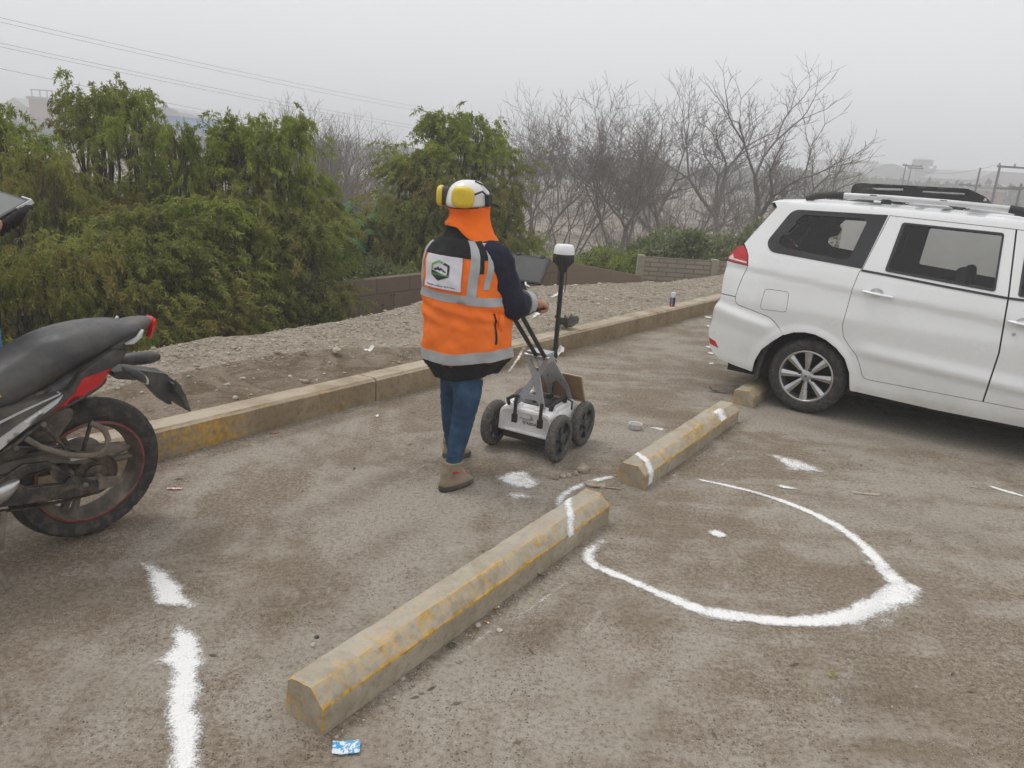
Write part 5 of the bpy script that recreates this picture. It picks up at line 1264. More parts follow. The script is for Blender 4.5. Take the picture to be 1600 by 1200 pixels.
for cu in (0, 2.62):
    wheel_parts(VAN, cu, .095, .300, -1, .300, .200, .195); wheel_parts(VAN, cu, 1.625, .300, 1, .300, .200, .195)
mb = MB(); mb.prism([(-.325, .545), (-.285, .55), (-.33, .44), (-.352, .33), (-.36, .20), (-.385, .19), (-.400, .28), (-.385, .38), (-.36, .47)], -.02, .16, lambda p, q, a: Vector((p, a, q))); mb.build('mud_flap', M_blkp, VAN, bevel=.004)
for x_ in [q for q in bpy.data.objects if q.parent == VAN and not q.name.startswith('wheel.') and q.name != 'wheel']:
    x_.matrix_basis = Matrix.Rotation(-LEAN, 4, 'X') @ x_.matrix_basis
rk.matrix_world = rk.matrix_world @ Matrix.Rotation(-LEAN, 4, 'X')
MB().box((-.86, .86, .95), (.012, .46, .13)).build('number_plate', M_whl, VAN)
# the pale van parked beyond, seen through the windows
v2 = empty('panel_van', (4.35, 8.05, 0), _TH); tag(v2, 'pale cream panel van seen only through the windows of the white van', 'van')
M_cream = simple("cream_paint", (.60, .585, .54), .4, scale=3, var=.05, dirt=(.4, .36, .3), damt=.3)
def ring2(u, z0, z1, inn): return [Vector((u, y, z)) for y, z in round_poly([(inn, z0), (1.7 - inn, z0), (1.7 - inn - .05, z1), (inn + .05, z1)], .10, 5)]
mb = MB(); mb.loft([ring2(-1.05, .40, 1.40, .10), ring2(-.98, .30, 1.50, .03), ring2(-.3, .28, 1.53, .0), ring2(1.4, .28, 1.53, .0), ring2(2.0, .28, 1.40, .02), ring2(2.5, .28, 1.05, .05), ring2(3.1, .30, .92, .08), ring2(3.25, .38, .75, .15)]); mb.build('body', M_cream, v2, ang=50)
MB().prism([(.55, .45), (.56, .45), (.56, 1.42), (.55, 1.42)], -.012, .0, lambda p, q, a: Vector((p, a, q))).build('door_seam', M_blkp, v2, smooth=False)
for cu in (-.2, 2.35):
    for yy, s in ((.08, -1), (1.62, 1)): wheel_parts(v2, cu, yy, .30, s, .30, .195, .18)
# ------------------------------------------------------------------ motorcycle (rear half in view), leaning on its side stand
_n = Vector((math.cos(rad(145)) * math.cos(rad(7)), math.sin(rad(145)) * math.cos(rad(7)), math.sin(rad(7))))
_u = Vector((math.cos(rad(55)), math.sin(rad(55)), 0)); _w = _u.cross(_n)
MZ = .335; _c = Vector((-1.90, 3.19, .335)) - _w * MZ
Mm = Matrix.Identity(4)
for i in range(3): Mm[i][0] = _u[i]; Mm[i][1] = _n[i]; Mm[i][2] = _w[i]; Mm[i][3] = _c[i]
MOTO = empty('motorcycle', mat=Mm); tag(MOTO, 'dusty black motorcycle with a red tail stripe, cut by the left edge of the photo', 'motorcycle')
def mp(u, w_, s=0.0): return Vector((u, -s, w_ + MZ))       # u backwards, w above the axle, s towards the camera side
M_mseat = simple("seat_vinyl", (.030, .031, .033), .42, scale=90, bump=.12, dirt=(.13, .12, .105), dscale=3.5, damt=.45)
M_mdark = simple("dusty_black_metal", (.035, .034, .033), .6, .2, scale=30, bump=.25, dirt=(.17, .14, .11), dscale=16, damt=.8)
M_mplas = simple("dusty_plastic", (.045, .047, .050), .5, scale=25, bump=.1, dirt=(.20, .175, .145), dscale=5, damt=.6)
M_mred = simple("red_fairing", (.50, .012, .018), .28, scale=8, var=.1, dirt=(.3, .15, .1), dscale=8, damt=.25)
M_mwhite = simple("silver_fairing", (.62, .63, .65), .35, .2, scale=8, var=.05, dirt=(.35, .3, .25), dscale=8, damt=.3)
M_mchain = simple("greasy_chain", (.075, .06, .045), .6, .5, scale=60, bump=.5, dirt=(.2, .16, .12), dscale=20, damt=.7)
M_mdust = simple("dust_brown", (.17, .145, .115), .9, scale=14, var=.3, bump=.3, dirt=(.05, .045, .04), dscale=5, damt=.7)
M_mrim = simple("rim_dusty", (.12, .105, .088), .65, .3, scale=12, var=.25, dirt=(.26, .21, .16), dscale=6, damt=.8)
M_mstr = simple("rim_stripe", (.19, .035, .035), .5, scale=20, var=.3, dirt=(.2, .15, .12), dscale=9, damt=.6)
M_indic = simple("indicator_lens", (.55, .56, .55), .25)
def side_plate(name, P, s0, s1, mat, rnd=.008, parent=None, bevel=.003, hole=None):
    mb = MB()
    if hole:
        vs, fs = sheet(P, [hole], .03)
        for s in (s0, s1): mb.add([mp(a, b_, s) for a, b_ in vs], fs)
        for L in (P, hole):
            R = resample(L, .03); n = len(R); mb.add([mp(a, b_, s0) for a, b_ in R] + [mp(a, b_, s1) for a, b_ in R], [(k, (k + 1) % n, n + (k + 1) % n, n + k) for k in range(n)])
    else: mb.prism(round_poly(P, rnd, 3) if rnd else P, s0, s1, lambda p, q, a: mp(p, q, a))
    return mb.build(name, mat, parent or MOTO, bevel=bevel)
def lofted(name, rows, mat, ang=60, parent=None, sub=1):
    """rows: (u, w_top, w_low, half width top, half width low) -> rounded body"""
    rings = []
    for (u, wt_, wl, ht, hl, uo) in rows:
        R = []
        for k in range(20):
            a = 2 * math.pi * k / 20 - math.pi / 2; x, z = math.cos(a), math.sin(a)
            f = (z + 1) / 2; ww = wl + (wt_ - wl) * f; hw = hl + (ht - hl) * f
            R.append(mp(u + uo * f, ww, hw * math.copysign(abs(x) ** .62, x)))
        rings.append(R)
    return MB().loft(rings).build(name, mat, parent or MOTO, ang=ang, sub=sub)
# wheel
WHL = empty('wheel'); WHL.parent = MOTO
def mwheel(root, c, Rt=.335, Rr=.238, wt=.14, sg=1):
    n = 144; prof = [(Rr, -wt * .34), (Rr + .02, -wt * .42), (Rr + .045, -wt * .50), (Rr + .070, -wt * .47), (Rt - .012, -wt * .30), (Rt - .003, -wt * .14), (Rt, 0), (Rt - .003, wt * .14), (Rt - .012, wt * .30), (Rr + .070, wt * .47), (Rr + .045, wt * .50), (Rr + .02, wt * .42), (Rr, wt * .34)]
    vs = []; m = len(prof)
    for i, (r, h) in enumerate(prof):
        for k in range(n):
            ph = (k - abs(i - 6) * 1.7) % 9; g = .006 if (ph < 1.6 and 3 <= i <= 9 and i != 6) else 0
            a = 2 * math.pi * k / n; vs.append(c + Vector(((r - g) * math.cos(a), h, (r - g) * math.sin(a))))
    t = MB(); t.add(vs, [(i * n + k, i * n + (k + 1) % n, ((i + 1) % m) * n + (k + 1) % n, ((i + 1) % m) * n + k) for i in range(m) for k in range(n)]); t.build('tyre', M_rub, root, ang=40)
    r = MB(); r.lathe([(Rr + .006, -wt * .36), (Rr + .006, -wt * .42), (Rr - .005, -wt * .43), (Rr - .012, -wt * .30), (Rr - .030, -wt * .12), (Rr - .034, wt * .12), (Rr - .012, wt * .30), (Rr - .005, wt * .43), (Rr + .006, wt * .42)], c, 'Y', 72, cap=False)
    for q in range(3):
        for d in (-.13, .13):
            a = 2 * math.pi * (q / 3 + .02); p0 = c + Vector((.04 * math.cos(a), 0, .04 * math.sin(a))); p1 = c + Vector(((Rr - .02) * math.cos(a + d), 0, (Rr - .02) * math.sin(a + d))); r.tube([p0, p0.lerp(p1, .5), p1], [.020, .015, .018], 8)
    r.lathe([(.045, -wt * .45), (.045, wt * .45)], c, 'Y', 24); r.build('rim', M_mrim, root, ang=40)
    for s in (-1, 1): MB().lathe([(Rr + .0065, s * wt * .425), (Rr - .004, s * wt * .437), (Rr - .006, s * wt * .425)], c, 'Y', 72, cap=False).build('rim_stripe', M_mstr, root)
mwheel(WHL, Vector((0, 0, MZ)))
# sprocket, disc, axle
mb = MB(); n = 120; P = [((.088 + (.006 if k % 3 else 0)) * math.cos(2 * math.pi * k / n), (.088 + (.006 if k % 3 else 0)) * math.sin(2 * math.pi * k / n)) for k in range(n)]
mb.prism(P, .078, .086, lambda p, q, a: mp(p, q, a)); mb.lathe([(.05, -.06), (.05, -.095), (.03, -.105)], mp(0, 0), 'Y', 24); mb.build('sprocket', M_mchain, WHL)
MB().lathe([(.035, .07), (.12, .07), (.12, .076), (.035, .076)], mp(0, 0), 'Y', 48, closed=True).build('brake_disc', M_alloy, WHL)
MB().lathe([(.017, -.14), (.017, -.10)], mp(0, 0), 'Y', 6).build('axle_nut', M_mdust, WHL)
# chain: two runs and the wrap round the sprocket
mb = MB()
def links(P):
    R = resample(P, .0127, False)
    for i in range(len(R) - 1):
        a, b_ = Vector(R[i]), Vector(R[i + 1]); s = .082 + (.004 if i % 2 else 0); m_ = (a + b_) / 2; an = math.atan2(b_.y - a.y, b_.x - a.x)
        mb.box(mp(m_.x, m_.y, s), (.0145, .004, .009 if i % 2 else .011), Matrix.Rotation(-an, 3, 'Y')); mb.box(mp(m_.x, m_.y, s - .010), (.0145, .003, .009), Matrix.Rotation(-an, 3, 'Y')); mb.lathe([(.004, -.004), (.004, .008)], mp(a.x, a.y, s - .004), 'Y', 6)
links([(-.60, -.005), (-.38, -.052), (-.264, -.074), (-.126, -.092), (-.03, -.094)] + [(.096 * math.cos(rad(a)), .096 * math.sin(rad(a))) for a in range(-100, 95, 10)] + [(-.2, .085), (-.60, .055)])
mb.build('chain', M_mchain, MOTO, smooth=False, weld=False)
# swing arm with its window, both sides
sw = [(-.62, .13), (-.389, .126), (-.305, .165), (-.209, .147), (-.102, .04), (-.045, .012), (-.010, .004), (-.012, -.062), (-.14, -.052), (-.39, -.002), (-.62, .01)]
hl = [(-.335, .088), (-.290, .118), (-.21, .118), (-.125, .048), (-.15, .022), (-.29, .052)]
side_plate('swing_arm', sw, .105, .135, M_mdark, hole=hl, rnd=0, bevel=.004); side_plate('swing_arm', sw, -.135, -.105, M_mdark, hole=hl, rnd=0, bevel=.004)
side_plate('axle_plate', [(-.06, .02), (.085, -.018), (.105, -.040), (.092, -.062), (-.06, -.055)], .118, .130, M_mdust, .004, bevel=.002)
side_plate('axle_plate', [(-.06, .02), (.085, -.018), (.105, -.040), (.092, -.062), (-.06, -.055)], -.130, -.118, M_mdust, .004, bevel=.002)
side_plate('chain_guard', [(-.40, .185), (-.30, .182), (-.174, .172), (-.02, .150), (.118, .128), (.130, .112), (.02, .098), (-.06, .085), (-.17, .125), (-.40, .140)], .075, .118, M_mdust, .003)
side_plate('chain_guard', [(-.125, .150), (-.015, .120), (-.008, .108), (-.12, .120)], .119, .126, M_indic, .002, bevel=.001)
# grab loop (passenger foot rest loop) and its hanger bracket
MB().tube([mp(*p) for p in ((-.300, .290, .15), (-.255, .245, .165), (-.202, .210, .17), (-.15, .178, .17), (-.095, .158, .17), (-.045, .146, .17), (-.012, .152, .17), (.010, .172, .17), (.018, .205, .17), (.010, .238, .165), (-.006, .262, .155), (-.034, .280, .13))], .0125, 10).build('exhaust_guard_loop', M_mdust, MOTO)
for a, c_ in (((-.235, .338, .145), (-.158, .208, .16)), ((-.235, .338, .145), (-.350, .262, .145)), ((-.350, .262, .145), (-.158, .215, .155)), ((-.158, .215, .155), (-.015, .10, .14)), ((-.034, .280, .13), (-.07, .16, .13)), ((-.34, .27, .14), (-.48, .20, .14))):
    MB().tube([mp(*a), mp(*c_)], .010, 8, flat=.8).build('foot_rest_hanger', M_mdark, MOTO)
for p in ((-.235, .338), (-.340, .262), (-.08, .01)): MB().lathe([(.011, -.16), (.011, -.168), (.005, -.170)], mp(*p), 'Y', 6).build('bolt', M_mdust, MOTO)
side_plate('foot_rest_hanger', [(-.23, .345), (-.18, .30), (-.30, .20), (-.46, .17), (-.47, .24), (-.36, .29)], .10, .125, M_mdark, .01)
# inner fender, far-side exhaust
lofted('rear_mudguard', [(-.36, .34, .18, .05, .05, 0), (-.22, .37, .27, .075, .075, 0), (-.10, .385, .335, .08, .08, 0), (0.02, .42, .37, .07, .07, 0), (.10, .46, .41, .05, .05, 0)], M_mplas)
side_plate('rear_mudguard', [(-.170, .35), (-.075, .335), (-.080, .29), (-.150, .200), (-.20, .21), (-.30, .30)], -.06, .07, M_mdust, .015)
MB().tube([mp(-.75, -.12, -.14), mp(-.45, -.05, -.17), mp(-.1, .10, -.20), mp(.10, .17, -.20)], [.03, .045, .055, .05], 16).build('exhaust', M_mdark, MOTO)
# frame, engine, shock (mostly outside the photo)
MB().box(mp(-.78, .05), (.36, .30, .36)).build('engine', M_mdark, MOTO, bevel=.04)
for k in range(5): MB().box(mp(-.90, .20 + k * .028), (.22, .26, .010), Matrix.Rotation(rad(12), 3, 'Y')).build('cooling_fin', M_mdark, MOTO)
MB().tube([mp(-.40, .16, 0), mp(-.50, .42, 0)], .035, 12).build('shock_absorber', M_mdark, MOTO)
for s in (-.1, .1): MB().tube([mp(.06, .50, s * .6), mp(-.25, .44, s), mp(-.62, .36, s), mp(-1.16, .52, s * .4)], .016, 8).build('frame_tube', M_mdark, MOTO)
# seat
lofted('seat', [(-.62, .53, .40, .10, .13, 0), (-.45, .535, .37, .115, .150, 0), (-.36, .560, .385, .12, .155, 0), (-.28, .605, .42, .125, .155, 0), (-.20, .648, .452, .128, .152, 0), (-.12, .672, .490, .128, .148, 0), (-.03, .684, .535, .125, .140, 0),
                (.06, .686, .575, .115, .130, 0), (.14, .680, .605, .105, .115, 0), (.20, .664, .632, .085, .095, 0), (.225, .650, .640, .06, .07, 0)], M_mseat)
MB().tube([mp(-.395, .52, .135), mp(-.385, .505, .143), mp(-.375, .485, .149)], .005, 5, flat=.4).build('yellow_scuff', simple("yellow_scuff", (.6, .36, .05), .7), MOTO)
# tail cowl, lamp
lofted('tail_cowl', [(-.30, .44, .38, .10, .11, 0), (-.15, .50, .395, .10, .130, 0), (-.02, .565, .44, .10, .132, 0), (.08, .640, .50, .095, .118, 0), (.17, .672, .555, .085, .09, 0), (.25, .682, .61, .055, .06, 0), (.312, .676, .650, .022, .024, 0)], M_mplas)
side_plate('grab_handle', [(.130, .602), (.185, .625), (.215, .660), (.205, .625), (.17, .600)], .095, .112, M_mwhite, .006); side_plate('grab_handle', [(.130, .602), (.185, .625), (.215, .660), (.205, .625), (.17, .600)], -.112, -.095, M_mwhite, .006)
lofted('tail_light', [(.262, .655, .60, .050, .040, .006), (.290, .668, .625, .034, .026, .008), (.318, .680, .650, .018, .016, .004)], M_redl)
def tail_strip(name, P, off, mat):
    """strip laid on the flank of the tail, following its taper"""
    def hw(u, w_): return float(np.interp(u, [-.40, -.30, -.15, -.02, .08, .17, .25, .312], [.150, .140, .137, .134, .118, .098, .064, .028])) + off
    vs, fs = sheet(P, [], .02)
    for s in (1, -1):
        mb = MB(); mb.add([mp(a, b_, s * hw(a, b_)) for a, b_ in vs] , fs); R = resample(P, .02); n = len(R)
        mb.add([mp(a, b_, s * hw(a, b_)) for a, b_ in R] + [mp(a, b_, s * (hw(a, b_) - .03)) for a, b_ in R], [(k, (k + 1) % n, n + (k + 1) % n, n + k) for k in range(n)])
        mb.build(name, mat, MOTO, ang=30)
tail_strip('side_fairing', [(-.40, .43), (-.128, .452), (-.07, .52), (.0, .562), (.07, .592), (.14, .575), (.105, .525), (.066, .512), (-.062, .500), (-.108, .430), (-.200, .372), (-.30, .32), (-.42, .27)], .006, M_mplas)
tail_strip('red_stripe', [(-.066, .498), (.062, .513), (.012, .455), (-.070, .420), (-.192, .374), (-.108, .430)], .010, M_mred)
tail_strip('silver_stripe', [(-.149, .442), (-.172, .412), (-.393, .272), (-.52, .20), (-.52, .25), (-.393, .318)], .013, M_mwhite)
tail_strip('thin_stripe', [(-.156, .451), (-.162, .446), (-.389, .380), (-.50, .345), (-.50, .352), (-.389, .388)], .013, M_mwhite)
tail_strip('tail_light', [(.314, .672), (.318, .648), (.300, .615), (.278, .588), (.268, .596), (.285, .625), (.298, .655)], .008, M_redl)
# number plate holder, far indicator, near indicator
side_plate('plate_holder', [(.11, .455), (.20, .452), (.265, .430), (.365, .398), (.385, .362), (.370, .30), (.392, .232), (.36, .245), (.306, .317), (.262, .385), (.12, .420)], -.035, .045, M_mplas, .012)
MB().box(mp(.408, .285), (.012, .17, .17), Matrix.Rotation(rad(-26), 3, 'Y')).build('plate_bracket', M_mplas, MOTO, bevel=.004)
side_plate('plate_bracket', [(.385, .372), (.430, .295), (.462, .200), (.452, .198), (.415, .270), (.375, .33)], -.09, .09, M_mplas, .004)
MB().tube([mp(.405, .315, .03), mp(.43, .300, .03)], [.03, .024], 12).build('plate_lamp', M_mplas, MOTO)
lofted('far_indicator', [(.20, .455, .42, .016, .016, 0), (.28, .462, .400, .03, .03, 0), (.37, .455, .392, .034, .032, 0), (.43, .440, .405, .024, .020, 0)], M_mplas, sub=1).location = (0, .12, 0)
b_ = lofted('near_indicator', [(.09, .525, .505, .012, .012, 0), (.13, .510, .47, .018, .018, 0), (.165, .495, .44, .026, .026, 0), (.19, .475, .425, .022, .022, 0), (.207, .44, .412, .010, .010, 0)], M_mplas); b_.location = (0, -.15, 0)
lofted('indicator_lens', [(.155, .490, .452, .020, .020, 0), (.185, .482, .425, .024, .022, 0), (.213, .44, .408, .012, .010, 0)], M_indic, parent=b_)
# foot rest and side stand at the edge of the photo
lofted('foot_rest', [(-.50, .14, .09, .02, .02, 0), (-.44, .155, .075, .03, .03, 0), (-.395, .165, .11, .03, .028, 0), (-.362, .165, .155, .012, .01, 0)], M_alloy).location = (0, -.235, 0)
mb = MB(); mb.tube([mp(-.56, .06, .12), mp(-.50, -.12, .21), mp(-.455, -.27, .29)], [.018, .015, .014], 10, flat=.7); mb.box(mp(-.448, -.03, .255), (.022, .02, .16), Matrix.Rotation(rad(8), 3, 'Y')); mb.build('side_stand', M_mdust, MOTO)
# forward half, outside the photo: tank, forks, bars, front wheel
lofted('fuel_tank', [(-.60, .55, .42, .10, .13, 0), (-.75, .68, .42, .15, .17, 0), (-.95, .72, .42, .17, .18, 0), (-1.12, .66, .46, .10, .12, 0)], M_mplas)
FWL = empty('wheel'); FWL.parent = MOTO; mwheel(FWL, Vector((-1.42, 0, MZ)), .32, .232, .11)
for s in (-.09, .09): MB().tube([mp(-1.42, 0, s), mp(-1.14, .66, s)], [.026, .020], 12).build('fork_leg', M_alloy, MOTO)
MB().tube([mp(-1.02, .74, -.36), mp(-1.12, .72, -.2), mp(-1.15, .70, 0), mp(-1.12, .72, .2), mp(-1.02, .74, .36)], .013, 10).build('handlebar', M_mdark, MOTO)
lofted('headlight', [(-1.16, .66, .50, .09, .09, 0), (-1.28, .64, .50, .08, .08, 0), (-1.33, .60, .53, .05, .05, 0)], M_mplas)
lofted('front_mudguard', [(-1.25, .30, .27, .05, .06, 0), (-1.42, .36, .33, .05, .06, 0), (-1.60, .29, .26, .05, .06, 0)], M_mplas)

# ------------------------------------------------------------------ radar cart
CA = rad(61.5); CART = empty('radar_cart', (.109, 4.587, 0), CA)     # local x forward, y left
tag(CART, 'white four wheeled ground radar cart with a silver frame and black push bars', 'radar cart')
def cp(f, r, z): return Vector((f, -r, z))
M_cbody = simple("cart_white", (.88, .87, .86), .45, scale=10, var=.03, bump=.05, dirt=(.50, .44, .36), dscale=9, damt=.35)
M_cwheel = simple("cart_tyre", (.075, .070, .064), .9, scale=40, bump=.3, dirt=(.24, .215, .185), dscale=80, damt=.55)
M_chub = simple("hub_plastic", (.045, .048, .052), .55, scale=30, dirt=(.16, .14, .12), dscale=22, damt=.5)
M_cal = simple("brushed_alloy", (.50, .51, .52), .42, .65, scale=60, var=.08, dirt=(.3, .28, .25), dscale=6, damt=.3)
M_cblk = simple("black_tube", (.022, .022, .024), .45, scale=60, dirt=(.1, .09, .08), dscale=10, damt=.2)
M_wood = simple("plywood", (.30, .185, .105), .8, scale=6, var=.2, bump=.1, dirt=(.14, .09, .06), dscale=4, damt=.6)
M_wedge = simple("wood_edge", (.50, .40, .29), .7, scale=20)
M_ink = simple("black_ink", (.03, .03, .035), .8)
def body_ring(f, z0, z1, hw, rr=.05): return [cp(f, r, z) for r, z in round_poly([(-hw, z0), (hw, z0), (hw - .012, z1), (-hw + .012, z1)], [.012, .012, rr, rr], 5)]
mb = MB(); mb.loft([body_ring(-.020, .150, .255, .165, .02), body_ring(-.034, .140, .275, .182), body_ring(-.030, .130, .290, .190), body_ring(.03, .125, .298, .192), body_ring(.10, .125, .290, .192), body_ring(.28, .125, .288, .192), body_ring(.38, .130, .285, .190), body_ring(.415, .145, .262, .175, .03)])
mb.build('housing', M_cbody, CART, ang=38)
mb = MB(); mb.box(cp(.19, 0, .105), (.40, .33, .06)); mb.build('antenna_plate', M_blkp, CART, bevel=.01)
mb = MB()
for q in (-.09, .09):
    mb.box(cp(.02, q, .302), (.07, .09, .022), Matrix.Rotation(rad(4), 3, 'Z'), .8)
mb.box(cp(.20, -.145, .296), (.30, .05, .03), None, .85); mb.box(cp(.20, .145, .296), (.30, .05, .03), None, .85); mb.build('top_ridge', M_cbody, CART, bevel=.008)
mb = MB(); mb.box(cp(.20, 0, .293), (.22, .22, .02)); mb.box(cp(.15, .05, .308), (.10, .08, .02)); mb.box(cp(.25, -.04, .31), (.05, .10, .028)); mb.build('control_box', M_chub, CART, bevel=.004)
for f_, r_ in ((.12, -.02), (.20, .07), (.27, .03), (.18, -.08)): MB().lathe([(.012, .30), (.012, .325), (.008, .33)], cp(f_, r_, 0), 'Z', 12).build('connector', M_blkp, CART)
MB().tube([cp(.27, .03, .33), cp(.30, .02, .38), cp(.33, 0, .42), cp(.35, -.01, .5)], .004, 6).build('cable', M_cblk, CART)
# flaking paint scab on the rear top edge
# wheels
def cart_wheel(f, r, s):
    wh = empty('wheel'); wh.parent = CART; R, W = .150, .055; c = cp(f, r, R); n = 96
    prof = [(.108, -W * .42), (.116, -W * .5), (.136, -W * .48), (.146, -W * .34), (.150, -W * .12), (.150, W * .12), (.146, W * .34), (.136, W * .48), (.116, W * .5), (.108, W * .42)]
    vs = []; m = len(prof)
    for i, (ra, h) in enumerate(prof):
        for k in range(n):
            g = .0022 if (k % 4 < 2 and i in (3, 4, 5, 6)) else 0; a = 2 * math.pi * k / n; vs.append(c + Vector(((ra - g) * math.cos(a), h, (ra - g) * math.sin(a))))
    t = MB(); t.add(vs, [(i * n + k, i * n + (k + 1) % n, ((i + 1) % m) * n + (k + 1) % n, ((i + 1) % m) * n + k) for i in range(m) for k in range(n)]); t.build('tyre', M_cwheel, wh, ang=40)
    h = MB(); h.lathe([(.112, -W * .46), (.104, -W * .50), (.098, -W * .34), (.098, W * .34), (.104, W * .50), (.112, W * .46)], c, 'Y', 48, cap=False)
    for q in range(5):
        a = 2 * math.pi * (q + .15) / 5; R_ = Matrix.Rotation(-a, 3, 'Y')
        P = [(.02, -.022), (.06, -.016), (.101, -.030), (.101, .030), (.06, .016), (.02, .022)]
        vv = [R_ @ Vector((x, -.014, z)) + c for x, z in P] + [R_ @ Vector((x, .014, z)) + c for x, z in P]; k = 6
        h.add(vv, [tuple(range(6))[::-1], tuple(range(6, 12))] + [(j, (j + 1) % 6, 6 + (j + 1) % 6, 6 + j) for j in range(6)])
    h.lathe([(.034, -.028), (.030, -.032), (.016, -.034), (.0, -.034)], c, 'Y', 20); h.lathe([(.034, -.028), (.034, .028), (.02, .034), (0, .034)], c, 'Y', 20); h.build('hub', M_chub, wh, ang=30)
for f, s in ((0, 1), (.355, 1)): cart_wheel(f, .232, 1); cart_wheel(f, -.232, -1)
for f in (0, .355): MB().tube([cp(f, -.21, .15), cp(f, .21, .15)], .012, 8).build('axle', M_chub, CART)
# silver brackets, drawn as plates with windows and leaning in to the push bars
def bracket(fb, zb, ft, zt, outer, holes, th=.012):
    def P3(r, h, d): 
        k = h; return cp(fb + (ft - fb) * k + d, r, zb + (zt - zb) * k)
    vs, fs = sheet(outer, holes, .03); mb = MB()
    for d in (0, th): mb.add([P3(r, h, d) for r, h in vs], fs)
    for L in [outer] + holes:
        R = resample(L, .03); n = len(R); mb.add([P3(r, h, 0) for r, h in R] + [P3(r, h, th) for r, h in R], [(k, (k + 1) % n, n + (k + 1) % n, n + k) for k in range(n)])
    return mb.build('bracket', M_cal, CART, ang=30, bevel=.0025)
bo = [(-.062, 1.0), (.085, 1.0), (.090, .93), (.052, .56), (.118, .02), (.135, -.02), (.100, -.03), (.060, .10), (-.020, .10), (-.060, -.03), (-.105, -.02), (-.090, .04), (.000, .54), (-.072, .90)]
bracket(-.012, .325, .060, .640, bo, [round_poly([(-.040, .88), (.060, .88), (.028, .64)], .008), round_poly([(-.005, .20), (.048, .20), (.024, .44)], .006)])
bo2 = [(-.050, 1.0), (.060, 1.0), (.100, .62), (.140, .30), (.148, -.05), (.118, -.05), (.112, .20), (.060, .40), (.018, .30), (.004, -.05), (-.030, -.05), (-.030, .35), (-.060, .62)]
bracket(.340, .300, .135, .640, bo2, [round_poly([(.085, .40), (.104, .38), (.092, .47)], .004), round_poly([(-.012, .44), (.008, .42), (.005, .52)], .004)])
mb = MB(); mb.box(cp(.095, .012, .645), (.10, .145, .014)); mb.box(cp(.095, -.055, .615), (.09, .012, .055)); mb.box(cp(.095, .08, .615), (.09, .012, .055)); mb.build('bracket_head', M_cal, CART, bevel=.003)
MB().tube([cp(.05, -.075, .625), cp(.05, .10, .625)], .009, 10).build('pivot_bolt', M_cal, CART)
# toggle latches
for q in (-.062, .118):
    mb = MB(); mb.box(cp(-.050, q, .285), (.014, .020, .155), Matrix.Rotation(rad(3), 3, 'Y')); mb.box(cp(-.053, q, .232), (.022, .034, .055)); mb.tube([cp(-.03, q, .352), cp(-.052, q, .350), cp(-.054, q, .325)], .008, 8); mb.build('latch', M_blkp, CART, bevel=.003)
    MB().box(cp(-.0355, q, .215), (.006, .050, .075)).build('latch_recess', M_cbody, CART, bevel=.002)
mb = MB(); mb.tube([cp(-.01, -.13, .30), cp(-.03, -.13, .34), cp(-.03, -.09, .365), cp(.0, -.07, .36)], .012, 8); mb.build('latch', M_blkp, CART)
# carrying handle on the right
mb = MB(); mb.tube([cp(.045, .135, .285), cp(.045, .148, .330), cp(.065, .155, .348), cp(.13, .160, .356), cp(.19, .160, .356), cp(.215, .155, .345), cp(.225, .145, .30)], [.014, .014, .012, .011, .012, .014, .014], 10); mb.tube([cp(.215, .16, .345), cp(.225, .20, .325), cp(.215, .205, .275)], .007, 8); mb.build('carry_handle', M_cblk, CART)
# lettering on the rear face
def lettering(name, txt, size, fn, mat, parent, bold=0.0, th=.0006):
    vs, fs = text_mesh(txt, size, 'CENTER', bold); mb = MB(); mb.add([fn(x, y) for x, y in vs], fs); return mb.build(name, mat, parent, smooth=False, weld=False)
RF = lambda x, y: cp(-.0362 + (y > .27) * .001, x + .025, y)
lettering('lettering', 'impulse', .026, lambda x, y: RF(x - .020, y + .228), M_ink, CART)
lettering('lettering', 'RADAR', .026, lambda x, y: RF(x + .035, y + .202), M_ink, CART, bold=.0008)
mb = MB()
for k in range(4):
    for s in (1, -1):
        r0 = .010 + k * .0065; A = [(r0 * math.cos(rad(a)), r0 * math.sin(rad(a))) for a in range(15, 80, 12)]; Bq = [((r0 + .0032) * math.cos(rad(a)), (r0 + .0032) * math.sin(rad(a))) for a in range(15, 80, 12)]
        n = len(A); vs = [RF(s * x + .008 * s, s * y + .228) for x, y in A] + [RF(s * x + .008 * s, s * y + .228) for x, y in Bq]; mb.add(vs, [(i, i + 1, n + i + 1, n + i) for i in range(n - 1)])
mb.build('emblem', M_ink, CART, smooth=False, weld=False)
# push bars and handle
for r0, r1 in ((.002, .022), (.062, .090)):
    MB().tube([cp(.075, r0, .612), cp(-.352, r1, .968)], .0135, 14).build('push_bar', M_cblk, CART)
    MB().tube([cp(.080, r0, .608), cp(.055, r0 + .001, .629)], .0165, 14).build('bar_socket', M_cblk, CART)
MB().tube([cp(-.345, -.17, .985), cp(-.350, -.10, .975), cp(-.352, .05, .970), cp(-.335, .14, .985), cp(-.29, .185, 1.0), cp(-.22, .185, 1.01)], .014, 12).build('handle_bar', M_cblk, CART)
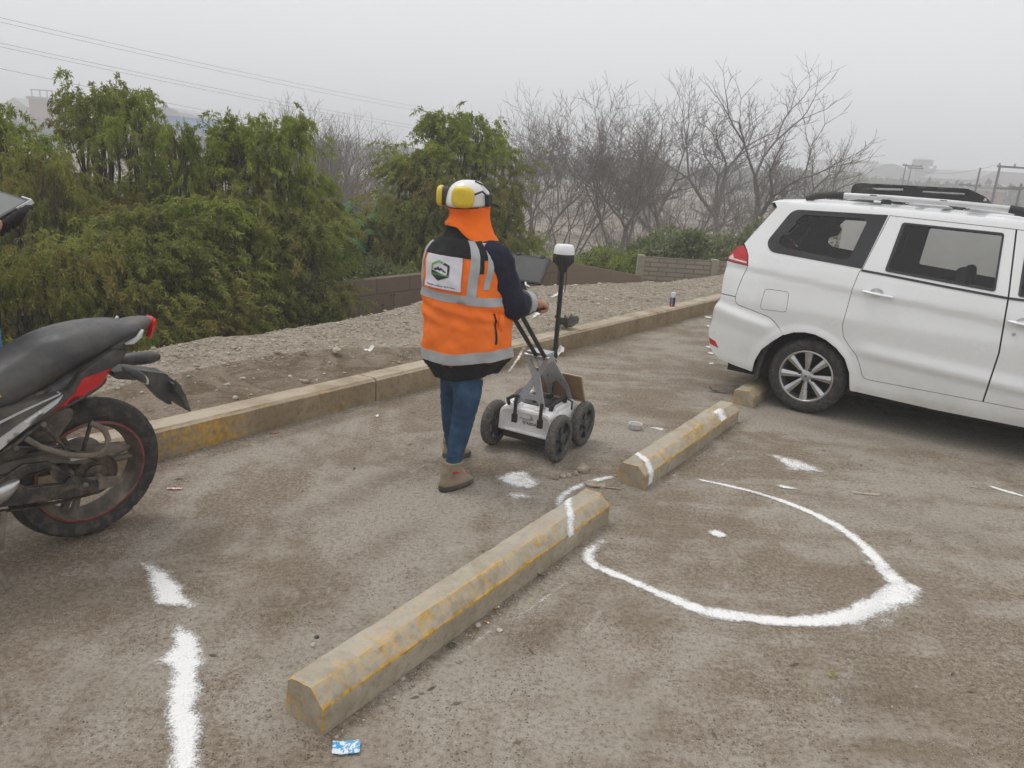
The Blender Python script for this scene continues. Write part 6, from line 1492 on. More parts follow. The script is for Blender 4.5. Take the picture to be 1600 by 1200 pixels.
# satellite antenna on its pole
POL = MB().tube([cp(.352, -.012, .26), cp(.350, -.004, 1.135)], .0155, 16).build('antenna_pole', M_cblk, CART)
ac = cp(.350, -.003, 0)
MB().lathe([(.018, 1.118), (.030, 1.135), (.034, 1.150), (.050, 1.165), (.060, 1.180), (.066, 1.205), (.066, 1.235)], ac, 'Z', 36).build('receiver_base', M_blkp, POL)
MB().lathe([(.0665, 1.235), (.0655, 1.255), (.058, 1.284), (.050, 1.292), (.0, 1.295)], ac, 'Z', 36).build('receiver_cap', simple("receiver_white", (.78, .78, .79), .35, var=.03), POL)
for k in range(18):
    a = 2 * math.pi * k / 18; MB().box(ac + Vector((.064 * math.cos(a), .064 * math.sin(a), 1.205)), (.006, .006, .05), Matrix.Rotation(a, 3, 'Z')).build('rib', M_blkp, POL)
MB().tube([ac + Vector((-.02, -.035, 1.16)), ac + Vector((-.03, -.045, 1.08)), ac + Vector((-.03, -.040, 1.00))], [.004, .003, .004], 6).build('antenna_lead', M_cblk, POL)
MB().tube([cp(.10, .062, .645), cp(.20, .13, .56), cp(.277, .175, .492)], .0022, 5).build('string', simple("cord_white", (.6, .58, .5), .9), CART)
# tablet computer on the handle
TAB = empty('tablet_computer', cp(0, 0, 0)); TAB.matrix_world = Matrix.Translation((.109, 4.587, 0)) @ Matrix.Rotation(CA, 4, 'Z'); tag(TAB, 'large grey screened tablet computer mounted above the push handle of the cart', 'tablet')
def tb(x, y, d): # x right 0..w, y up the screen, d depth
    a = rad(37); return cp(-.150 + y * math.sin(a) + d * math.cos(a), -.185 + x, 1.108 + y * math.cos(a) - d * math.sin(a))
def tabplate(name, x0, x1, y0, y1, d0, d1, mat, r_=.008, parent=None, bevel=.0):
    mb = MB(); mb.prism(round_poly([(x0, y0), (x1, y0), (x1, y1), (x0, y1)], r_, 4), d0, d1, lambda p, q, a: tb(p, q, a)); return mb.build(name, mat, parent or TAB, bevel=bevel)
tabplate('case', 0, .285, 0, .178, 0, .016, M_blkp, .010, bevel=.003)
tabplate('screen', .012, .273, .012, .166, -.0012, -.0004, simple("screen_glass", (.085, .095, .092), .12, scale=2, var=.06, dirt=(.16, .16, .15), dscale=6, damt=.3), .003)
for x in (.06, .22): tabplate('clamp', x, x + .022, .170, .190, -.006, .020, M_blkp, .004)
mb = MB(); mb.tube([tb(.15, .05, .02), tb(.17, -.02, .03), cp(-.15, .01, 1.05), cp(-.22, .06, .99)], [.018, .015, .012, .012], 10); mb.build('mount', M_blkp, TAB)
mb = MB(); mb.tube([tb(.19, -.004, -.002), tb(.20, -.022, -.004), tb(.23, -.030, .0)], .008, 8); mb.build('mount_lever', M_cal, TAB)
# framed board leaning on the cart
BRD = empty('framed_board'); BRD.matrix_world = TAB.matrix_world.copy(); tag(BRD, 'small wood backed board standing on the radar cart in front of the silver frame', 'board')
def bd(x, y, d): return cp(.372 - .100 * (y / .21) + d, x, .290 + y * .93)
def bplate(name, x0, x1, y0, y1, d0, d1, mat): mb = MB(); mb.prism([(x0, y0), (x1, y0), (x1, y1), (x0, y1)], d0, d1, lambda p, q, a: bd(p, q, a)); return mb.build(name, mat, BRD, bevel=.0015)
bplate('backing', -.135, .225, .008, .204, 0, .004, M_wood)
for nm, a in (('frame_top', (-.143, .233, .204, .214)), ('frame_bottom', (-.143, .233, -.002, .008)), ('frame_side', (-.143, -.135, .008, .204)), ('frame_side', (.225, .233, .008, .204))):
    bplate(nm, *a, -.006, .010, M_wedge)
bplate('front_sheet', -.134, .224, .009, .203, .0045, .008, M_cbody)
# ------------------------------------------------------------------ people
def cloth(name, c, rough=.85, var=.1, wrinkle=.5, scale=7., dirt=None, damt=.3, sheen=.0):
    b = NB(name); n1 = b.noise(scale * .8, 3, .5, dist=.25); n2 = b.noise(180, 2); n3 = b.noise(3, 5)
    col = b.mix(b.rng(n3, .3, .7), tuple(x * (1 - var) for x in c), tuple(min(1, x * (1 + var)) for x in c))
    if dirt: col = b.mix(b.math('MULTIPLY', b.rng(b.noise(6, 8, .7), .48, .7), damt), col, dirt)
    h = b.math('ADD', b.math('MULTIPLY', n1, 1.0), b.math('MULTIPLY', n2, .05))
    return b.fin(col, rough, b.bump(h, wrinkle * .7, .03), spec=.3)
M_orange = cloth("orange_fabric", (.90, .185, .022), .75, .06, .55, 9, dirt=(.45, .16, .05), damt=.15)
M_orange2 = cloth("orange_drape", (.92, .17, .012), .8, .05, .45, 11)
M_navy = cloth("navy_fabric", (.016, .017, .032), .9, .15, .8, 9, dirt=(.06, .055, .06), damt=.3)
M_blackf = cloth("black_fabric", (.019, .019, .021), .9, .15, .6, 8, dirt=(.05, .045, .04), damt=.3)
M_tape = cloth("reflective_tape", (.40, .41, .42), .5, .05, .25, 14, dirt=(.28, .27, .25), damt=.4)
M_denim = cloth("blue_denim", (.026, .062, .122), .9, .25, .7, 13, dirt=(.06, .115, .185), damt=.6)
M_skin = simple("skin", (.42, .215, .14), .5, scale=40, var=.08)
M_boot = simple("tan_suede", (.25, .195, .135), .95, scale=30, var=.15, bump=.3, dirt=(.34, .29, .22), damt=.5)
M_sole = simple("boot_sole", (.06, .055, .05), .9, dirt=(.25, .2, .15), damt=.6)
M_patch = cloth("white_patch", (.66, .65, .70), .9, .04, .3, 22)
M_yel = simple("yellow_shell", (.72, .52, .03), .35, scale=20, var=.06, dirt=(.5, .38, .1), damt=.3)
M_helm = simple("helmet_white", (.76, .76, .75), .3, scale=10, var=.03, dirt=(.5, .46, .4), damt=.25)
M_green = simple("logo_green", (.16, .38, .10), .8)

def skin_mesh(name, nodes, edges, mat, parent, sub=2, root=0):
    """nodes: (x, y, z, radius); one continuous skinned body"""
    me = bpy.data.meshes.new(name); me.from_pydata([n[:3] for n in nodes], edges, [])
    o = bpy.data.objects.new(name, me); COL.objects.link(o); o.parent = parent
    m = o.modifiers.new("skin", 'SKIN'); m.use_smooth_shade = True
    for i, n in enumerate(nodes):
        sv = me.skin_vertices[0].data[i]; sv.radius = (n[3], n[3]); sv.use_root = (i == root)
    s = o.modifiers.new("sub", 'SUBSURF'); s.levels = sub; s.render_levels = sub
    dg = bpy.context.evaluated_depsgraph_get(); ev = o.evaluated_get(dg); m2 = bpy.data.meshes.new_from_object(ev)
    bpy.data.objects.remove(o); m2.name = name
    for q in m2.polygons: q.use_smooth = True
    m2.materials.clear(); m2.materials.append(mat)
    o = bpy.data.objects.new(name, m2); COL.objects.link(o); o.parent = parent; return o

def hand_nodes(nodes, edges, iw, W, Dp, Bk, Th, curl=1.0, s=1.0):
    """hand at wrist index iw: W wrist position, Dp direction to the knuckles, Bk back-of-hand normal, Th side the thumb lies on"""
    Dp, Bk, Th = Vector(Dp).normalized(), Vector(Bk).normalized(), Vector(Th).normalized()
    def add(p, r, j): nodes.append((p.x, p.y, p.z, r)); edges.append((j, len(nodes) - 1)); return len(nodes) - 1
    W = Vector(W); pm = add(W + Dp * .045 * s, .024 * s, iw)
    for k, (off, L) in enumerate(((.030, .92), (.010, 1.0), (-.010, .95), (-.029, .78))):
        kn = add(W + Dp * (.088 - .004 * abs(k - 1)) * s + Th * off * s + Bk * .004, .0115 * s, pm)
        d1 = (Dp * (1 - .75 * curl) - Bk * curl * .9).normalized(); p1 = Vector(nodes[kn][:3]) + d1 * .036 * L * s; a = add(p1, .0098 * s, kn)
        d2 = (Dp * (1 - 1.9 * curl) - Bk * .55 * curl).normalized(); p2 = p1 + d2 * .026 * L * s; b_ = add(p2, .009 * s, a)
        d3 = (-Dp * curl + Dp * (1 - curl) + Bk * .4 * curl).normalized(); add(p2 + d3 * .02 * L * s, .0078 * s, b_)
    t0 = add(W + Dp * .030 * s + Th * .030 * s - Bk * .006, .013 * s, iw); t1 = add(Vector(nodes[t0][:3]) + (Dp * .6 + Th * .5 - Bk * .5) .normalized() * .032 * s, .0115 * s, t0)
    add(Vector(nodes[t1][:3]) + (Dp * .6 - Th * .3 - Bk * .8).normalized() * .028 * s, .0095 * s, t1)

def make_body(e, B, J):
    """J: joints in world space -> one skin surface with head, hands; returns object"""
    nodes = []; edges = []
    def n(p, r, j=None):
        p = Vector(p) - B; nodes.append((p.x, p.y, p.z, r))
        if j is not None: edges.append((j, len(nodes) - 1))
        return len(nodes) - 1
    pel = n(J['pelvis'], .105); sp = n(Vector(J['pelvis']).lerp(Vector(J['chest']), .5), .10, pel); ch = n(J['chest'], .115, sp); nk = n(J['neck'], .05, ch); hd = n(J['head_low'], .062, nk); h2 = n(J['head'], .086, hd); n(J['head_top'], .066, h2)
    for s in 'LR':
        sh_ = n(J['sh' + s], .052, ch); el = n(J['el' + s], .038, sh_); wr = n(J['wr' + s], .026, el)
        hand_nodes(nodes, edges, wr, Vector(J['wr' + s]) - B, *J['hand' + s])
        hp = n(J['hip' + s], .075, pel); kn = n(J['kn' + s], .048, hp); an = n(J['an' + s], .032, kn); n(J['toe' + s], .028, an)
    return skin_mesh('body', nodes, edges, M_skin, e)

def face(e, B, C, F, R):
    """eyes, nose, mouth and ears on a head centred at C looking along F (R = its right)"""
    C, F, R = Vector(C) - B, Vector(F).normalized(), Vector(R).normalized(); U = R.cross(F).normalized(); U = U if U.z > 0 else -U
    m = MB(); m.tube([C + F * .082 + U * .012, C + F * .104 - U * .022, C + F * .088 - U * .034], [.008, .013, .008], 8); m.build('nose', M_skin, e, sub=1)
    for s in (-1, 1):
        m = MB(); m.ball(C + F * .080 + R * s * .031 + U * .008, .012, 12, 8); m.build('eye', simple("eye_white", (.7, .7, .68), .2) if 'eye_white' not in bpy.data.materials else bpy.data.materials['eye_white'], e)
        m = MB(); m.ball(C + F * .0885 + R * s * .031 + U * .008, .0055, 10, 6); m.build('pupil', M_blkp, e)
        m = MB(); m.tube([C + F * .086 + R * s * .018 + U * .028, C + F * .084 + R * s * .045 + U * .026], .004, 6, flat=.6); m.build('eyebrow', M_blkp, e)
        m = MB(); m.ball(C + R * s * .088 - U * .008, (.012, .022, .032), 10, 8); m.build('ear', M_skin, e)
    m = MB(); m.tube([C + F * .080 - R * .024 - U * .052, C + F * .090 - U * .050, C + F * .080 + R * .024 - U * .052], .006, 8, flat=.7); m.build('mouth', simple("lips", (.36, .13, .11), .5) if 'lips' not in bpy.data.materials else bpy.data.materials['lips'], e)

def limb(name, P, R, mat, parent, B, n=28, wr=.006, step=.018, seed=0, mat_bands=None, folds=None):
    """clothed limb: smooth tube through P with radii R, wrinkled; folds: (position 0..1, width, depth)"""
    L = smooth_line([(*p, r) for p, r in zip(P, R)], step); pts = [Vector(q[:3]) - B for q in L]; m = len(pts); V = []; prev = None
    for i, p in enumerate(pts):
        t = (pts[min(i + 1, m - 1)] - pts[max(i - 1, 0)]).normalized(); nn = t.orthogonal() if prev is None else (prev - t * prev.dot(t)); nn.normalize(); prev = nn; bb = t.cross(nn)
        for k in range(n):
            a = 2 * math.pi * k / n; r = L[i][3]; q = p + (nn * math.cos(a) + bb * math.sin(a)) * r
            d = wr * (nz3(q.x * 13 + seed, q.y * 13, q.z * 24) + .5 * nz3(q.x * 30, q.y * 30 + seed, q.z * 45))
            for (f0, w_, dp) in (folds or []): d += dp * math.sin((i / m - f0) / w_ * 6.28 + .8 * math.sin(a + seed)) * math.exp(-((i / m - f0) / (w_ * 2.2)) ** 2)
            V.append(q + (nn * math.cos(a) + bb * math.sin(a)) * d)
    F = [(i * n + k, i * n + (k + 1) % n, (i + 1) * n + (k + 1) % n, (i + 1) * n + k) for i in range(m - 1) for k in range(n)]
    mb = MB(); mb.add(V, F + [tuple(range(n))[::-1], tuple((m - 1) * n + k for k in range(n))]); return mb.build(name, mat, parent, ang=75), pts, L

def boot(e, B, heel, toe, ankle, lbl=None, mat=M_boot):
    H = Vector(heel); T = Vector(toe); f = (T - H); Lf = f.length; f.normalize(); r = Vector((f.y, -f.x, 0)); A = Vector(ankle)
    def ring(z, c, a, b_, ex=.8): 
        return [c - B + f * (b_ * math.copysign(abs(math.cos(t)) ** ex, math.cos(t))) + r * (a * math.copysign(abs(math.sin(t)) ** ex, math.sin(t))) + Vector((0, 0, z)) for t in [2 * math.pi * k / 28 for k in range(28)]]
    h0 = H + f * .0; mid = H + f * Lf * .5; Ah = H + f * Lf * .26; Ah.z = 0; A0 = Vector((A.x, A.y, 0)); Ah = Ah.lerp(A0, .35)
    rows = [ring(.020, mid, .046, Lf * .50), ring(.040, mid - f * .004, .047, Lf * .49), ring(.060, mid - f * .020, .044, Lf * .40), ring(.080, mid.lerp(Ah, .65), .041, Lf * .31), ring(.105, Ah.lerp(A0, .2), .043, .062), ring(.138, Ah.lerp(A0, .6), .047, .057), ring(.162, Ah.lerp(A0, .8), .056, .060), ring(.172, Ah.lerp(A0, .8), .054, .058), ring(.160, Ah.lerp(A0, .8), .044, .048)]
    bt = MB().loft(rows).build('boot', mat, e, ang=60, sub=1)
    sl = MB(); sl.loft([ring(.0, mid - f * .006, .040, Lf * .45), ring(.010, mid, .046, Lf * .50), ring(.022, mid, .048, Lf * .512), ring(.027, mid, .045, Lf * .50)]); sl.build('sole', M_sole, bt, ang=40)
    lc = MB()
    for k in range(4):
        c = mid.lerp(Ah, .25 + .22 * k) - B + f * (.055 - .012 * k) + Vector((0, 0, .072 + .018 * k)); lc.tube([c - r * .020, c + f * .006 + Vector((0, 0, .006)), c + r * .020], .0028, 5)
    lc.build('laces', M_blkp, bt)
    st = MB(); c = Ah - B + r * .047 + Vector((0, 0, .112)); st.box(c, (.040, .004, .008), Matrix.Rotation(math.atan2(f.y, f.x), 3, 'Z') @ Matrix.Rotation(rad(10), 3, 'Y')); st.build('red_tab', M_redl, bt)
    return bt

# ---- the surveyor with the cart
PB = Vector((-.29, 4.14, 0)); PE = empty('person', PB); tag(PE, 'person in orange safety vest and white helmet pushing the cart, seen from behind', 'person')
TF = Vector((.60, .80, 0)); TR = Vector((.80, -.60, 0))
rHip, rKn, rAn = vp(735, 588, 4.09), vp(725, 648, 4.02), vp(708, 722, 3.965)
lHip, lKn, lAn = vp(712, 588, 4.22), vp(706, 642, 4.30), vp(708, 700, 4.40)
rHeel, rToe = gp(687, 769), gp(738, 752); lHeel, lToe = gp(692, 716), gp(735, 711)
shR = Vector((-.135, 4.035, 1.275)); shL = Vector((-.405, 4.325, 1.265)); elR = Vector((-.030, 4.085, 1.045)); wrR = Vector((.062, 4.215, 1.030)); elL = Vector((-.36, 4.47, 1.05)); wrL = Vector((-.235, 4.345, 1.0))
HF = Vector((.74, .67, 0)); HR = Vector((.67, -.74, 0)); HC = Vector((-.288, 4.175, 1.545))
J = dict(pelvis=(-.27, 4.15, .80), chest=(-.29, 4.15, 1.20), neck=(-.285, 4.16, 1.38), head_low=HC + Vector((0, 0, -.085)), head=HC, head_top=HC + Vector((0, 0, .055)),
         shR=shR, shL=shL, elR=elR, elL=elL, wrR=wrR, wrL=wrL, hipR=rHip, hipL=lHip, knR=rKn, knL=lKn, anR=rAn, anL=lAn, toeR=rHeel.lerp(rToe, .75) + Vector((0, 0, .035)), toeL=lHeel.lerp(lToe, .75) + Vector((0, 0, .035)),
         handR=(Vector((.85, .50, -.10)), Vector((.30, -.35, .88)), Vector((-.50, .85, .1)), .9, 1.22), handL=(Vector((.6, -.4, -.1)), Vector((-.1, 0, 1)), Vector((.55, .8, .1)), 1.0, 1.05))
make_body(PE, PB, J); face(PE, PB, HC, HF, HR)
# jacket and vest surface; th = 0 at the middle of the back, +90 degrees on the right
TZ = [(.60, -.265, 4.14, .190, .130), (.64, -.265, 4.14, .215, .150), (.665, -.265, 4.14, .238, .165), (.70, -.265, 4.14, .262, .180), (.80, -.266, 4.14, .268, .185), (.95, -.272, 4.145, .262, .175), (1.05, -.283, 4.15, .258, .168), (1.15, -.288, 4.15, .262, .165), (1.24, -.290, 4.15, .262, .160),
      (1.30, -.290, 4.15, .242, .150), (1.335, -.290, 4.152, .212, .138), (1.365, -.288, 4.155, .165, .125), (1.385, -.292, 4.158, .130, .118), (1.42, -.302, 4.162, .104, .102), (1.45, -.304, 4.166, .086, .086)]
_tz = [r[0] for r in TZ]
def TS(th, z, off=0.0, wr=1.0):
    cx, cy, a, b_ = (float(np.interp(z, _tz, [r[i] for r in TZ])) for i in (1, 2, 3, 4))
    c, s = math.cos(th), math.sin(th); ex = .86
    p = Vector((cx, cy, z)) - TF * (b_ * math.copysign(abs(c) ** ex, c)) + TR * (a * math.copysign(abs(s) ** ex, s))
    lift = .055 * max(0, s) * (1 - sm(z, .80, 1.08)) - .012 * max(0, -s) * (1 - sm(z, .8, 1.0)); p.z += lift
    out = (-TF * c + TR * s)
    q = wr * (1 - sm(z, 1.33, 1.4) * .7)
    d = .010 * q * nz3(th * 2.0, z * 9, 1) + .007 * q * nz3(th * 4.5 + z * 9, z * 16, 2) + .012 * q * (1 - sm(z, .72, 1.0)) * math.sin(th * 7 + 3 * nz3(z * 5, 1)) * .6
    d += .007 * q * math.exp(-((z - .99) / .07) ** 2) * math.sin(th * 3 + z * 70) + .006 * q * (1 - abs(2 * abs(nz3(th * 2.6 + z * 3, z * 7 - th, 5)) - .35) * 1.6) * (1 - sm(z, 1.10, 1.25) * .6)
    return p + out * (d + off) - PB
def tpatch(name, t0, t1, z0, z1, off, mat, slant=0.0, tt=None, parent=PE, nth=None, nz_=None, lip=.004, wfun=None):
    """patch of the torso surface; angles may shift with height by slant (radians over the height)"""
    nth = nth or max(4, int(abs(t1 - t0) / rad(4))); nz_ = nz_ or max(3, int((z1 - z0) / .012)); V = []
    for j in range(nz_ + 1):
        f = j / nz_; z = z0 + (z1 - z0) * f
        for i in range(nth + 1):
            th = t0 + (t1 - t0) * i / nth + slant * f; V.append(TS(th, z, off))
    m = nth + 1; F = [(j * m + i, j * m + i + 1, (j + 1) * m + i + 1, (j + 1) * m + i) for j in range(nz_) for i in range(nth)]
    mb = MB(); mb.add(V, F)
    if lip:
        bd_ = [(0, i) for i in range(nth + 1)] + [(j, nth) for j in range(1, nz_ + 1)] + [(nz_, i) for i in range(nth - 1, -1, -1)] + [(j, 0) for j in range(nz_ - 1, 0, -1)]
        n = len(bd_); A = []; Bq = []
        for (j, i) in bd_:
            f = j / nz_; z = z0 + (z1 - z0) * f; th = t0 + (t1 - t0) * i / nth + slant * f; A.append(TS(th, z, off)); Bq.append(TS(th, z, off - lip))
        mb.add(A + Bq, [(k, (k + 1) % n, n + (k + 1) % n, n + k) for k in range(n)])
    return mb.build(name, mat, parent, ang=70)
mb = MB(); n = 90; zs = [.60 + .0125 * k for k in range(69)]
mb.loft([[TS(2 * math.pi * k / n, z, -.004) for k in range(n)] for z in zs], cap=True); JK = mb.build('jacket', M_blackf, PE, ang=75)
full = 2 * math.pi
def band(name, z0, z1, off, mat, lip=.004): 
    mb = MB(); k_ = max(2, int((z1 - z0) / .0125)); rows = [[TS(full * k / n, z0, off - lip) for k in range(n)]] + [[TS(full * k / n, z0 + (z1 - z0) * j / k_, off) for k in range(n)] for j in range(k_ + 1)] + [[TS(full * k / n, z1, off - lip) for k in range(n)]]
    mb.loft(rows, cap=False); return mb.build(name, mat, PE, ang=70)
VEST = band('vest', .695, 1.285, .0, M_orange, .004)
tpatch('vest_yoke', rad(-62), rad(66), 1.283, 1.375, .0025, M_blackf)
band('reflective_hem', .705, .765, .0035, M_tape); band('reflective_belt', 1.045, 1.092, .0035, M_tape)
band('vest_hem', .675, .703, .001, M_blackf)
tpatch('reflective_strap', rad(28), rad(42), 1.090, 1.372, .0050, M_tape, slant=rad(7)); tpatch('reflective_strap', rad(-62), rad(-42), 1.090, 1.345, .0050, M_tape, slant=rad(-2))
tpatch('reflective_strap', rad(52), rad(62), 1.135, 1.365, .0050, M_tape, slant=rad(12)); tpatch('vest_yoke', rad(44), rad(52), 1.215, 1.29, .0035, M_blackf, slant=rad(2))
# back patch with the company logo
pt = tpatch('back_patch', rad(-29), rad(21), 1.112, 1.283, .0140, M_patch, lip=.012)
pc, pz = rad(-5), 1.1975
def PP(x, y, off=.0153): return TS(pc + x / .205, pz + y, off)
def flat_patch(name, P, mat, off=.0153, hole=None):
    vs, fs = sheet(P, [hole] if hole else [], .006); mb = MB(); mb.add([PP(x, y, off) for x, y in vs], fs); return mb.build(name, mat, pt, ang=80)
hx = [(0, .062), (.038, .040), (.038, -.018), (0, -.046), (-.038, -.018), (-.038, .040)]; hi = [(0, .050), (.029, .033), (.029, -.004), (.029, -.012), (0, -.002), (-.029, .008), (-.029, .033)]
flat_patch('logo_frame', [(0, .062), (0, .050), (-.029, .033), (-.029, .010), (-.038, .008), (-.038, .040)], M_green); flat_patch('logo_frame', [(0, .062), (.016, .053), (.012, .043), (0, .050)], M_green)
flat_patch('logo_frame', [(.018, .0515), (.038, .040), (.038, -.018), (0, -.046), (-.038, -.018), (-.038, .006), (-.029, .006), (0, -.002), (.029, -.014), (.029, .033), (.014, .041)], M_ink)
flat_patch('logo_mountain', [(-.026, .010), (-.016, .022), (-.012, .018), (-.002, .030), (.002, .018), (.008, .024), (.026, .002), (.020, .000), (.010, .012), (.004, .006), (-.006, .012), (-.014, .006)], M_ink)
def plet(txt, size, x, y, mat, bold=0): 
    vs, fs = text_mesh(txt, size, 'CENTER', bold); mb = MB(); mb.add([PP(a + x, b_ + y, .0163) for a, b_ in vs], fs); mb.build('lettering', mat, pt, smooth=False, weld=False)
plet('GEOTOMO', .0150, 0, -.018, M_green, .0004); plet('Especialistas en Física de la Tierra', .0100, .0, -.074, simple("navy_ink", (.03, .03, .09), .8), .0003)
# sleeves with cuffs and reflective bands
for nm, (a, b_, c_) in (('R', (shR, elR, wrR)), ('L', (shL, elL, wrL))):
    inn = a + (Vector((-.29, 4.15, 1.27)) - a) * .35
    bend = .018 * (Vector((.3, -.9, -.4)) if nm == 'R' else Vector((-.5, .5, -.3)))
    o, pts, L = limb('sleeve', [inn + Vector((0, 0, .015)), a + Vector((0, 0, .01)), a.lerp(b_, .5) + bend, b_ + bend, b_.lerp(c_, .55), c_], [.080, .090, .086, .078, .070, .058] if nm == 'R' else [.06, .068, .066, .064, .06, .052], M_navy, PE, PB, wr=.010, seed=3 if nm == 'R' else 7, folds=[(.55, .07, .008), (.80, .06, .006), (.3, .1, .005)])
    k0 = int(len(pts) * .78); seg = pts[k0:k0 + 4]; mb = MB(); mb.tube([p for p in seg], [L[k0 + i][3] + .006 for i in range(len(seg))], 28); mb.build('reflective_band', M_tape, o)
    cf = MB(); cf.tube([pts[-1] - (pts[-1] - pts[-3]).normalized() * .03, pts[-1] + (pts[-1] - pts[-3]).normalized() * .012], [.058, .050], 24); cf.build('cuff', M_navy, o)
# jeans: both legs and the seat as one surface
def jeans(e, B, hipR, knR, anR, hipL, knL, anL, mat=M_denim):
    nodes = []; edges = []
    def n_(p, r, j=None):
        p = Vector(p) - B; nodes.append((p.x, p.y, p.z, r)); 
        if j is not None: edges.append((j, len(nodes) - 1))
        return len(nodes) - 1
    pel = (hipR + hipL) / 2 + Vector((0, 0, .13)); p0 = n_(pel, .145); c0 = n_((hipR + hipL) / 2 + Vector((0, 0, .03)), .125, p0)
    for h, k, a in ((hipR, knR, anR), (hipL, knL, anL)):
        i1 = n_(h, .100, c0); i2 = n_(h.lerp(k, .5), .086, i1); i3 = n_(k, .068, i2); i4 = n_(k.lerp(a, .35), .065, i3); i5 = n_(k.lerp(a, .8), .050, i4); n_(a.lerp(k, -.12), .046, i5)
    o = skin_mesh('jeans', nodes, edges, mat, e, 3); me = o.data
    for v in me.vertices:
        q = v.co; f = .002 * nz3(q.x * 18, q.y * 18, q.z * 40) + .0035 * math.sin(q.z * 130 + 3 * nz3(q.x * 9, q.y * 9, q.z * 6)) * (math.exp(-((q.z - .42) / .05) ** 2) + .9 * math.exp(-((q.z - .15) / .05) ** 2) + .5 * math.exp(-((q.z - .6) / .06) ** 2))
        v.co = q + v.normal * f
    return o
jeans(PE, PB, rHip, rKn, rAn, lHip, lKn, lAn)
boot(PE, PB, rHeel, rToe, rAn); boot(PE, PB, lHeel, lToe, lAn)
# helmet, brim, ear muffs parked on the helmet
def HP(f, r, u): return HC - PB + HF * f + HR * r + Vector((0, 0, u))
HM = MB(); rows = []
for i in range(13):
    t = i / 12 * math.pi / 2; z = .008 + .118 * math.sin(t); k_ = math.cos(t) ** .75 if t < 1.57 else 0.0
    rows.append([HP(.128 * max(k_, .01) * math.cos(a) - .008, .108 * max(k_, .01) * math.sin(a), z) for a in [2 * math.pi * k / 40 for k in range(40)]])
rows.insert(0, [HP(.129 * math.cos(a) - .008, .109 * math.sin(a), -.016 + .014 * math.cos(a)) for a in [2 * math.pi * k / 40 for k in range(40)]])
HM.loft(rows); hel = HM.build('helmet', M_helm, PE, ang=50, sub=1)
mb = MB(); mb.loft([[HP(.125 + q * math.cos(a) * .055 * (1 if q else 0), math.sin(a) * .085, .006 - .018 * q * math.cos(a)) for a in [rad(-90 + 15 * k) for k in range(13)]] for q in (0, .5, 1)] + [[HP(.125 + q * math.cos(a) * .055 * (1 if q else 0), math.sin(a) * .085, .001 - .018 * q * math.cos(a)) for a in [rad(-90 + 15 * k) for k in range(13)]] for q in (1, .5, 0)], cap=False, closed=False)
mb.build('brim', M_blkp, hel)
mb = MB()
for s in (-1, 1): mb.box(HP(.035, s * .114, .030), (.03, .03, .06), Matrix.Rotation(math.atan2(HF.y, HF.x), 3, 'Z')); mb.tube([HP(.035, s * .118, .04), HP(-.02, s * .128, .075), HP(-.075, s * .12, .055), HP(-.115, s * .085, .045)], .006, 8)
mb.build('muff_arm', M_blkp, hel, bevel=.006)
mb = MB(); mb.tube([HP(.02, .117, .02), HP(.05, .110, .07), HP(.03, .075, .105), HP(-.01, .05, .122)], .0045, 6); mb.build('goggle_strap', M_blkp, hel)
def cup(a_deg, u):
    a = rad(a_deg); d = HF * math.cos(a) + HR * math.sin(a); t = Vector((0, 0, 1)).cross(d); c = HC - PB + d * .128 + Vector((0, 0, u)); e_ = .68
    def rg(w_, h_, dep): return [c + d * dep + t * (w_ * math.copysign(abs(math.cos(q)) ** e_, math.cos(q))) + Vector((0, 0, h_ * math.copysign(abs(math.sin(q)) ** e_, math.sin(q)))) for q in [2 * math.pi * k / 32 for k in range(32)]]
    MB().loft([rg(.048, .044, -.012), rg(.053, .049, -.004), rg(.053, .049, .012)]).build('muff_cushion', M_blkp, hel, ang=40)
    MB().loft([rg(.062, .056, .012), rg(.062, .056, .022), rg(.058, .052, .038), rg(.046, .040, .048), rg(.01, .01, .047)]).build('muff_cup', M_yel, hel, ang=40, sub=1)
cup(142, .042); cup(222, .036)
# orange neck drape
def DR(a, f, off=0.0):
    """a: world angle, f: 0 at the helmet rim, 1 at the hem"""
    d = Vector((math.cos(a), math.sin(a), 0)); right = max(0, math.cos(a - rad(-25))); leftb = max(0, math.cos(a - rad(205)))
    r0 = .114; r1 = .118 + .085 * right ** 1.5 + .010 * leftb; z0 = 1.535 + .012 * math.cos(a - rad(42)); z1 = 1.432 - .112 * right ** 1.1 - .012 * (1 - leftb)
    r = r0 + (r1 - r0) * f ** 1.6 - .016 * math.sin(math.pi * min(1, f * 1.25)) + .012 * nz3(a * 2.2, f * 3, 4) * f + .006 * math.sin(a * 8 + f * 5 + 2 * nz3(a * 1.5, f * 2)) * f ** .7 + .005 * nz3(a * 5, f * 9, 2) + off
    return Vector((-.288, 4.170, 0)) + d * r + Vector((0, 0, z0 + (z1 - z0) * f)) - PB
A0, A1 = rad(-300), rad(15)
mb = MB(); nA, nF = 60, 14; G = [[DR(A0 + (A1 - A0) * i / nA, j / nF, o_) for i in range(nA + 1)] for o_ in (0, -.003) for j in range(nF + 1)]
for q in (0, nF + 1): mb.loft(G[q:q + nF + 1], cap=False, closed=False)
for row in (0, nF):
    mb.loft([G[row], G[nF + 1 + row]], cap=False, closed=False)
DRP = mb.build('neck_drape', M_orange2, PE, ang=80)
mb = MB(); mb.tube([DR(A0 + (A1 - A0) * i / nA, 1.0, .001) for i in range(nA + 1)], .004, 6); mb.build('drape_hem', M_blackf, DRP)
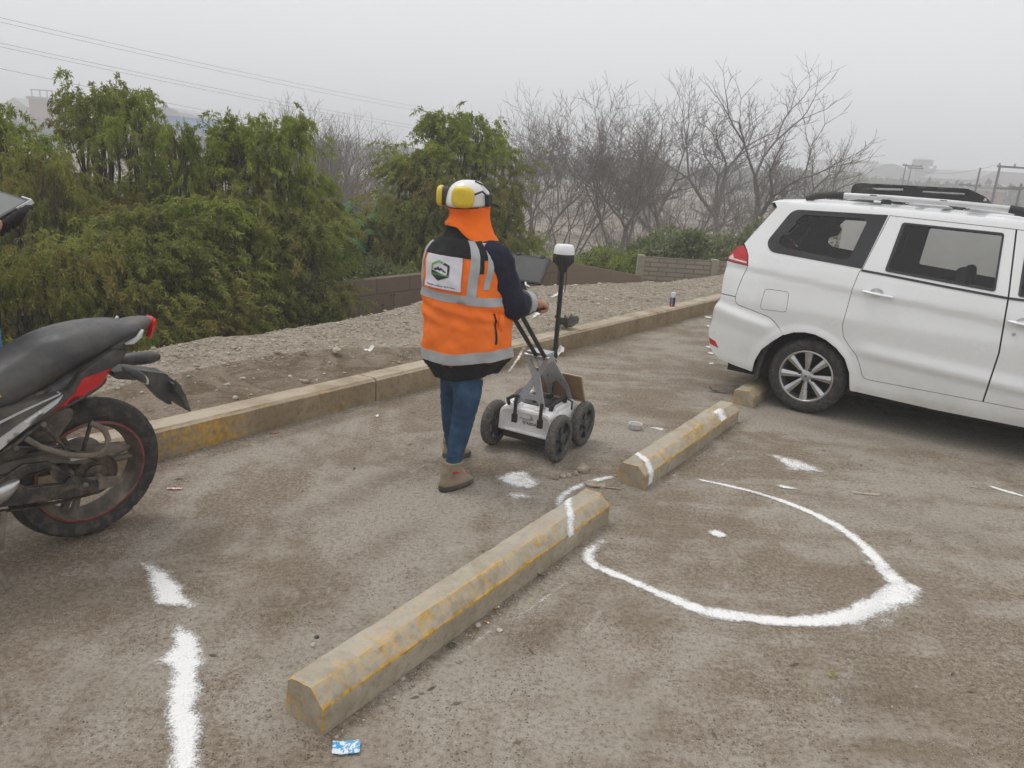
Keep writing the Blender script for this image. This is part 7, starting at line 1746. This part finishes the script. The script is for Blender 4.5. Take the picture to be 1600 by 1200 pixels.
# pocket flap and zip on the side of the vest, sagging orange pocket
tpatch('side_zip', rad(70), rad(73), .80, 1.0, .006, M_blackf)
mb = MB(); c = TS(rad(82), .93, .01); mb.ball(c, (.020, .022, .045), 14, 10); mb.build('side_pocket', M_orange, PE)

# ---- the second person, standing beside the motorcycle just outside the photo
QB = Vector((-2.59, 3.42, 0)); QE = empty('person', QB); tag(QE, 'second person at the left edge, only a gloved hand under a tablet in view', 'person')
QF = Vector((.85, -.53, 0)).normalized(); QR = Vector((QF.y, -QF.x, 0))
q = lambda f, r, z: QB + QF * f + QR * r + Vector((0, 0, z))
HW = vp(-62, 388, 3.02)
JQ = dict(pelvis=q(0, 0, .90), chest=q(0, 0, 1.26), neck=q(.01, 0, 1.46), head_low=q(.02, 0, 1.54), head=q(.03, 0, 1.62), head_top=q(.02, 0, 1.68), shR=q(0, .19, 1.38), shL=q(0, -.16, 1.36), elR=q(.10, .26, 1.13), elL=q(.12, -.05, 1.08),
          wrR=q(.33, .18, 1.28), wrL=HW, hipR=q(0, .09, .86), hipL=q(0, -.09, .86), knR=q(.02, .11, .48), knL=q(.02, -.11, .48), anR=q(-.02, .12, .10), anL=q(-.02, -.12, .10), toeR=q(.13, .14, .03), toeL=q(.13, -.14, .03),
          handR=(QF, Vector((0, 0, 1)), -QR, .6, 1.0), handL=(Vector((.75, .05, .55)), Vector((.45, -.35, -.80)), Vector((-.5, -.75, .3)), .35, 1.05))
make_body(QE, QB, JQ); face(QE, QB, JQ['head'], QF, QR)
def tor(name, T, mat, e, B, F_, R_, n=40):
    rows = [[Vector((0, 0, z)) + F_ * (b_ * math.cos(a)) + R_ * (a_ * math.sin(a)) + F_ * .0 for a in [2 * math.pi * k / n for k in range(n)]] for z, a_, b_ in T]
    for i, r_ in enumerate(rows):
        for k, p in enumerate(r_): r_[k] = p * 1.0 + (p - Vector((0, 0, p.z))).normalized() * .006 * nz3(k * .3, p.z * 12)
    return MB().loft(rows).build(name, mat, e, ang=70)
tor('jacket', [(.84, .18, .13), (.87, .20, .145), (1.0, .20, .14), (1.15, .205, .14), (1.30, .21, .14), (1.40, .19, .12), (1.45, .11, .09), (1.49, .07, .075)], M_navy, QE, QB, QF, QR)
for a, b_, c_ in ((q(0, .19, 1.38), q(.10, .26, 1.13), q(.33, .18, 1.28)), (q(0, -.16, 1.36), q(.12, -.05, 1.08), HW)):
    limb('sleeve', [a - (a - q(0, 0, 1.38)) * .3, a, a.lerp(b_, .5), b_, b_.lerp(c_, .5), c_], [.07, .075, .068, .060, .052, .042], M_navy, QE, QB, wr=.006, seed=5)
jeans(QE, QB, q(0, .09, .80), q(.02, .11, .48), q(-.02, .12, .10), q(0.03, -.10, .80), q(.02, -.11, .48), q(-.02, -.12, .10), cloth("light_denim", (.045, .17, .34), .9, .2, .5, 12))
boot(QE, QB, q(-.09, .12, 0), q(.17, .15, 0), q(-.02, .12, .1)); boot(QE, QB, q(-.09, -.12, 0), q(.17, -.15, 0), q(-.02, -.12, .1))
# hair cap
hr = MB(); hr.ball(JQ['head'] - QB + Vector((0, 0, .022)) - QF * .012, (.092, .092, .088), 20, 12); hr.build('hair', M_blkp, QE)
# knitted glove closed under the tablet
TA, TBk, TCk = vp(47, 313, 3.00), vp(-60, 279, 3.25), vp(-55, 371, 2.80)
ex = (TBk - TA).normalized(); ey = (TCk - TA); ey = (ey - ex * ey.dot(ex)).normalized(); en = ex.cross(ey).normalized()
if en.dot(Vector((0, -1, .3))) < 0: en = -en                       # towards the viewer
gl = MB(); M_glove = cloth("grey_knit", (.035, .034, .036), .95, .1, .4, 60)
TH_ = TA - QB
mb_ = MB()
for k, (px, py, L) in enumerate(((11, 347, 1.0), (20, 341, 1.05), (29, 335, 1.0), (37, 331, .8))):
    c = vp(px, py, 2.90) - QB; up_ = vp(px + 5, py - 10, 2.93) - QB; dn = vp(px - 7, py + 9, 2.93) - QB; mb_.tube([up_ + (c - up_) * -.6 - en * .030, up_, c, dn, dn - en * .02 + (dn - c) * .8], [.009, .0115, .0125, .012, .010], 12)
cc = HW - QB; c3 = vp(8, 350, 2.96) - QB
mb_.tube([cc, cc.lerp(c3, .5), c3], [.030, .036, .030], 14, flat=.6)
mb_.build('glove', M_glove, QE, ang=80, sub=1)
tp = vp(-1, 354, 2.86) - QB; MB().tube([vp(-10, 366, 2.88) - QB, tp, vp(0, 343, 2.87) - QB], [.011, .012, .009], 12).build('thumb', M_skin, QE, sub=1)
T2 = empty('tablet_computer', TA); tag(T2, 'grey tablet computer held in the gloved hand at the left edge', 'tablet')
def tq(a, b_, d): return ex * a + ey * b_ + en * d
mb = MB(); mb.prism(round_poly([(0, 0), (.27, 0), (.27, .18), (0, .18)], .012, 4), -.012, 0, lambda a, b_, d: tq(a, b_, d)); mb.build('case', M_blkp, T2, bevel=.002)
mb = MB(); mb.prism(round_poly([(.012, .010), (.258, .010), (.258, .170), (.012, .170)], .004, 3), .0004, .001, lambda a, b_, d: tq(a, b_, d)); mb.build('screen', bpy.data.materials['screen_glass'], T2)
mb = MB(); mb.prism(round_poly([(-.006, -.006), (.06, -.006), (.06, -.001), (-.001, -.001), (-.001, .06), (-.006, .06)], .001, 2), -.014, .003, lambda a, b_, d: tq(a, b_, d)); mb.build('corner_guard', M_silv, T2)

# ------------------------------------------------------------------ small things lying about
M_paper = simple("white_paper", (.72, .71, .68), .8, scale=40, var=.05)
# spray can on the kerb
p = gp(1050, 478, .178); cn = empty('spray_can', (p.x, p.y, .172)); tag(cn, 'spray can with a white cap and a purple label standing on the kerb', 'spray can')
MB().lathe([(.030, 0), (.032, .004), (.032, .016)], n=28).build('can_base', M_redl, cn); MB().lathe([(.0325, .016), (.0325, .115)], n=28).build('label', simple("purple_label", (.055, .028, .12), .5), cn)
MB().lathe([(.032, .115), (.026, .128), (.024, .132)], n=28).build('shoulder', M_alloy, cn); MB().lathe([(.028, .126), (.029, .130), (.028, .168), (.024, .172), (0, .172)], n=28).build('cap', M_helm, cn)
mb = MB(); vs, fs = text_mesh('MARKER', .026, 'CENTER', .0006)
mb.add([Vector((.0332 * math.cos(-1.75 - b_ / .0332), .0332 * math.sin(-1.75 - b_ / .0332) , .066 + a)) for a, b_ in vs], fs); mb.build('lettering', M_whl, cn, smooth=False, weld=False)
# clear tub
p = gp(992, 670); tub = empty('plastic_tub', (p.x, p.y, .004)); tag(tub, 'small clear plastic tub lying on the dirt between the cart and the shorter wheel stop', 'tub')
M_clear = simple("cloudy_plastic", (.55, .54, .52), .25, scale=30)
mb = MB(); mb.lathe([(0, .0), (.040, 0), (.044, .032), (.050, .034), (.050, .037), (.042, .035), (.038, .003), (0, .003)], n=32); mb.build('bowl', M_clear, tub)
MB().lathe([(.0, .0035), (.030, .004), (.022, .010), (0, .012)], n=20).build('residue', M_paper, tub)
def scrap(name, label, cat, px, py, L, W, rz, mat, h=.006, zlev=0.0, curl=.006, grp=None, parts=None):
    p = gp(px, py, zlev); bm = []; nx, ny = 10, 5; mb = MB(); V = []
    for i in range(nx + 1):
        for j in range(ny + 1):
            x, y = (i / nx - .5) * L, (j / ny - .5) * W; V.append((x, y, .004 + h * .3 + curl * (nz3(x * 40 + px, y * 40) + .5) + curl * (2 * x / L) ** 2))
    mb.add(V, [(i * (ny + 1) + j, (i + 1) * (ny + 1) + j, (i + 1) * (ny + 1) + j + 1, i * (ny + 1) + j + 1) for i in range(nx) for j in range(ny)])
    o = mb.build(name, mat, None, ang=80); o.location = (p.x, p.y, zlev); o.rotation_euler = (0, 0, rad(rz)); return tag(o, label, cat, grp)
b = NB("printed_wrapper"); v = b.vor(60, out='Color'); s_ = b.n("ShaderNodeSeparateColor"); b.t.links.new(v, s_.inputs[0])
c = b.mix(b.rng(b.noise(38, 3, dist=1.5), .47, .53), (.70, .74, .78), (.05, .33, .62)); c = b.mix(b.rng(s_.outputs[0], .90, .95), c, (.6, .1, .08)); M_wrap = b.fin(c, .4)
scrap('wrapper', 'blue and white printed wrapper in the foreground below the long wheel stop', 'litter', 541, 1171, .085, .055, 10, M_wrap, curl=.004)
b = NB("red_print"); c = b.mix(b.rng(b.noise(120, 2), .50, .54), (.75, .72, .68), (.65, .12, .09)); M_rp = b.fin(c, .6)
scrap('paper_scrap', 'white paper scrap with red print near the motorcycle wheel', 'litter', 273, 765, .075, .018, 10, M_rp, curl=.003)
scrap('paper_scrap', 'crumpled white paper at the foot of the kerb behind the antenna pole', 'litter', 871, 555, .10, .09, 20, M_paper, curl=.05)
scrap('paper_scrap', 'white paper scrap on the gravel bank left of the person', 'litter', 575, 552, .08, .05, 40, M_paper, zlev=.26, curl=.03)
scrap('paper_scrap', 'tiny white paper scrap on the dirt below the kerb joint', 'litter', 588, 652, .03, .02, 40, M_paper, curl=.01)
scrap('wood_splinter', 'thin pale splinter of wood lying across the powder line by the stones', 'litter', 950, 763, .14, .012, -8, simple("splinter", (.34, .26, .17), .8), curl=.003)
scrap('card_strip', 'thin brown strip of card on the dirt right of the ring top', 'litter', 1352, 773, .16, .010, -6, M_wedge, curl=.006)
scrap('black_scrap', 'bent black piece of plastic on the dirt left of the third wheel stop', 'litter', 1120, 613, .14, .035, -5, M_blkp, curl=.02)
scrap('dark_cloth', 'dark rag heaped on the gravel just behind the kerb and the antenna pole', 'litter', 884, 514, .16, .20, 40, M_mdark, zlev=.17, curl=.075)
scrap('dry_leaf', 'curled dark leaf on the dirt right of the middle of the long wheel stop', 'litter', 845, 902, .045, .010, -30, simple("dry_leaf_dark", (.06, .045, .035), .8), curl=.006)
scrap('dry_leaf', 'thin grass straw on the dirt at the right edge', 'litter', 1520, 762, .06, .006, -20, M_wedge, curl=.003)
for (px, py, an) in ((776, 951, 35), (760, 974, -30)):
    p = gp(px, py); e = empty('cigarette_end', (p.x, p.y, .006), rad(an)); tag(e, 'cigarette end ' + ('upper right of the pale pebble' if an > 0 else 'touching the pale pebble') + ' beside the long wheel stop', 'cigarette end', 'cigarette ends')
    MB().tube([(-.012, 0, 0), (.005, 0, 0)], .0038, 10).build('filter', simple("filter_tan", (.45, .25, .10), .8) if 'filter_tan' not in bpy.data.materials else bpy.data.materials['filter_tan'], e); MB().tube([(.005, 0, 0), (.012, 0, 0)], .0037, 10).build('paper_end', M_paper, e)
for (px, py, mt, lb) in ((705, 1011, (.05, .10, .05), 'green bottle cap ring on the dirt beside the long wheel stop'), (1300, 1056, (.42, .34, .05), 'twisted yellow plastic loop in the right foreground')):
    p = gp(px, py); o = MB().lathe([(.014, 0), (.016, .003), (.014, .006), (.012, .003)], n=24, closed=True).build('plastic_loop', simple("loop_" + ('green' if mt[0] < .1 else 'yellow'), mt, .5)); o.location = (p.x, p.y, .006); o.scale = (1.2, .75, 1.2); o.rotation_euler = (.15, 0, .6); tag(o, lb, 'litter')
rs = random.Random(5)
P = [((-1.0 + rs.gauss(0, .0)), 0, 0)]
mb = MB()
for _ in range(260):      # fallen leaves, straws and chips
    x, y = rs.uniform(-2.6, 4.5), rs.uniform(1.5, 9); p = Vector((x, y, 0))
    if (p - K0).dot(KN) > -.02: continue
    a = rs.uniform(0, 6.28); l = rs.uniform(.006, .028); w_ = l * rs.uniform(.08, .3); d = Vector((math.cos(a), math.sin(a), 0)); s = Vector((-d.y, d.x, 0)); z = Vector((0, 0, .003))
    mb.add([p - d * l + z, p + s * w_ + z * 2, p + d * l + z * 1.4, p - s * w_ + z], [(0, 1, 2, 3)])
tag(mb.build('leaf_litter', simple("leaf_litter", (.12, .095, .065), .9, var=.5), smooth=False, weld=False), kind='stuff')
